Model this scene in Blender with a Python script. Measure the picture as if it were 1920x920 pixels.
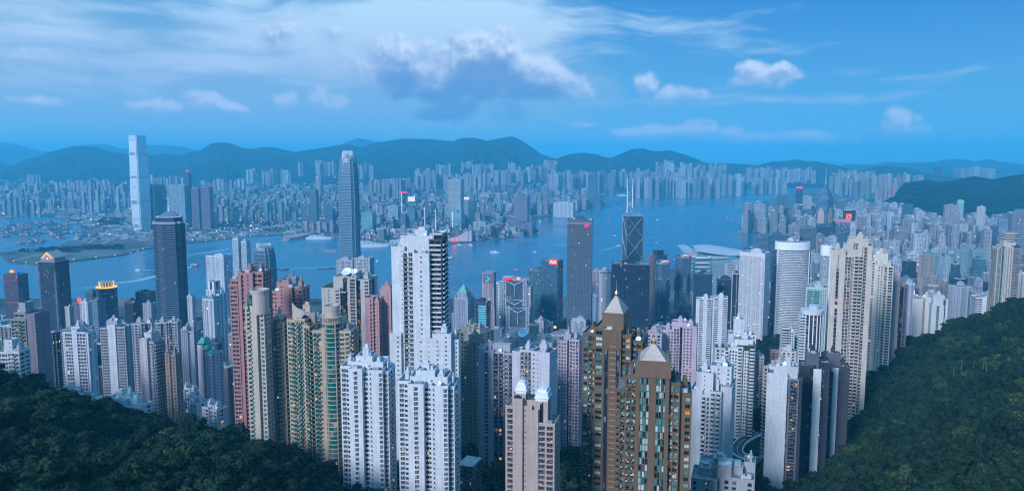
import bpy, math, random
import numpy as np
from mathutils import Vector, Matrix, noise as mnoise
R = math.radians
for o in list(bpy.data.objects):
    bpy.data.objects.remove(o)
SC = bpy.context.scene
COL = SC.collection
# ---------------------------------------------------------------- camera
F_PX, CX, CY, PITCH, CAMZ = 1466.0, 960.0, 460.0, R(6.73), 400.0
cd = bpy.data.cameras.new('camera'); cam = bpy.data.objects.new('camera', cd); COL.objects.link(cam)
cam.location = (0, 0, CAMZ); cam.rotation_euler = (R(90) - PITCH, 0, 0)
cd.sensor_width = 36; cd.lens = 36 * F_PX / 1920; cd.clip_start = 1; cd.clip_end = 200000
SC.camera = cam
SP, CP = math.sin(PITCH), math.cos(PITCH)
def ray(px, py):
    x = (px - CX) / F_PX; u = (CY - py) / F_PX
    return (x, CP + u * SP, -SP + u * CP)
def at(px, py, Y):
    d = ray(px, py); t = Y / d[1]
    return Vector((d[0] * t, Y, CAMZ + d[2] * t))
def flat(px, py, z=0.0):
    d = ray(px, py); t = (z - CAMZ) / d[2]
    return Vector((d[0] * t, d[1] * t, z))
def proj(x, y, z):
    zc = y * CP - (z - CAMZ) * SP
    yc = y * SP + (z - CAMZ) * CP
    return CX + F_PX * x / zc, CY - F_PX * yc / zc
# ---------------------------------------------------------------- render settings
SC.view_settings.view_transform = 'Standard'; SC.view_settings.look = 'None'
SC.view_settings.gamma = 1; SC.view_settings.exposure = 0.2
SC.render.engine = 'CYCLES'
c = SC.cycles
c.use_denoising = True; c.pixel_filter_type = 'BLACKMAN_HARRIS'; c.filter_width = 1.15; c.sample_clamp_indirect = 3; c.max_bounces = 4; c.diffuse_bounces = 2; c.glossy_bounces = 2
c.transmission_bounces = 1; c.volume_bounces = 1; c.transparent_max_bounces = 8
c.use_adaptive_sampling = False; c.caustics_reflective = False; c.caustics_refractive = False
# ---------------------------------------------------------------- node helpers
class NT:
    """small expression helper over a node tree"""
    def __init__(s, tree): s.t = tree; s.n = tree.nodes; s.l = tree.links
    def _in(s, sock, v):
        if v is None: return
        if hasattr(v, 'links') or hasattr(v, 'is_linked'): s.l.new(v, sock)
        else:
            try: sock.default_value = v
            except Exception: sock.default_value = tuple(v) + (1,)
    def node(s, typ, **kw):
        nd = s.n.new(typ)
        for k, v in kw.items(): setattr(nd, k, v)
        return nd
    def m(s, op, a, b=None, c=None, clamp=False):
        nd = s.n.new('ShaderNodeMath'); nd.operation = op; nd.use_clamp = clamp
        s._in(nd.inputs[0], a); s._in(nd.inputs[1], b); s._in(nd.inputs[2], c)
        return nd.outputs[0]
    def v(s, op, a, b=None):
        nd = s.n.new('ShaderNodeVectorMath'); nd.operation = op
        s._in(nd.inputs[0], a); s._in(nd.inputs[1], b)
        return nd.outputs['Value' if op in ('DOT_PRODUCT', 'LENGTH') else 'Vector']
    def xyz(s, x=0.0, y=0.0, z=0.0):
        nd = s.n.new('ShaderNodeCombineXYZ')
        for i, q in enumerate((x, y, z)): s._in(nd.inputs[i], q)
        return nd.outputs[0]
    def sep(s, v):
        nd = s.n.new('ShaderNodeSeparateXYZ'); s._in(nd.inputs[0], v); return nd.outputs
    def noise(s, vec, scale, detail=4, rough=0.5, dims='3D', col=False):
        nd = s.n.new('ShaderNodeTexNoise'); nd.noise_dimensions = dims
        if vec is not None: s.l.new(vec, nd.inputs['Vector'])
        nd.inputs['Scale'].default_value = scale; nd.inputs['Detail'].default_value = detail; nd.inputs['Roughness'].default_value = rough
        return nd.outputs['Color' if col else 'Fac']
    def mr(s, v, a, b, c=0.0, d=1.0, smooth=False):
        nd = s.n.new('ShaderNodeMapRange'); nd.interpolation_type = 'SMOOTHSTEP' if smooth else 'LINEAR'
        for i, q in enumerate((v, a, b, c, d)): s._in(nd.inputs[i], q)
        return nd.outputs[0]
    def mix(s, f, a, b, mode='MIX'):
        nd = s.n.new('ShaderNodeMix'); nd.data_type = 'RGBA'; nd.blend_type = mode
        s._in(nd.inputs[0], f)
        for i, q in ((6, a), (7, b)):
            if isinstance(q, (tuple, list)) and len(q) == 3: q = tuple(q) + (1,)
            s._in(nd.inputs[i], q)
        return nd.outputs[2]
    def ramp(s, f, stops):
        nd = s.n.new('ShaderNodeValToRGB'); s._in(nd.inputs[0], f)
        el = nd.color_ramp.elements
        while len(el) < len(stops): el.new(0.5)
        for e, (p, cc) in zip(el, stops): e.position = p; e.color = tuple(cc) + (1,)
        return nd.outputs[0]
def srgb(r, g, b):
    f = lambda v: (v / 255) / 12.92 if v / 255 <= 0.04045 else ((v / 255 + 0.055) / 1.055) ** 2.4
    return (f(r), f(g), f(b))
# ---------------------------------------------------------------- sky
SUN_AZ, SUN_EL = R(-146), R(26)      # azimuth from +Y (view axis), clockwise positive: the glow of the west, behind-left
W = bpy.data.worlds.new('World'); SC.world = W; W.use_nodes = True
n = NT(W.node_tree); n.n.clear()
sky = n.node('ShaderNodeTexSky', sky_type='NISHITA', sun_disc=False)
sky.sun_elevation = R(9); sky.sun_rotation = SUN_AZ; sky.altitude = 400; sky.air_density = 1.0; sky.dust_density = 0.6; sky.ozone_density = 4.0
tc = n.node('ShaderNodeTexCoord')
dx, dy, dz = n.sep(n.v('NORMALIZE', tc.outputs['Generated']))[:3]
az = n.m('ARCTAN2', dx, dy); el = n.m('ARCSINE', dz)
def azel(px, py):
    d = Vector(ray(px, py)).normalized()
    return math.atan2(d.x, d.y), math.asin(d.z)
def blob_group(name, blobs, warp, wscale, det=6, dom=0.0, dsc=18.0):
    """density of clouds at an (azimuth, elevation) vector: the best of several ellipses, broken up by noise"""
    g = bpy.data.node_groups.new(name, 'ShaderNodeTree')
    g.interface.new_socket('Vec', in_out='INPUT', socket_type='NodeSocketVector')
    g.interface.new_socket('D', in_out='OUTPUT', socket_type='NodeSocketFloat')
    q = NT(g); gi = q.node('NodeGroupInput'); go = q.node('NodeGroupOutput')
    v = v0 = gi.outputs[0]
    if dom:
        w1 = q.v('SUBTRACT', q.noise(v0, dsc, 4, .6, col=True), (.5, .5, .5)); v = q.v('ADD', v0, q.v('MULTIPLY', w1, (dom * 1.5, dom, 0)))
    best = None
    for (px, py, rx, ry, amp) in blobs:
        if name == 'cumulus' and rx < 66: amp += .16; rx *= 1.2; ry *= 1.2
        a, e = azel(px, py)
        d = q.v('SUBTRACT', v, (a, e, 0)); d = q.v('MULTIPLY', d, (F_PX / rx, F_PX / ry, 0))
        f = q.m('MULTIPLY', q.m('SUBTRACT', 1.0, q.v('DOT_PRODUCT', d, d)), amp)
        best = f if best is None else q.m('SMOOTH_MAX', best, f, 0.15)
    nz = q.noise(v0, wscale, det, 0.54)
    nz2 = q.noise(v0, wscale * 0.35, 3, 0.5)
    s = q.m('MULTIPLY', q.m('SUBTRACT', nz, 0.5), warp)
    s2 = q.m('MULTIPLY', q.m('SUBTRACT', nz2, 0.5), warp)
    q.l.new(q.m('ADD', best, q.m('ADD', s, s2)), go.inputs[0])
    return g
def use(g, vec):
    nd = n.node('ShaderNodeGroup'); nd.node_tree = g; n.l.new(vec, nd.inputs[0]); return nd.outputs[0]
vec = n.xyz(az, el, 0.0)
# clear sky: nishita tinted to a deep evening blue, more saturated to the right and overhead
side = n.mr(az, R(-30), R(24), 0, 1, True)
hgt = n.mr(el, 0.0, 0.26, 0, 1)
base = n.mix(hgt, n.mix(side, srgb(150, 198, 232), srgb(104, 184, 234)), n.mix(side, srgb(16, 140, 212), srgb(0, 112, 204)))
back = n.m('MULTIPLY', n.mr(n.m('ABSOLUTE', az), R(50), R(120), 0, 1, True), 1.0)
nis = n.mix(1.0, sky.outputs[0], (0.020, 0.018, 0.020), 'MULTIPLY')   # background strength of the sky texture folded in
base = n.mix(0.12, base, nis)
# broad soft grey banks
G_soft = blob_group('soft_bank', [
    (110, 130, 330, 130, 1.1), (820, 170, 420, 90, 1.2), (560, 150, 300, 70, .9), (60, 210, 300, 70, .9), (330, 210, 420, 80, 1.0), (520, 110, 170, 75, .75), (700, 215, 420, 75, 1.1), (900, 150, 260, 100, 1.2),
    (1060, 170, 140, 75, .9), (1230, 185, 130, 40, .6), (1350, 265, 400, 40, .65), (1100, 260, 300, 60, .8), (1680, 255, 120, 40, .4), (480, 260, 500, 50, .8), (385, 214, 130, 22, 1.2), (570, 205, 130, 26, 1.2), (860, 222, 120, 22, 1.2), (1000, 215, 140, 40, 1.1)], 2.6, 9.0, 6, .09, 6.0)
soft = n.mr(use(G_soft, vec), -0.15, 1.1, 0, 0.92, True)
c1 = n.mix(soft, base, n.mix(n.mr(el, 0.02, 0.16), srgb(124, 174, 214), srgb(130, 170, 212)))
# cirrus: stretched bright veil
sv = n.v('MULTIPLY', n.v('ADD', vec, n.v('MULTIPLY', n.noise(vec, 3.0, 3, col=True), (.12, .12, 0))), (1.0, 5.5, 1))
G_cir = blob_group('veil', [(720, 78, 420, 90, 1.5), (830, 52, 300, 70, 2.0), (560, 100, 260, 50, 1.0), (960, 28, 190, 45, 1.0), (480, 15, 200, 30, .8), (460, 120, 230, 28, 1.05), (40, 60, 240, 120, .7),
    (1150, 60, 300, 50, .45), (1250, 90, 260, 24, .4), (1400, 185, 420, 12, .28), (1600, 150, 300, 14, .1), (250, 140, 160, 50, .5)], 0.0, 6.0)
streak = n.noise(sv, 7.0, 7, 0.62)
cir = n.mr(n.m('ADD', use(G_cir, vec), n.m('MULTIPLY', n.m('SUBTRACT', streak, 0.5), 3.0)), -0.05, 1.25, 0, 0.96, True)
c2 = n.mix(cir, c1, n.mix(n.mr(el, 0.09, 0.2), srgb(168, 194, 228), srgb(184, 220, 246)))
# cumulus: crisp tops, shaded undersides
G_cum = blob_group('cumulus', [
    (900, 86, 78, 50, 1.2), (880, 118, 140, 56, 1.3), (765, 92, 100, 40, 1.05), (700, 122, 90, 30, .8), (880, 150, 240, 50, 1.6), (960, 165, 90, 30, 1.3), (975, 140, 90, 52, 1.3), (1010, 158, 60, 34, .9), (640, 118, 90, 26, .55),
    (1070, 160, 42, 30, .6), (1205, 165, 30, 24, .65), (1270, 182, 60, 14, .55), (1425, 138, 42, 24, 1.0), (1385, 148, 34, 14, .7), (1465, 142, 30, 18, .7),
    (1185, 246, 44, 12, .8), (1240, 246, 50, 14, .9), (1300, 244, 60, 18, 1.1), (1370, 252, 44, 13, .8), (1430, 262, 56, 15, .95), (1520, 262, 42, 16, 1.05), (1340, 260, 90, 11, .7),
    (1680, 232, 30, 22, .95), (1700, 246, 34, 12, .6), (1640, 268, 46, 8, .4), (1088, 236, 24, 10, .7), (385, 194, 32, 16, .85), (275, 202, 30, 11, .6), (325, 202, 30, 8, .5), (440, 202, 30, 9, .45),
    (540, 190, 42, 13, .55), (610, 186, 46, 16, .6), (865, 208, 46, 16, .75), (820, 214, 60, 12, .5), (950, 215, 50, 24, .5), (75, 192, 40, 10, .4), (90, 125, 50, 30, .2),
    (500, 60, 60, 32, .02), (590, 82, 40, 24, .02), (1570, 272, 20, 6, .4), (395, 188, 18, 12, .9), (372, 198, 26, 10, .8), (415, 204, 40, 8, .6), (545, 186, 24, 14, .7), (598, 180, 30, 18, .7), (880, 200, 26, 14, .8), (845, 212, 30, 10, .7), (1190, 158, 14, 12, .6), (1215, 160, 24, 22, .8), (1255, 184, 34, 10, .7), (1305, 184, 26, 6, .6), (1290, 238, 26, 14, 1.0), (1325, 242, 24, 12, .9), (1420, 128, 24, 18, 1.0), (1458, 132, 22, 16, .9), (1395, 150, 20, 10, .8)], 2.0, 30.0, 7, .03, 18.0)
D0 = use(G_cum, vec); D1 = use(G_cum, n.v('ADD', vec, (0.004, 0.0075, 0))); D2 = use(G_cum, n.v('ADD', vec, (-0.006, 0.032, 0)))
ca = n.mr(D0, -0.05, 0.95, 0, 0.96, True)
lit = n.mr(n.m('SUBTRACT', D0, D1), -0.20, 0.46)
under = n.mr(D2, 0.1, 1.1, 0, 1, True)
big = n.mr(el, 0.075, 0.12)
ccol = n.mix(lit, n.mix(big, srgb(146, 178, 220), srgb(132, 162, 208)), n.mix(big, srgb(182, 200, 232), srgb(200, 220, 246)))
ccol = n.mix(n.m('MULTIPLY', under, 0.9), ccol, n.mix(n.mr(el, 0.05, 0.17), srgb(88, 138, 196), srgb(104, 142, 196)))
c3 = n.mix(ca, c2, ccol)
# sky overhead and behind the camera, unseen: blue brightened to light haze and buildings
c3 = n.mix(n.mr(el, 0.24, 0.75, 0, 1, True), c3, (0.13, 0.50, 0.92))
c4 = n.mix(back, c3, n.mix(n.mr(el, 0, 0.8), (0.17, 0.34, 0.70), (0.13, 0.50, 0.92)))
low = n.mr(el, -0.05, -0.004)
c4 = n.mix(low, srgb(70, 140, 200), c4)
bg = n.node('ShaderNodeBackground'); n.l.new(c4, bg.inputs[0]); bg.inputs[1].default_value = 1.0
wo = n.node('ShaderNodeOutputWorld'); n.l.new(bg.outputs[0], wo.inputs[0])
W.cycles.sampling_method = 'MANUAL'; W.cycles.sample_map_resolution = 512
# ---------------------------------------------------------------- sun
sd = bpy.data.lights.new('sun', 'SUN'); so = bpy.data.objects.new('sun', sd); COL.objects.link(so)
sd.energy = 3.5; sd.angle = R(12); sd.color = (0.86, 0.90, 1.0)
dsun = Vector((math.sin(SUN_AZ) * math.cos(SUN_EL), math.cos(SUN_AZ) * math.cos(SUN_EL), math.sin(SUN_EL)))
so.rotation_euler = dsun.to_track_quat('Z', 'Y').to_euler(); so.location = (0, -200, 900)
HAZE_DENSITY = 8.0e-5; HAZE_COLOR = (0.13, 0.70, 1.0)
# ================================================================ mesh tools
def srgb3(t): return srgb(*t)
class MB:
    """collects boxes, prisms and loose faces; build() links them as ONE mesh object. UVs count bays and storeys."""
    def __init__(s, bay=3.0, fl=3.0):
        s.b = []; s.v = []; s.f = []; s.uv = []; s.bay = bay; s.fl = fl; s.xf = []
    def box(s, x0, x1, y0, y1, z0, z1):
        s.b.append((min(x0, x1), max(x0, x1), min(y0, y1), max(y0, y1), min(z0, z1), max(z0, z1))); return s
    def face(s, pts, uvs=None):
        k = len(s.v); s.v.extend(tuple(p) for p in pts); s.f.append(tuple(range(k, k + len(pts))))
        s.uv.extend(uvs if uvs else [(p[0] / s.bay, p[2] / s.fl) for p in pts]); return s
    def prism(s, poly, z0, z1, top=None, cap=True, bottom=False):
        """walls from poly at z0 to top (default the same outline) at z1"""
        top = top or poly; m = len(poly); u = 0.0
        for i in range(m):
            a, b = poly[i], poly[(i + 1) % m]; c_, d_ = top[(i + 1) % m], top[i]
            L = math.hypot(b[0] - a[0], b[1] - a[1])
            s.face([(a[0], a[1], z0), (b[0], b[1], z0), (c_[0], c_[1], z1), (d_[0], d_[1], z1)],
                   [(u / s.bay, z0 / s.fl), ((u + L) / s.bay, z0 / s.fl), ((u + L) / s.bay, z1 / s.fl), (u / s.bay, z1 / s.fl)])
            u += L
        if cap: s.face([(p[0], p[1], z1) for p in top], [(-999.5, -999.5)] * m)
        if bottom: s.face([(p[0], p[1], z0) for p in reversed(poly)], [(-999.5, -999.5)] * m)
        return s
    def bar(s, p, q, r, r2=None, n=4):
        p = Vector(p); q = Vector(q); r2 = r if r2 is None else r2
        d = (q - p).normalized(); a = d.orthogonal().normalized(); b = d.cross(a)
        A = [p + (a * math.cos(t) + b * math.sin(t)) * r for t in [2 * math.pi * (i + .5) / n for i in range(n)]]
        B = [q + (a * math.cos(t) + b * math.sin(t)) * r2 for t in [2 * math.pi * (i + .5) / n for i in range(n)]]
        for i in range(n): s.face([A[i], A[(i + 1) % n], B[(i + 1) % n], B[i]])
        s.face(B); s.face(A[::-1]); return s
    def arrays(s):
        V = [np.zeros((0, 3))]; Fq = []; U = [np.zeros((0, 2))]; base = 0
        if s.b:
            a = np.array(s.b, dtype=float); k = len(a)
            x0, x1, y0, y1, z0, z1 = a.T
            P = np.stack([np.stack([x, y, z], 1) for z in (z0, z1) for (x, y) in ((x0, y0), (x1, y0), (x1, y1), (x0, y1))], 1)
            V.append(P.reshape(-1, 3))
            q = np.array([(0, 1, 5, 4), (1, 2, 6, 5), (2, 3, 7, 6), (3, 0, 4, 7), (4, 5, 6, 7), (3, 2, 1, 0)])
            loops = (np.arange(k)[:, None, None] * 8 + q[None]).reshape(-1, 4)
            PV = P.reshape(-1, 3)[loops]
            uu = np.zeros((len(loops), 4, 2)); side = np.tile(np.arange(6), k)
            fb = (side == 0) | (side == 2); lr = (side == 1) | (side == 3)
            uu[fb, :, 0] = PV[fb][:, :, 0] / s.bay; uu[lr, :, 0] = PV[lr][:, :, 1] / s.bay + 37
            w = fb | lr; uu[w, :, 1] = PV[w][:, :, 2] / s.fl; uu[~w] = -999.5
            base = k * 8
            return PV_pack(np.concatenate([P.reshape(-1, 3), np.array(s.v, dtype=float).reshape(-1, 3)]), loops, uu, s.f, s.uv, base)
        return PV_pack(np.array(s.v, dtype=float).reshape(-1, 3), np.zeros((0, 4), int), np.zeros((0, 4, 2)), s.f, s.uv, 0)
    def mesh(s, name, mats):
        V, li, tot, U = s.arrays()
        return raw_mesh(name, V, li, tot, U, mats)
    def build(s, name, mat, parent=None, col=None):
        if not s.b and not s.f: return None
        return link(name, s.mesh(name, mat), parent, col)
def PV_pack(V, loops, uu, f, uv, base):
    li = [loops.reshape(-1)]; tot = [np.full(len(loops), 4)]
    if f:
        li.append(np.fromiter((i + base for t in f for i in t), dtype=int)); tot.append(np.array([len(t) for t in f]))
    U = np.concatenate([uu.reshape(-1, 2), np.array(uv, dtype=float).reshape(-1, 2)])
    return V, np.concatenate(li), np.concatenate(tot), U
def raw_mesh(name, V, li, tot, U=None, mats=None, smooth=False, matidx=None):
    me = bpy.data.meshes.new(name)
    me.vertices.add(len(V)); me.vertices.foreach_set('co', np.ascontiguousarray(V, dtype=np.float32).ravel())
    me.loops.add(len(li)); me.loops.foreach_set('vertex_index', np.ascontiguousarray(li, dtype=np.int32))
    me.polygons.add(len(tot)); st = np.concatenate([[0], np.cumsum(tot)[:-1]]).astype(np.int32)
    me.polygons.foreach_set('loop_start', st)
    if matidx is not None: me.polygons.foreach_set('material_index', np.ascontiguousarray(matidx, dtype=np.int32))
    if U is not None:
        l = me.uv_layers.new(name='UVMap'); l.data.foreach_set('uv', np.ascontiguousarray(U, dtype=np.float32).ravel())
    if mats is not None:
        for m_ in (mats if isinstance(mats, (list, tuple)) else [mats]): me.materials.append(m_)
    me.update(calc_edges=True)
    me.polygons.foreach_set('use_smooth', np.full(len(tot), smooth))
    return me
def link(name, me, parent=None, col=None):
    o = bpy.data.objects.new(name, me); COL.objects.link(o)
    if parent is not None: o.parent = parent
    if col is not None: o.color = tuple(col) + (1,)
    return o
def tag(o, label=None, cat=None, group=None, kind=None):
    if label: o['label'] = label
    if cat: o['category'] = cat
    if group: o['group'] = group
    if kind: o['kind'] = kind
    return o
def thing(name, label, cat, loc=(0, 0, 0), rz=0.0, group=None):
    o = bpy.data.objects.new(name, None); COL.objects.link(o); o.location = loc; o.rotation_euler = (0, 0, rz)
    o.empty_display_size = 5
    return tag(o, label, cat, group)
def circle(cx, cy, r, m=24, ry=None, a0=0.0, a1=2 * math.pi):
    full = abs(a1 - a0 - 2 * math.pi) < 1e-6; k = m if full else m + 1
    return [(cx + r * math.cos(a0 + (a1 - a0) * i / m), cy + (ry or r) * math.sin(a0 + (a1 - a0) * i / m)) for i in range(k)]
# ================================================================ materials
def newmat(name):
    m = bpy.data.materials.new(name); m.use_nodes = True; q = NT(m.node_tree)
    return m, q, m.node_tree.nodes['Principled BSDF']
def set_(p, **k):
    for a, b in k.items():
        p.inputs[a.replace('_', ' ')].default_value = tuple(b) + (1,) if isinstance(b, tuple) and len(b) == 3 else b
def simple(name, col, rough=0.6, metal=0.0, vary=0.15, scale=0.3, emit=None, es=1.0):
    m, q, p = newmat(name); tcx = q.node('ShaderNodeTexCoord').outputs['Object']
    if vary:
        f = q.noise(tcx, scale, 5); q.l.new(q.mix(1.0, col, q.mix(q.mr(f, .3, .7), (1 - vary,) * 3, (1 + vary,) * 3), 'MULTIPLY'), p.inputs['Base Color'])
    else: set_(p, Base_Color=col)
    set_(p, Roughness=rough, Metallic=metal)
    if emit: set_(p, Emission_Color=emit, Emission_Strength=es)
    return m
def wall_mat(name, rough=0.75, stain=0.25, joint=True):
    """painted or tiled wall: its colour comes from the object, with streaks, grime and faint storey joints"""
    m, q, p = newmat(name)
    oi = q.node('ShaderNodeObjectInfo'); T = q.node('ShaderNodeTexCoord').outputs['Object']
    s1 = q.noise(q.v('MULTIPLY', T, (1.0, 1.0, .09)), .9, 5, .65)
    s2 = q.noise(T, 0.09, 4, .6)
    k = q.m('MULTIPLY', q.mr(s1, .38, .70, 1.05, 1 - stain), q.mr(s2, .3, .75, 1.06, 1 - stain * .6))
    if joint:
        z = q.sep(T)[2]; fz = q.m('FRACT', q.m('DIVIDE', z, 3.05)); j = q.m('LESS_THAN', fz, .05)
        k = q.m('MULTIPLY', k, q.m('SUBTRACT', 1.0, q.m('MULTIPLY', j, .16)))
    q.l.new(q.mix(1.0, oi.outputs['Color'], q.xyz(k, k, k), 'MULTIPLY'), p.inputs['Base Color'])
    set_(p, Roughness=rough); p.inputs['Specular IOR Level'].default_value = .3
    return m
def window_cells(q, uvn):
    u, v, _ = q.sep(uvn)[:3]
    cell = q.xyz(q.m('FLOOR', u), q.m('FLOOR', v), 0.0)
    wn = q.node('ShaderNodeTexWhiteNoise'); wn.noise_dimensions = '4D'
    oi = q.node('ShaderNodeObjectInfo'); q.l.new(cell, wn.inputs['Vector']); q.l.new(q.m('MULTIPLY', oi.outputs['Random'], 97.0), wn.inputs['W'])
    return u, v, wn.outputs['Value'], wn.outputs['Color'], oi
WARM = srgb(255, 196, 110)
def glass_mat(name, tint=(.018, .028, .042), lit=.025, rough=.12, es=1.2, curtain=.25):
    m, q, p = newmat(name); uvn = q.node('ShaderNodeTexCoord').outputs['UV']
    u, v, r, rc, oi = window_cells(q, uvn)
    r1, r2, r3 = q.sep(rc)[:3]
    cur = q.m('MULTIPLY', q.m('GREATER_THAN', r1, 1 - curtain), .8)
    colr = q.mix(q.m('MULTIPLY', cur, r2), tint, (.22, .23, .26))
    q.l.new(colr, p.inputs['Base Color'])
    q.l.new(q.mr(r3, 0, 1, rough * .5, rough * 1.8), p.inputs['Roughness'])
    on = q.m('MULTIPLY', q.m('LESS_THAN', r, lit), q.m('GREATER_THAN', v, 0.0))
    q.l.new(q.mix(r2, srgb(255, 170, 80), srgb(255, 226, 170)), p.inputs['Emission Color'])
    q.l.new(q.m('MULTIPLY', on, q.m('MULTIPLY', q.m('POWER', r3, 2.2), es)), p.inputs['Emission Strength'])
    p.inputs['Specular IOR Level'].default_value = .4
    return m
def curtain_mat(name, wu=.08, wv=.22, lit=.01, rough=.1, metal=.55, frame=(.12, .14, .17), band=None, tint_mul=1.0):
    """glass curtain wall: object colour glass cells with slight tilt differences, mullions and storey lines"""
    m, q, p = newmat(name); T = q.node('ShaderNodeTexCoord'); uvn = T.outputs['UV']
    u, v, r, rc, oi = window_cells(q, uvn); r1, r2, r3 = q.sep(rc)[:3]
    fu = q.m('FRACT', u); fv = q.m('FRACT', v)
    mu = q.m('LESS_THAN', fu, wu); mv = q.m('LESS_THAN', fv, wv)
    fr = q.m('MAXIMUM', mu, mv)
    gl = q.mix(1.0, oi.outputs['Color'], q.mix(r1, (.55,) * 3, (1.15,) * 3), 'MULTIPLY')
    q.l.new(q.mix(fr, gl, q.mix(1.0, oi.outputs['Color'], frame, 'ADD') if band is None else band), p.inputs['Base Color'])
    q.l.new(q.mr(fr, 0, 1, rough, .45), p.inputs['Roughness']); q.l.new(q.mr(fr, 0, 1, metal, 0.0), p.inputs['Metallic'])
    bp = q.node('ShaderNodeBump'); bp.inputs['Strength'].default_value = .12; bp.inputs['Distance'].default_value = .4
    q.l.new(r3, bp.inputs['Height'])
    on = q.m('MULTIPLY', q.m('LESS_THAN', r, lit), q.m('SUBTRACT', 1.0, fr))
    q.l.new(q.mix(r2, srgb(255, 180, 95), srgb(255, 232, 190)), p.inputs['Emission Color'])
    q.l.new(q.m('MULTIPLY', on, q.m('MULTIPLY', r3, .5)), p.inputs['Emission Strength'])
    return m
def far_mat(name, attr=False, wu=(.2, .8), wv=(.25, .76), dark=(.015, .025, .045), lit=.012, es=2.0):
    """distant facade: wall colour with a grid of dark window openings"""
    m, q, p = newmat(name); uvn = q.node('ShaderNodeTexCoord').outputs['UV']
    u, v, r, rc, oi = window_cells(q, uvn); r1, r2, r3 = q.sep(rc)[:3]
    if attr:
        a = q.node('ShaderNodeAttribute'); a.attribute_name = 'Col'; wall = a.outputs['Color']
    else: wall = oi.outputs['Color']
    fu = q.m('FRACT', u); fv = q.m('FRACT', v)
    w = q.m('MULTIPLY', q.m('MULTIPLY', q.m('GREATER_THAN', fu, wu[0]), q.m('LESS_THAN', fu, wu[1])), q.m('MULTIPLY', q.m('GREATER_THAN', fv, wv[0]), q.m('LESS_THAN', fv, wv[1])))
    sh = q.m('MULTIPLY', w, q.m('GREATER_THAN', v, -500.0))
    # every few bays a recessed light well or a blank wall strip
    cu = q.m('FRACT', q.m('MULTIPLY', q.m('FLOOR', u), .2)); strip = q.m('LESS_THAN', cu, .1)
    sh = q.m('MULTIPLY', sh, q.m('SUBTRACT', 1.0, q.m('MULTIPLY', strip, .85)))
    T = q.node('ShaderNodeTexCoord').outputs['Object']
    k = q.mr(q.noise(q.v('MULTIPLY', T, (1, 1, .1)), .15, 4), .3, .7, .82, 1.1)
    q.l.new(q.mix(sh, q.mix(1.0, wall, q.xyz(k, k, k), 'MULTIPLY'), q.mix(r1, dark, (.07, .09, .13))), p.inputs['Base Color'])
    q.l.new(q.mr(sh, 0, 1, .8, .25), p.inputs['Roughness'])
    on = q.m('MULTIPLY', q.m('LESS_THAN', r, lit), sh)
    q.l.new(q.mix(r2, srgb(255, 170, 90), srgb(255, 240, 210)), p.inputs['Emission Color'])
    q.l.new(q.m('MULTIPLY', on, es), p.inputs['Emission Strength'])
    return m
M = {}
M['wall'] = wall_mat('painted_wall', .75, .26); M['tile'] = wall_mat('tiled_wall', .55, .20, True); M['conc'] = wall_mat('concrete_wall', .9, .35)
M['glass'] = glass_mat('window_glass', lit=.03, es=.9); M['glass_lit'] = glass_mat('window_glass_lit', lit=.10, curtain=.45, es=1.1)
M['teal'] = glass_mat('teal_glass', (.004, .11, .095), .03, .12, .9, .3)
M['pane'] = glass_mat('small_pane', (.02, .03, .045), .035, .15, 1.0, .22)
def mixed_glass():
    m, q, p = newmat('mixed_bronze_glass'); uvn = q.node('ShaderNodeTexCoord').outputs['UV']; u, v, r, rc, oi = window_cells(q, uvn); r1, r2, r3 = q.sep(rc)[:3]
    q.l.new(q.ramp(r1, [(0.0, (.006, .012, .016)), (.42, (.010, .03, .032)), (.5, (.03, .15, .15)), (.72, (.08, .26, .26)), (.8, (.34, .48, .50)), (1.0, (.5, .6, .62))]), p.inputs['Base Color']); set_(p, Roughness=.15)
    q.l.new(srgb_const(q, (255, 170, 80)), p.inputs['Emission Color']); q.l.new(q.m('MULTIPLY', q.m('LESS_THAN', r, .035), q.m('MULTIPLY', r3, .7)), p.inputs['Emission Strength']); return m
def srgb_const(q, c_): return q.mix(0.0, srgb(*c_), (0, 0, 0))
M['mixed'] = mixed_glass(); M['curtain'] = curtain_mat('curtain_wall'); M['curtain_band'] = curtain_mat('banded_curtain', .05, .38, .008, .15, .5, (.11, .14, .18))
M['curtain_dark'] = curtain_mat('dark_curtain', .10, .18, .02, .1, .35, (.03, .035, .045))
M['grid_dark'] = curtain_mat('dense_grid_curtain', .16, .34, .02, .12, .4, (.07, .08, .11))
M['far'] = far_mat('distant_facade'); M['far_band'] = far_mat('distant_banded', False, (-1, 2), (.38, .8)); M['far_attr'] = far_mat('far_city_facade', True, lit=.010, es=3.0)
M['metal'] = simple('pale_metal', (.55, .57, .6), .35, .7); M['dark_metal'] = simple('dark_metal', (.06, .065, .08), .4, .5)
M['roof'] = simple('roof_concrete', (.20, .20, .21), .9, 0, .4, .25); M['roof_dark'] = simple('roof_membrane', (.07, .075, .085), .9, 0, .4, .25); M['roof_light'] = simple('roof_paint', (.5, .5, .52), .8, 0, .3, .3)
M['white'] = simple('white_paint', (.78, .78, .8), .5, 0, .1); M['copper'] = simple('green_copper', (.10, .36, .30), .6, 0, .25)
M['leafroof'] = simple('roof_garden_leaf', (.03, .06, .025), .9, 0, .5, 1.0)
# ================================================================ haze
def make_haze():
    m = bpy.data.materials.new('haze_air'); m.use_nodes = True; t = m.node_tree; t.nodes.clear()
    out = t.nodes.new('ShaderNodeOutputMaterial'); pv = t.nodes.new('ShaderNodeVolumePrincipled')
    pv.inputs['Color'].default_value = HAZE_COLOR + (1,); pv.inputs['Density'].default_value = HAZE_DENSITY; pv.inputs['Anisotropy'].default_value = 0.0
    t.links.new(pv.outputs[0], out.inputs['Volume'])
    b = MB().box(-46000, 46000, -9000, 72000, -3, 800)
    tag(b.build('haze', m), kind='stuff')
make_haze()
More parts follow.
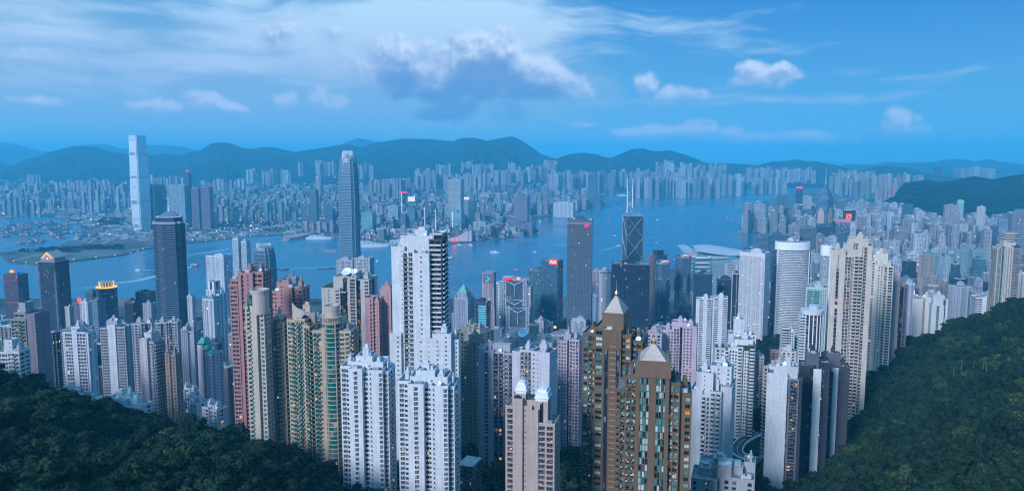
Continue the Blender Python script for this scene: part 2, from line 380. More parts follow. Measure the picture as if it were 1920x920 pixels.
# ================================================================ water
def make_water():
    m, q, p = newmat('harbour_water'); T = q.node('ShaderNodeTexCoord').outputs['Object']
    set_(p, Base_Color=(.012, .075, .125), Roughness=.22); p.inputs['IOR'].default_value = 1.33
    big = q.noise(q.v('ADD', q.v('MULTIPLY', T, (.7, .45, 1)), q.v('MULTIPLY', q.noise(T, .0012, 3, .5, col=True), (900, 900, 0))), .0026, 6, .62)
    q.l.new(q.mix(q.mr(big, .40, .62), (.022, .12, .20), (.055, .21, .31)), p.inputs['Base Color'])
    q.l.new(q.mr(big, .38, .62, .10, .42), p.inputs['Roughness'])
    w = q.m('ADD', q.noise(T, .09, 4, .6), q.m('MULTIPLY', q.noise(T, .015, 3, .6), 1.6))
    bp = q.node('ShaderNodeBump'); bp.inputs['Strength'].default_value = .55; bp.inputs['Distance'].default_value = 2.2; q.l.new(w, bp.inputs['Height'])
    q.l.new(bp.outputs[0], p.inputs['Normal'])
    b = MB(); b.face([(-45000, -8000, 0), (45000, -8000, 0), (45000, 70000, 0), (-45000, 70000, 0)])
    tag(b.build('water', m), kind='structure')
make_water()
# ================================================================ far shore land
M['ground'] = None
def ground_mat():
    m, q, p = newmat('city_ground'); T = q.node('ShaderNodeTexCoord').outputs['Object']
    a = q.noise(T, .004, 6, .65); b = q.noise(T, .03, 5, .7)
    c0 = q.ramp(a, [(.38, (.035, .05, .035)), (.5, (.11, .11, .11)), (.62, (.22, .21, .20))])
    q.l.new(q.mix(q.mr(b, .35, .7), q.mix(1.0, c0, (.5, .5, .5), 'MULTIPLY'), c0), p.inputs['Base Color']); set_(p, Roughness=.95)
    return m
M['ground'] = ground_mat(); M['quay'] = simple('quay_stone', (.24, .23, .22), .9, 0, .3, .05)
M['turf'] = simple('park_grass', (.06, .12, .04), .95, 0, .4, .02)
KOWLOON = [(-1500, 478), (0, 478), (18, 493), (59, 496.5), (129, 491), (205, 482), (235, 478), (264, 469), (285, 465), (343, 457), (380, 454.5), (436, 447), (497, 443), (530, 440), (600, 441), (680, 446),
    (700, 452), (745, 455), (790, 456), (836, 459), (901, 451.5), (965, 445.7), (1009, 440), (995, 424), (991, 407), (1021, 406), (1071, 402), (1109, 390), (1131, 388), (1128, 380), (1097, 368), (1066, 359),
    (1100, 356.5), (1160, 356), (1266, 359.5), (1389, 357), (1413, 352), (1483, 349), (1500, 345), (1700, 338), (2600, 335)]
def shore(name, pts, back, z, mat):
    P = [flat(a, b) for a, b in pts]; P = [(p.x, p.y) for p in P]
    outl = P + [tuple(t) for t in back]
    b = MB(); b.prism(outl, -2.0, z, cap=True)
    return tag(b.build(name, mat), kind='structure')
shore('far_shore_ground', KOWLOON, [(30000, 40000), (-30000, 40000), (-12000, 3000)], 3.0, M['ground'])
def pin(poly, x, y):
    r = False; j = len(poly) - 1
    for i in range(len(poly)):
        a, b = poly[i], poly[j]
        if (a[1] > y) != (b[1] > y) and x < (b[0] - a[0]) * (y - a[1]) / (b[1] - a[1]) + a[0]: r = not r
        j = i
    return r
# typhoon shelter: basins of water cut into the reclaimed land (laid as water sheets just above it)
M['basin'] = bpy.data.materials['harbour_water']
def sheet(name, pts, z, mat, kind='structure', px=True):
    P = [flat(a, b, z) for a, b in pts] if px else [Vector((a, b, z)) for a, b in pts]
    b = MB(); b.face([(p.x, p.y, z) for p in P]); return tag(b.build(name, mat), kind=kind)
BASIN = [(-120, 466), (-60, 418), (20, 410), (60, 404), (110, 411), (150, 425), (172, 437), (196, 447), (170, 452), (150, 448), (128, 452), (112, 460), (86, 463), (58, 470), (28, 469), (14, 472), (-40, 476)]
sheet('water_basin', BASIN, 3.01, M['basin'])
sheet('lawn', [(30, 487), (52, 480), (86, 478), (66, 491), (40, 491)], 3.02, M['turf']); sheet('lawn', [(120, 484), (165, 478), (200, 477), (180, 483), (130, 488)], 3.02, M['turf'])
sheet('breakwater', [(-20, 460), (36, 454.5), (36, 456), (-20, 462)], 3.4, M['quay']); 
# ================================================================ mountains
def hill_mat(name, col, col2):
    m, q, p = newmat(name); T = q.node('ShaderNodeTexCoord').outputs['Object']
    f = q.noise(T, .0045, 9, .7)
    q.l.new(q.mix(q.mr(f, .42, .6), col, col2), p.inputs['Base Color']); set_(p, Roughness=1.0); p.inputs['Specular IOR Level'].default_value = 0
    bp = q.node('ShaderNodeBump'); bp.inputs['Distance'].default_value = 60; bp.inputs['Strength'].default_value = 1.0; q.l.new(q.noise(T, .012, 5, .6), bp.inputs['Height']); q.l.new(bp.outputs[0], p.inputs['Normal'])
    return m
M['hill'] = hill_mat('forested_hill', (.008, .018, .020), (.022, .036, .032))
def mountain(name, prof, Y, front, back, nz=40, seed=0, mat=None, step=5, zb=2.0):
    """a range as a height field: its ridge line follows prof (pixel, row) at distance Y and it falls away front and back"""
    prof = sorted(prof); xs = np.arange(prof[0][0], prof[-1][0] + .1, step)
    ys = np.interp(xs, [p[0] for p in prof], [p[1] for p in prof])
    J = 44; V = []
    for i, (a, b) in enumerate(zip(xs, ys)):
        t = at(a, b, Y)
        wf = min(1, max(.04, t.z / 110))
        for j in range(J + 1):
            s = -1 + 2 * j / J
            yy = Y + (s * front * wf if s < 0 else s * back * wf)
            sp = 1 - abs(s)
            k = sp ** 1.15 if s < 0 else sp
            # spurs and valleys running down the slope
            nn = mnoise.fractal(Vector((t.x * .0011 + seed, yy * .0007, seed * 3.1)), 1.0, 2.1, 5)
            rid = 1 - abs(mnoise.fractal(Vector((t.x * .0014 + seed * 7, yy * .0003, 1.7)), 1.0, 2.0, 4))
            z = max(t.z, 8) * k * (1 + (1 - k) * (nn * .6 + (rid - .8) * 1.1)) + (mnoise.fractal(Vector((t.x * .004, yy * .004, seed)), 1, 2, 4) * nz * .12 * min(1, sp * 4))
            if j in (0, J): z = -2
            V.append((t.x * (yy / Y), yy, z))
    V = np.array(V); n_ = len(xs)
    i0 = (np.arange(n_ - 1)[:, None] * (J + 1) + np.arange(J)[None]).ravel()
    li = np.stack([i0, i0 + J + 1, i0 + J + 2, i0 + 1], 1)
    me = raw_mesh(name, V, li.ravel(), np.full(len(li), 4), None, mat or M['hill'], True)
    return tag(link(name, me), kind='structure')
RIDGE1 = [(-400, 318), (-200, 306), (-80, 300), (0, 303), (21, 311), (44, 300), (73, 293), (97, 284), (123, 277), (141, 274), (164, 274), (188, 278), (205, 284), (223, 286), (239, 290), (273, 290), (293, 291), (311, 288), (337, 291), (352, 286),
    (376, 281), (398, 268), (415, 267), (430, 268), (453, 277), (471, 279), (497, 275.5), (512, 276), (553, 285), (585, 280), (629, 274), (650, 269.6), (676, 276), (706, 267), (732, 264), (753, 260), (775, 260), (804, 261), (824, 263),
    (851, 265), (863, 259), (889, 258), (912, 264), (936, 260), (960, 255.5), (974, 261), (992, 272.5), (1015, 288.7), (1036, 296), (1062, 303), (1100, 318), (1130, 330)]
mountain('mountain_range', RIDGE1, 11000, 3300, 3000, seed=1)
mountain('mountain_range', [(1000, 330), (1039, 300), (1053, 293), (1071, 288.7), (1097, 287), (1118, 289), (1138, 296), (1146, 296), (1160, 290), (1184, 280), (1204, 278.4), (1228, 284), (1257, 282), (1281, 288.7), (1304, 297.5), (1322, 305), (1370, 318), (1400, 328)], 9800, 1700, 2500, seed=5)
mountain('hill_range', [(1290, 318), (1322, 308), (1360, 306), (1392, 308), (1419, 310), (1448, 303), (1471, 302), (1495, 299), (1518, 303), (1532, 303), (1564, 309), (1600, 318), (1640, 330)], 10500, 1500, 2000, seed=8)
mountain('hill_range', [(1540, 330), (1600, 322), (1623, 318), (1643, 311), (1667, 311), (1696, 314), (1740, 325), (1800, 332), (1960, 340)], 10000, 1500, 1500, seed=9)
mountain('distant_mountains', [(1500, 325), (1587, 308), (1643, 309), (1661, 304), (1696, 305), (1725, 305), (1755, 303), (1769, 300), (1793, 298), (1813, 300), (1828, 303), (1857, 297.5), (1872, 302), (1920, 308), (2100, 300), (2400, 320)], 14500, 2500, 3000, seed=11)
mountain('distant_mountains', [(-500, 290), (-200, 262), (0, 266.7), (23, 269.6), (53, 277), (82, 284), (120, 283), (150, 274), (176, 270), (205, 272), (229, 280), (250, 276), (273, 271), (323, 274), (352, 276), (364, 282), (560, 290), (640, 270), (672, 259), (703, 265), (760, 275), (900, 290)], 18500, 3000, 3500, seed=13)
mountain('island_ridge', [(1610, 420), (1650, 385), (1664, 372), (1684, 358), (1696, 342), (1725, 339), (1740, 337), (1763, 341.5), (1796, 335.6), (1825, 330), (1863, 335.6), (1887, 331), (1920, 326), (2000, 318), (2200, 300), (2600, 300)], 5200, 1500, 1500, seed=21, step=4)
# near shoulder of the ridge in front of the distant headland
# ================================================================ island terrain
def pY(px, Y, z):
    return ((px - CX) / F_PX * (Y * CP - (z - CAMZ) * SP), Y, z)
def pr(px, py, Y, dz=0): t = at(px, py, Y); return (t.x, t.y, t.z + dz)
CT = []
for px_ in (-500, -200, 100, 400, 700, 1000, 1200):
    CT += [pY(px_, 1400, -6), pY(px_, 1900, -8), pY(px_, 2300, -8), pY(px_, 1150, 22)]
CT += [pY(px_, 900, 72) for px_ in (100, 400, 700, 1000, 1250)] + [pY(px_, 780, 104) for px_ in (400, 700, 1000, 1200)] + [pY(px_, 640, 145) for px_ in (350, 600, 900, 1200)]
CT += [pY(760, 510, 172), pY(1000, 500, 176), pY(1200, 480, 178), pY(700, 440, 178), pY(900, 400, 180), pY(1200, 380, 185), pY(960, 300, 205), pY(1300, 300, 215), pY(740, 330, 205), pY(960, 150, 280), pY(960, 20, 380), (0, -200, 380), (-700, -100, 400), (700, -100, 400)]
# left spur (terrain lies below the tree tops seen in the photograph)
CT += [pr(0, 690, 520, -9), pr(130, 750, 480, -9), pr(240, 800, 430, -9), pr(330, 830, 410, -9), pr(440, 850, 400, -9), pr(530, 862, 390, -9), pr(600, 905, 370, -9), pr(0, 920, 265, -9), pr(300, 920, 290, -9), pr(500, 925, 305, -9), pr(-300, 640, 520, -9), pr(-300, 920, 260, -9),
    pr(100, 840, 370, -9), pr(300, 860, 355, -9)]
CT += [pY(0, 720, 175), pY(150, 640, 165), pY(300, 560, 175), pY(450, 520, 196), pY(-300, 800, 170), pY(410, 700, 128), pY(60, 900, 80), pY(620, 520, 186)]
# right spur
CT += [pr(1920, 566, 900, -9), pr(1800, 634, 850, -9), pr(1660, 682, 880, -9), pr(1650, 704, 840, -6), pr(1625, 775, 700, -8), pr(1600, 805, 690, -4), pr(1560, 860, 600, -8), pr(1480, 912, 540, -10), pr(1920, 920, 300, -9), pr(1920, 700, 600, -9), pr(1920, 800, 430, -9),
    pr(1700, 920, 380, -9), pr(1700, 800, 560, -9), pr(1780, 700, 720, -9), pr(1500, 940, 420, -14), pY(1420, 430, 165), pY(1440, 360, 185), pr(1600, 920, 400, -9), pr(1740, 640, 1000, -3), pr(1850, 612, 1020, -8), pr(2200, 480, 900, -9), pr(2200, 920, 300, -9), pr(2300, 700, 550, -9)]
CT += [pY(1900, 1300, 95), pY(1700, 1300, 85), pY(1500, 1250, 55), pY(1420, 1450, 48), pY(1330, 1400, 30), pY(1550, 1400, 40), pY(1900, 1700, 30), pY(1650, 1600, 15), pY(1790, 1500, 60), pY(1500, 1800, -6), pY(1700, 2100, -8), pY(2000, 2400, -8),
    pY(1450, 2300, -10), pY(1300, 1800, -8), pY(1650, 3000, -10), pY(2000, 3400, -6), pY(2300, 2000, 60), pY(1300, 1000, 60), pY(1400, 900, 112), pY(1400, 700, 154), pY(1400, 640, 154), pY(1400, 580, 158), pY(1500, 900, 118), pY(1300, 3000, -10), pY(0, 3000, -10), pY(700, 3000, -10)]
CT = np.array(CT, dtype=float)
def _rbf_fit(P, sm=12.0):
    d = np.sqrt(((P[:, None, :2] - P[None, :, :2]) ** 2).sum(-1) + 40.0 ** 2); n_ = len(P)
    A = np.zeros((n_ + 3, n_ + 3)); A[:n_, :n_] = d - np.eye(n_) * sm; A[:n_, n_] = 1; A[:n_, n_ + 1:] = P[:, :2] / 1000; A[n_:, :n_] = A[:n_, n_:].T
    return np.linalg.solve(A, np.concatenate([P[:, 2], [0, 0, 0]]))
_RW = _rbf_fit(CT)
def terrain(x, y):
    x = np.asarray(x, float); y = np.asarray(y, float); sh = x.shape; x = x.ravel(); y = y.ravel()
    d = np.sqrt((x[:, None] - CT[None, :, 0]) ** 2 + (y[:, None] - CT[None, :, 1]) ** 2 + 40.0 ** 2)
    z = d @ _RW[:len(CT)] + _RW[len(CT)] + x / 1000 * _RW[len(CT) + 1] + y / 1000 * _RW[len(CT) + 2]
    far = np.clip((y - 1900) / 300, 0, 1); return (z * (1 - far) - 10 * far).reshape(sh)
def G(x, y): return max(3.2, float(terrain(np.array([x]), np.array([y]))[0]))
HK = [(-1500, 560), (1000, 562), (1060, 558), (1120, 548), (1200, 530), (1262, 505), (1272, 494), (1276, 484), (1330, 478), (1392, 478), (1405, 480), (1440, 472), (1446, 455), (1452, 440), (1468, 429), (1477, 423), (1457, 418), (1413, 407.5), (1391, 397), (1394, 392), (1416, 383), (1450, 374), (1475, 368), (1490, 358), (1500, 349)]
shore('island_ground', HK, [(26000, 9500), (26000, -7000), (-26000, -7000)], 3.2, M['ground'])
def make_terrain():
    xs = np.linspace(-1500, 2300, 191); ys = np.linspace(-260, 2240, 151)
    Xg, Yg = np.meshgrid(xs, ys, indexing='ij'); Z = terrain(Xg, Yg)
    # a terrace under the lookout keeps the slope below the camera
    Z = np.minimum(Z, 400 - 26 - np.maximum(0, 0) + 0 * Z)
    V = np.stack([Xg.ravel(), Yg.ravel(), Z.ravel()], 1); m_ = len(ys)
    i0 = (np.arange(len(xs) - 1)[:, None] * m_ + np.arange(m_ - 1)[None]).ravel()
    li = np.stack([i0, i0 + m_, i0 + m_ + 1, i0 + 1], 1)
    mt, q, p = newmat('undergrowth'); T = q.node('ShaderNodeTexCoord').outputs['Object']
    f = q.noise(T, .06, 6, .7); city = q.mr(q.sep(T)[2], 30, 120)
    q.l.new(q.mix(q.mr(f, .45, .6, 0, 1), (.012, .022, .010), q.mix(city, (.07, .07, .072), (.03, .045, .02))), p.inputs['Base Color']); set_(p, Roughness=1.0)
    p.inputs['Specular IOR Level'].default_value = 0
    tag(link('terrain', raw_mesh('terrain', V, li.ravel(), np.full(len(li), 4), None, mt, True)), kind='structure')
make_terrain()
# ================================================================ building kit
def cols(o, c_): o.color = tuple(c_) + (1,)
class Unit:
    """a small repeated part (window, balcony, cooler): its mesh once, then objects that share it, the rest merged"""
    def __init__(s, name, mb_list):
        Vs, Ls, Ts, Us, Ms, k = [], [], [], [], [], 0
        for i, (mb, mat) in enumerate(mb_list):
            V, li, tot, U = mb.arrays(); Vs.append(V); Ls.append(li + k); Ts.append(tot); Us.append(U); Ms.append(np.full(len(tot), i)); k += len(V)
        s.V = np.concatenate(Vs); s.li = np.concatenate(Ls); s.tot = np.concatenate(Ts); s.U = np.concatenate(Us); s.mi = np.concatenate(Ms)
        s.mats = [m_ for _, m_ in mb_list]; s.name = name
        s.me = raw_mesh(name, s.V, s.li, s.tot, s.U, s.mats, False, s.mi)
    def merged(s, name, Ms):
        k = len(s.V); n_ = len(Ms); A = np.array([np.array(m_) for m_ in Ms])
        V = np.einsum('nij,kj->nki', A[:, :3, :3], s.V) + A[:, None, :3, 3]
        li = (s.li[None] + np.arange(n_)[:, None] * k).ravel()
        U = (s.U[None] + np.arange(n_)[:, None, None] * np.array([3.0, 5.0])).reshape(-1, 2)
        return raw_mesh(name, V.reshape(-1, 3), li, np.tile(s.tot, n_), U, s.mats, False, np.tile(s.mi, n_))
_units = {}
def window_unit(w, h, style='plain', pane='pane'):
    k = ('w', round(w, 1), round(h, 1), style, pane)
    if k not in _units:
        w, h = round(w, 1), round(h, 1)
        fr = MB(); pn = MB(1, 1); t = .09
        pn.face([(-w / 2 + .02, -.1, .02), (w / 2 - .02, -.1, .02), (w / 2 - .02, -.1, h - .02), (-w / 2 + .02, -.1, h - .02)], [(.1, 1.1), (.9, 1.1), (.9, 1.9), (.1, 1.9)])
        fr.box(-w / 2, w / 2, -.18, -.02, 0, t).box(-w / 2, w / 2, -.18, -.02, h - t, h).box(-w / 2, -w / 2 + t, -.17, -.02, t, h - t).box(w / 2 - t, w / 2, -.17, -.02, t, h - t)
        if w > 1.1: fr.box(-t / 2, t / 2, -.17, -.02, t, h - t)
        if style == 'sill': fr.box(-w / 2 - .15, w / 2 + .15, -.55, 0, -.18, -.002)
        if style == 'hood': fr.box(-w / 2 - .15, w / 2 + .15, -.75, 0, -.18, -.002); fr.box(-w / 2 - .15, w / 2 + .15, -.75, 0, h + .002, h + .16)
        _units[k] = Unit('window', [(fr, M['tile']), (pn, M[pane])])
    return _units[k]
def bay_unit(w, h, pane='pane'):
    k = ('v', round(w, 1), round(h, 1), pane)
    if k not in _units:
        w, h = round(w, 1), round(h, 1); d = .75
        fr = MB(); pn = MB(1, 1)
        pn.box(-w / 2 + .06, w / 2 - .06, -d + .06, 0, .12, h - .12)
        fr.box(-w / 2, w / 2, -d, 0, 0, .12).box(-w / 2, w / 2, -d, 0, h - .12, h)
        for x in (-w / 2 + .05, 0, w / 2 - .05): fr.box(x - .05, x + .05, -d - .01, -d + .09, .12, h - .12)
        _units[k] = Unit('bay_window', [(fr, M['tile']), (pn, M[pane])])
    return _units[k]
def balcony_unit(w, d, style='solid', mat='tile'):
    k = ('b', round(w, 1), round(d, 1), style, mat)
    if k not in _units:
        w, d = round(w, 1), round(d, 1); a = MB(); g = MB(1, 1)
        a.box(-w / 2, w / 2, -d, 0, -.22, 0)
        if style == 'solid': a.box(-w / 2, w / 2, -d, -d + .14, .002, 1.0).box(-w / 2, -w / 2 + .13, -d + .142, 0, .002, .99).box(w / 2 - .13, w / 2, -d + .142, 0, .002, .99)
        elif style == 'round':
            p = [(-w / 2, 0)] + [(w / 2 * math.sin(t) * 1.0, -d * math.cos(t) ** .5) for t in np.linspace(-1.45, 1.45, 9)] + [(w / 2, 0)]
            q_ = [(x, y) for x, y in p]; a.prism(q_, -.3, 1.0)
        elif style == 'rail':
            a.box(-w / 2, w / 2, -d, -d + .06, .95, 1.03)
            for i in range(5): x = -w / 2 + .05 + (w - .1) * i / 4; a.box(x - .04, x + .04, -d + .001, -d + .05, .002, .95)
            g.box(-w / 2 + .05, w / 2 - .05, -d + .02, -d + .04, .1, .93)
        else:
            g.box(-w / 2, w / 2, -d, -d + .08, .002, 1.0).box(-w / 2, -w / 2 + .08, -d + .082, 0, .002, .99).box(w / 2 - .08, w / 2, -d + .082, 0, .002, .99)
        L = [(a, M[mat])]
        if g.b: L.append((g, M['teal'] if style == 'teal' else M['pane']))
        _units[k] = Unit('balcony', L)
    return _units[k]
def cooler_unit():
    if 'ac' not in _units:
        a = MB(); a.box(-.4, .4, -.62, -.02, 0, .5); d = MB(); d.prism(circle(0, 0, .19, 8), 0, .02); 
        f = MB(); f.box(-.3, .3, -.64, -.621, .06, .44)
        _units['ac'] = Unit('air_conditioner', [(a, M['white']), (f, M['dark_metal'])])
    return _units['ac']
class Bld:
    def __init__(s, name, label, cat, pl, pr_, top, Y, yaw=0, ratio=.8, group=None, fl=3.05, col=(.6, .6, .62), base=None, w=None):
        """fits a w x (ratio*w) plan, turned by yaw degrees, to the pixel columns pl..pr_ at its roof row"""
        s.fl = fl; s.col = col; s.rng = random.Random(hash((pl, top)) & 0xffff); s.yaw = R(yaw); s.Y = Y
        zt = at((pl + pr_) / 2, top, Y).z; X = at((pl + pr_) / 2, top, Y).x; W_ = (pr_ - pl) / F_PX * Y
        cs, sn = math.cos(s.yaw), math.sin(s.yaw)
        for _ in range(12):
            D_ = W_ * ratio; us = []
            for a, b in ((-.5, -.5), (.5, -.5), (.5, .5), (-.5, .5)):
                x = X + a * W_ * cs - b * D_ * sn; y = Y + D_ / 2 + a * W_ * sn + b * D_ * cs; us.append(proj(x, y, zt)[0])
            lo, hi = min(us), max(us); k = (pr_ - pl) / (hi - lo); W_ *= k; X += ((pl + pr_) / 2 - (lo + hi) / 2) / F_PX * Y
        s.w, s.d = W_, W_ * ratio
        g = G(X, Y + s.d / 2) if base is None else base
        g = min(g, G(X - s.w / 2, Y), G(X + s.w / 2, Y)) if base is None else g
        s.base = g - 3; s.X = X; s.Yc = Y + s.d / 2; s.H = zt - s.base
        s.root = thing(name, label, cat, (X, s.Yc, s.base), s.yaw, group)
        s.pl = {}
    def z(s, py): return at(s.pl_mid if hasattr(s, 'pl_mid') else 960, py, s.Y).z - s.base
    def fx(s, f): return (-.5 + f) * s.w
    def fy(s, f): return (-.5 + f) * s.d
    def part(s, name, mb, mat, col=None, parent=None):
        return mb.build(name, M[mat] if isinstance(mat, str) else mat, parent or s.root, col or s.col)
    def put(s, mb, side, B_, a0, a1, o0, o1, z0, z1):
        x0, x1, y0, y1 = B_
        if side == 'F': mb.box(a0, a1, y0 - o1, y0 - o0, z0, z1)
        elif side == 'B': mb.box(a0, a1, y1 + o0, y1 + o1, z0, z1)
        elif side == 'R': mb.box(x1 + o0, x1 + o1, a0, a1, z0, z1)
        else: mb.box(x0 - o1, x0 - o0, a0, a1, z0, z1)
    def place(s, key, unit, side, B_, a, z, col, out=0.0):
        x0, x1, y0, y1 = B_
        if side == 'F': m_ = Matrix.Translation((a, y0 - out, z))
        elif side == 'B': m_ = Matrix.Translation((a, y1 + out, z)) @ Matrix.Rotation(math.pi, 4, 'Z')
        elif side == 'R': m_ = Matrix.Translation((x1 + out, a, z)) @ Matrix.Rotation(math.pi / 2, 4, 'Z')
        else: m_ = Matrix.Translation((x0 - out, a, z)) @ Matrix.Rotation(-math.pi / 2, 4, 'Z')
        nl = m_.to_3x3() @ Vector((0, -1, 0)); nw = Matrix.Rotation(s.yaw, 3, 'Z') @ nl
        pw = Matrix.Rotation(s.yaw, 3, 'Z') @ m_.translation + Vector((s.X, s.Yc, s.base)); tocam = Vector((0, 0, CAMZ)) - pw
        facing = nw.dot(tocam.normalized())
        if facing < .03: return
        u, v = proj(*pw)
        if v > 1010 or u < -150 or u > 2070: return
        vis = -40 < u < 1960 and v < 960
        s.pl.setdefault((key, id(unit)), []).append((0 if vis else 1, tocam.length / (facing + .2), m_, unit, col))
    def block(s, x0, x1, y0, y1, z0, z1, F='o', Rr=None, L=None, B_='#', col=None, glass='glass', sp=.42, proud=.5, win=False, bal='solid', bald=1.3, pane='pane', roof=True, wall='tile', para=1.1, name='wall', fl=None, balcol=None, ac=0.22, wh=None, wst='plain', roofmat='roof', zw=None):
        """one straight-sided volume of the building: a glazed core, and in front of it piers, spandrels, balconies cell by cell"""
        col = col or s.col; fl = fl or s.fl; Rr = Rr or F; L = L or F
        j_ = s.rng.uniform(0, .06); x0 += j_; x1 -= j_; y0 += j_; y1 -= j_; z1 += j_
        B4 = (x0, x1, y0, y1); mb = MB(); n_f = max(1, int((z1 - z0) / fl)); core = MB(max(1.2, (x1 - x0) / max(1, len(F)) / 2), fl)
        core.box(x0, x1, y0, y1, z0, z1 - .3); s.part('glazing', core, glass, (.03, .04, .05))
        top = z1
        for side, pat in (('F', F), ('R', Rr), ('L', L), ('B', B_)):
            a0, a1 = (x0, x1) if side in 'FB' else (y0, y1)
            if side in 'FB': a0 -= 0.0
            n_ = len(pat); cw = (a1 - a0) / n_; i = 0
            while i < n_:
                ch = pat[i]; j = i
                while j < n_ and pat[j] == ch: j += 1
                c0, c1 = a0 + i * cw, a0 + j * cw
                if i == 0 and side in 'FB': c0 -= proud
                if j == n_ and side in 'FB': c1 += proud
                if ch in '#-s': s.put(mb, side, B4, c0, c1, 0, proud + .05, z0, top)
                elif ch == 'g': pass
                else:
                    for k in range(n_f + 1):
                        zz = top - k * fl
                        zb = zz - fl * (sp if k else sp * .7)
                        if zb < z0: break
                        s.put(mb, side, B4, c0, c1, 0, proud, zb, zz - .002 if k == 0 else zz + .001)
                    if ch in 'oOBbv':
                        pw = {'o': .24, 'O': .09, 'B': .10, 'b': .08, 'v': .14}[ch]
                        for q_ in range(i, j + 1):
                            p0 = a0 + q_ * cw; l = p0 - (cw * pw if q_ > i else 0); r = p0 + (cw * pw if q_ < j else 0)
                            if q_ == i and i == 0 and side in 'FB': l = p0 - proud
                            if q_ == j and j == n_ and side in 'FB': r = p0 + proud
                            s.put(mb, side, B4, l, r, 0, proud + .04, z0, top - .01)
                if side != 'B' or True:
                    for q_ in range(i, j):
                        ca = a0 + (q_ + .5) * cw
                        for k in range(n_f):
                            zf = top - (k + 1) * fl
                            if zf < z0 + .5: break
                            zs = zf + .0
                            if ch == '-': s.place('window', window_unit(min(1.3, cw * .45), 1.3, wst, pane), side, B4, ca, zf + .95, col, proud + .05)
                            elif ch == 's': s.place('window', window_unit(min(.8, cw * .3), .9, 'plain', pane), side, B4, ca, zf + 1.1, col, proud + .05)
                            elif ch in 'oO' and win:
                                pw = .24 if ch == 'o' else .09
                                s.place('window', window_unit(cw * (1 - 2 * pw), fl * (1 - sp) - .02, wst, pane), side, B4, ca, zf + .01, col, .02)
                                if ac and s.rng.random() < ac: s.place('air_conditioner', cooler_unit(), side, B4, ca + cw * .3, zf + fl * (1 - sp) + .1, col, proud + .05)
                            elif ch == 'B': s.place('balcony', balcony_unit(cw * .94, bald, bal), side, B4, ca, zf + .0, balcol or col, proud)
                            elif ch == 'b': s.place('balcony', balcony_unit(cw * .94, bald, 'teal'), side, B4, ca, zf + .0, balcol or col, proud)
                            elif ch == 'v': s.place('bay_window', bay_unit(cw * .72, fl * .56, pane), side, B4, ca, zf + fl * .3, col, proud)
                i = j
        if roof:
            t = .35; P_ = proud + .1; zp = z1 - .02
            for (a, b, c_, d_) in ((x0 - P_, x1 + P_, y0 - P_, y0 - P_ + t), (x0 - P_, x1 + P_, y1 + P_ - t, y1 + P_), (x0 - P_, x0 - P_ + t, y0 - P_ + t, y1 + P_ - t), (x1 + P_ - t, x1 + P_, y0 - P_ + t, y1 + P_ - t)):
                mb.box(a, b, c_, d_, zp, z1 + para)
            rb = MB().box(x0 - .05, x1 + .05, y0 - .05, y1 + .05, z1 - .28, z1 + .06); s.part('roof', rb, roofmat, (.2, .2, .2))
        return s.part(name, mb, wall, col)
    def clutter(s, x0, x1, y0, y1, z, n_=5, tall=4.5, dish=True, col=None):
        """roof plant: stair heads, tanks, ducts, dishes, masts"""
        rg = s.rng; W_, D_ = x1 - x0, y1 - y0; col = col or s.col
        cx, cy = (x0 + x1) / 2 + rg.uniform(-.1, .1) * W_, (y0 + y1) / 2 + rg.uniform(-.05, .1) * D_
        a, b, h = W_ * rg.uniform(.16, .24), D_ * rg.uniform(.16, .26), tall * rg.uniform(.8, 1.2)
        mb = MB().box(cx - a, cx + a, cy - b, cy + b, z, z + h).box(cx - a - .2, cx + a + .2, cy - b - .2, cy + b + .2, z + h + .002, z + h + .3)
        mb.box(cx - a * .5, cx + a * .6, cy - b * .6, cy + b * .5, z + h + .302, z + h + 2.4)
        s.part('plant_room', mb, 'tile', col)
        for i in range(n_):
            x, y = rg.uniform(x0 + 1.2, x1 - 1.2), rg.uniform(y0 + 1.2, y1 - 1.2); k = rg.random()
            if abs(x - cx) < a + 1 and abs(y - cy) < b + 1: y = y0 + 1.6 if rg.random() < .6 else y1 - 1.6
            if k < .4:
                l, w_ = rg.uniform(.8, 2.2), rg.uniform(.7, 1.6); s.part('cooling_unit', MB().box(x - l, x + l, y - w_, y + w_, z, z + rg.uniform(.9, 2.0)), 'metal')
            elif k < .62: s.part('water_tank', MB().box(x - 1.5, x + 1.5, y - 1.2, y + 1.2, z, z + 2.2).box(x - 1.6, x + 1.6, y - 1.3, y + 1.3, z + 2.202, z + 2.4), 'tile', (.5, .5, .52))
            elif k < .82 and dish:
                m_ = MB(); r_ = rg.uniform(.9, 1.7); A = [(x + r_ * math.cos(t), y + r_ * math.sin(t) * .9 - .3, z + 1.6 + r_ * .7 * math.sin(t)) for t in np.linspace(0, 6.28, 13)[:-1]]
                cpt = (x, y + .1, z + 1.1)
                for q_ in range(12): m_.face([A[q_], A[(q_ + 1) % 12], cpt])
                m_.bar((x, y, z), (x, y, z + 1.4), .12); s.part('satellite_dish', m_, 'white')
            else:
                m_ = MB().bar((x, y, z), (x, y, z + rg.uniform(4, 8)), .12, .05); s.part('antenna', m_, 'metal')
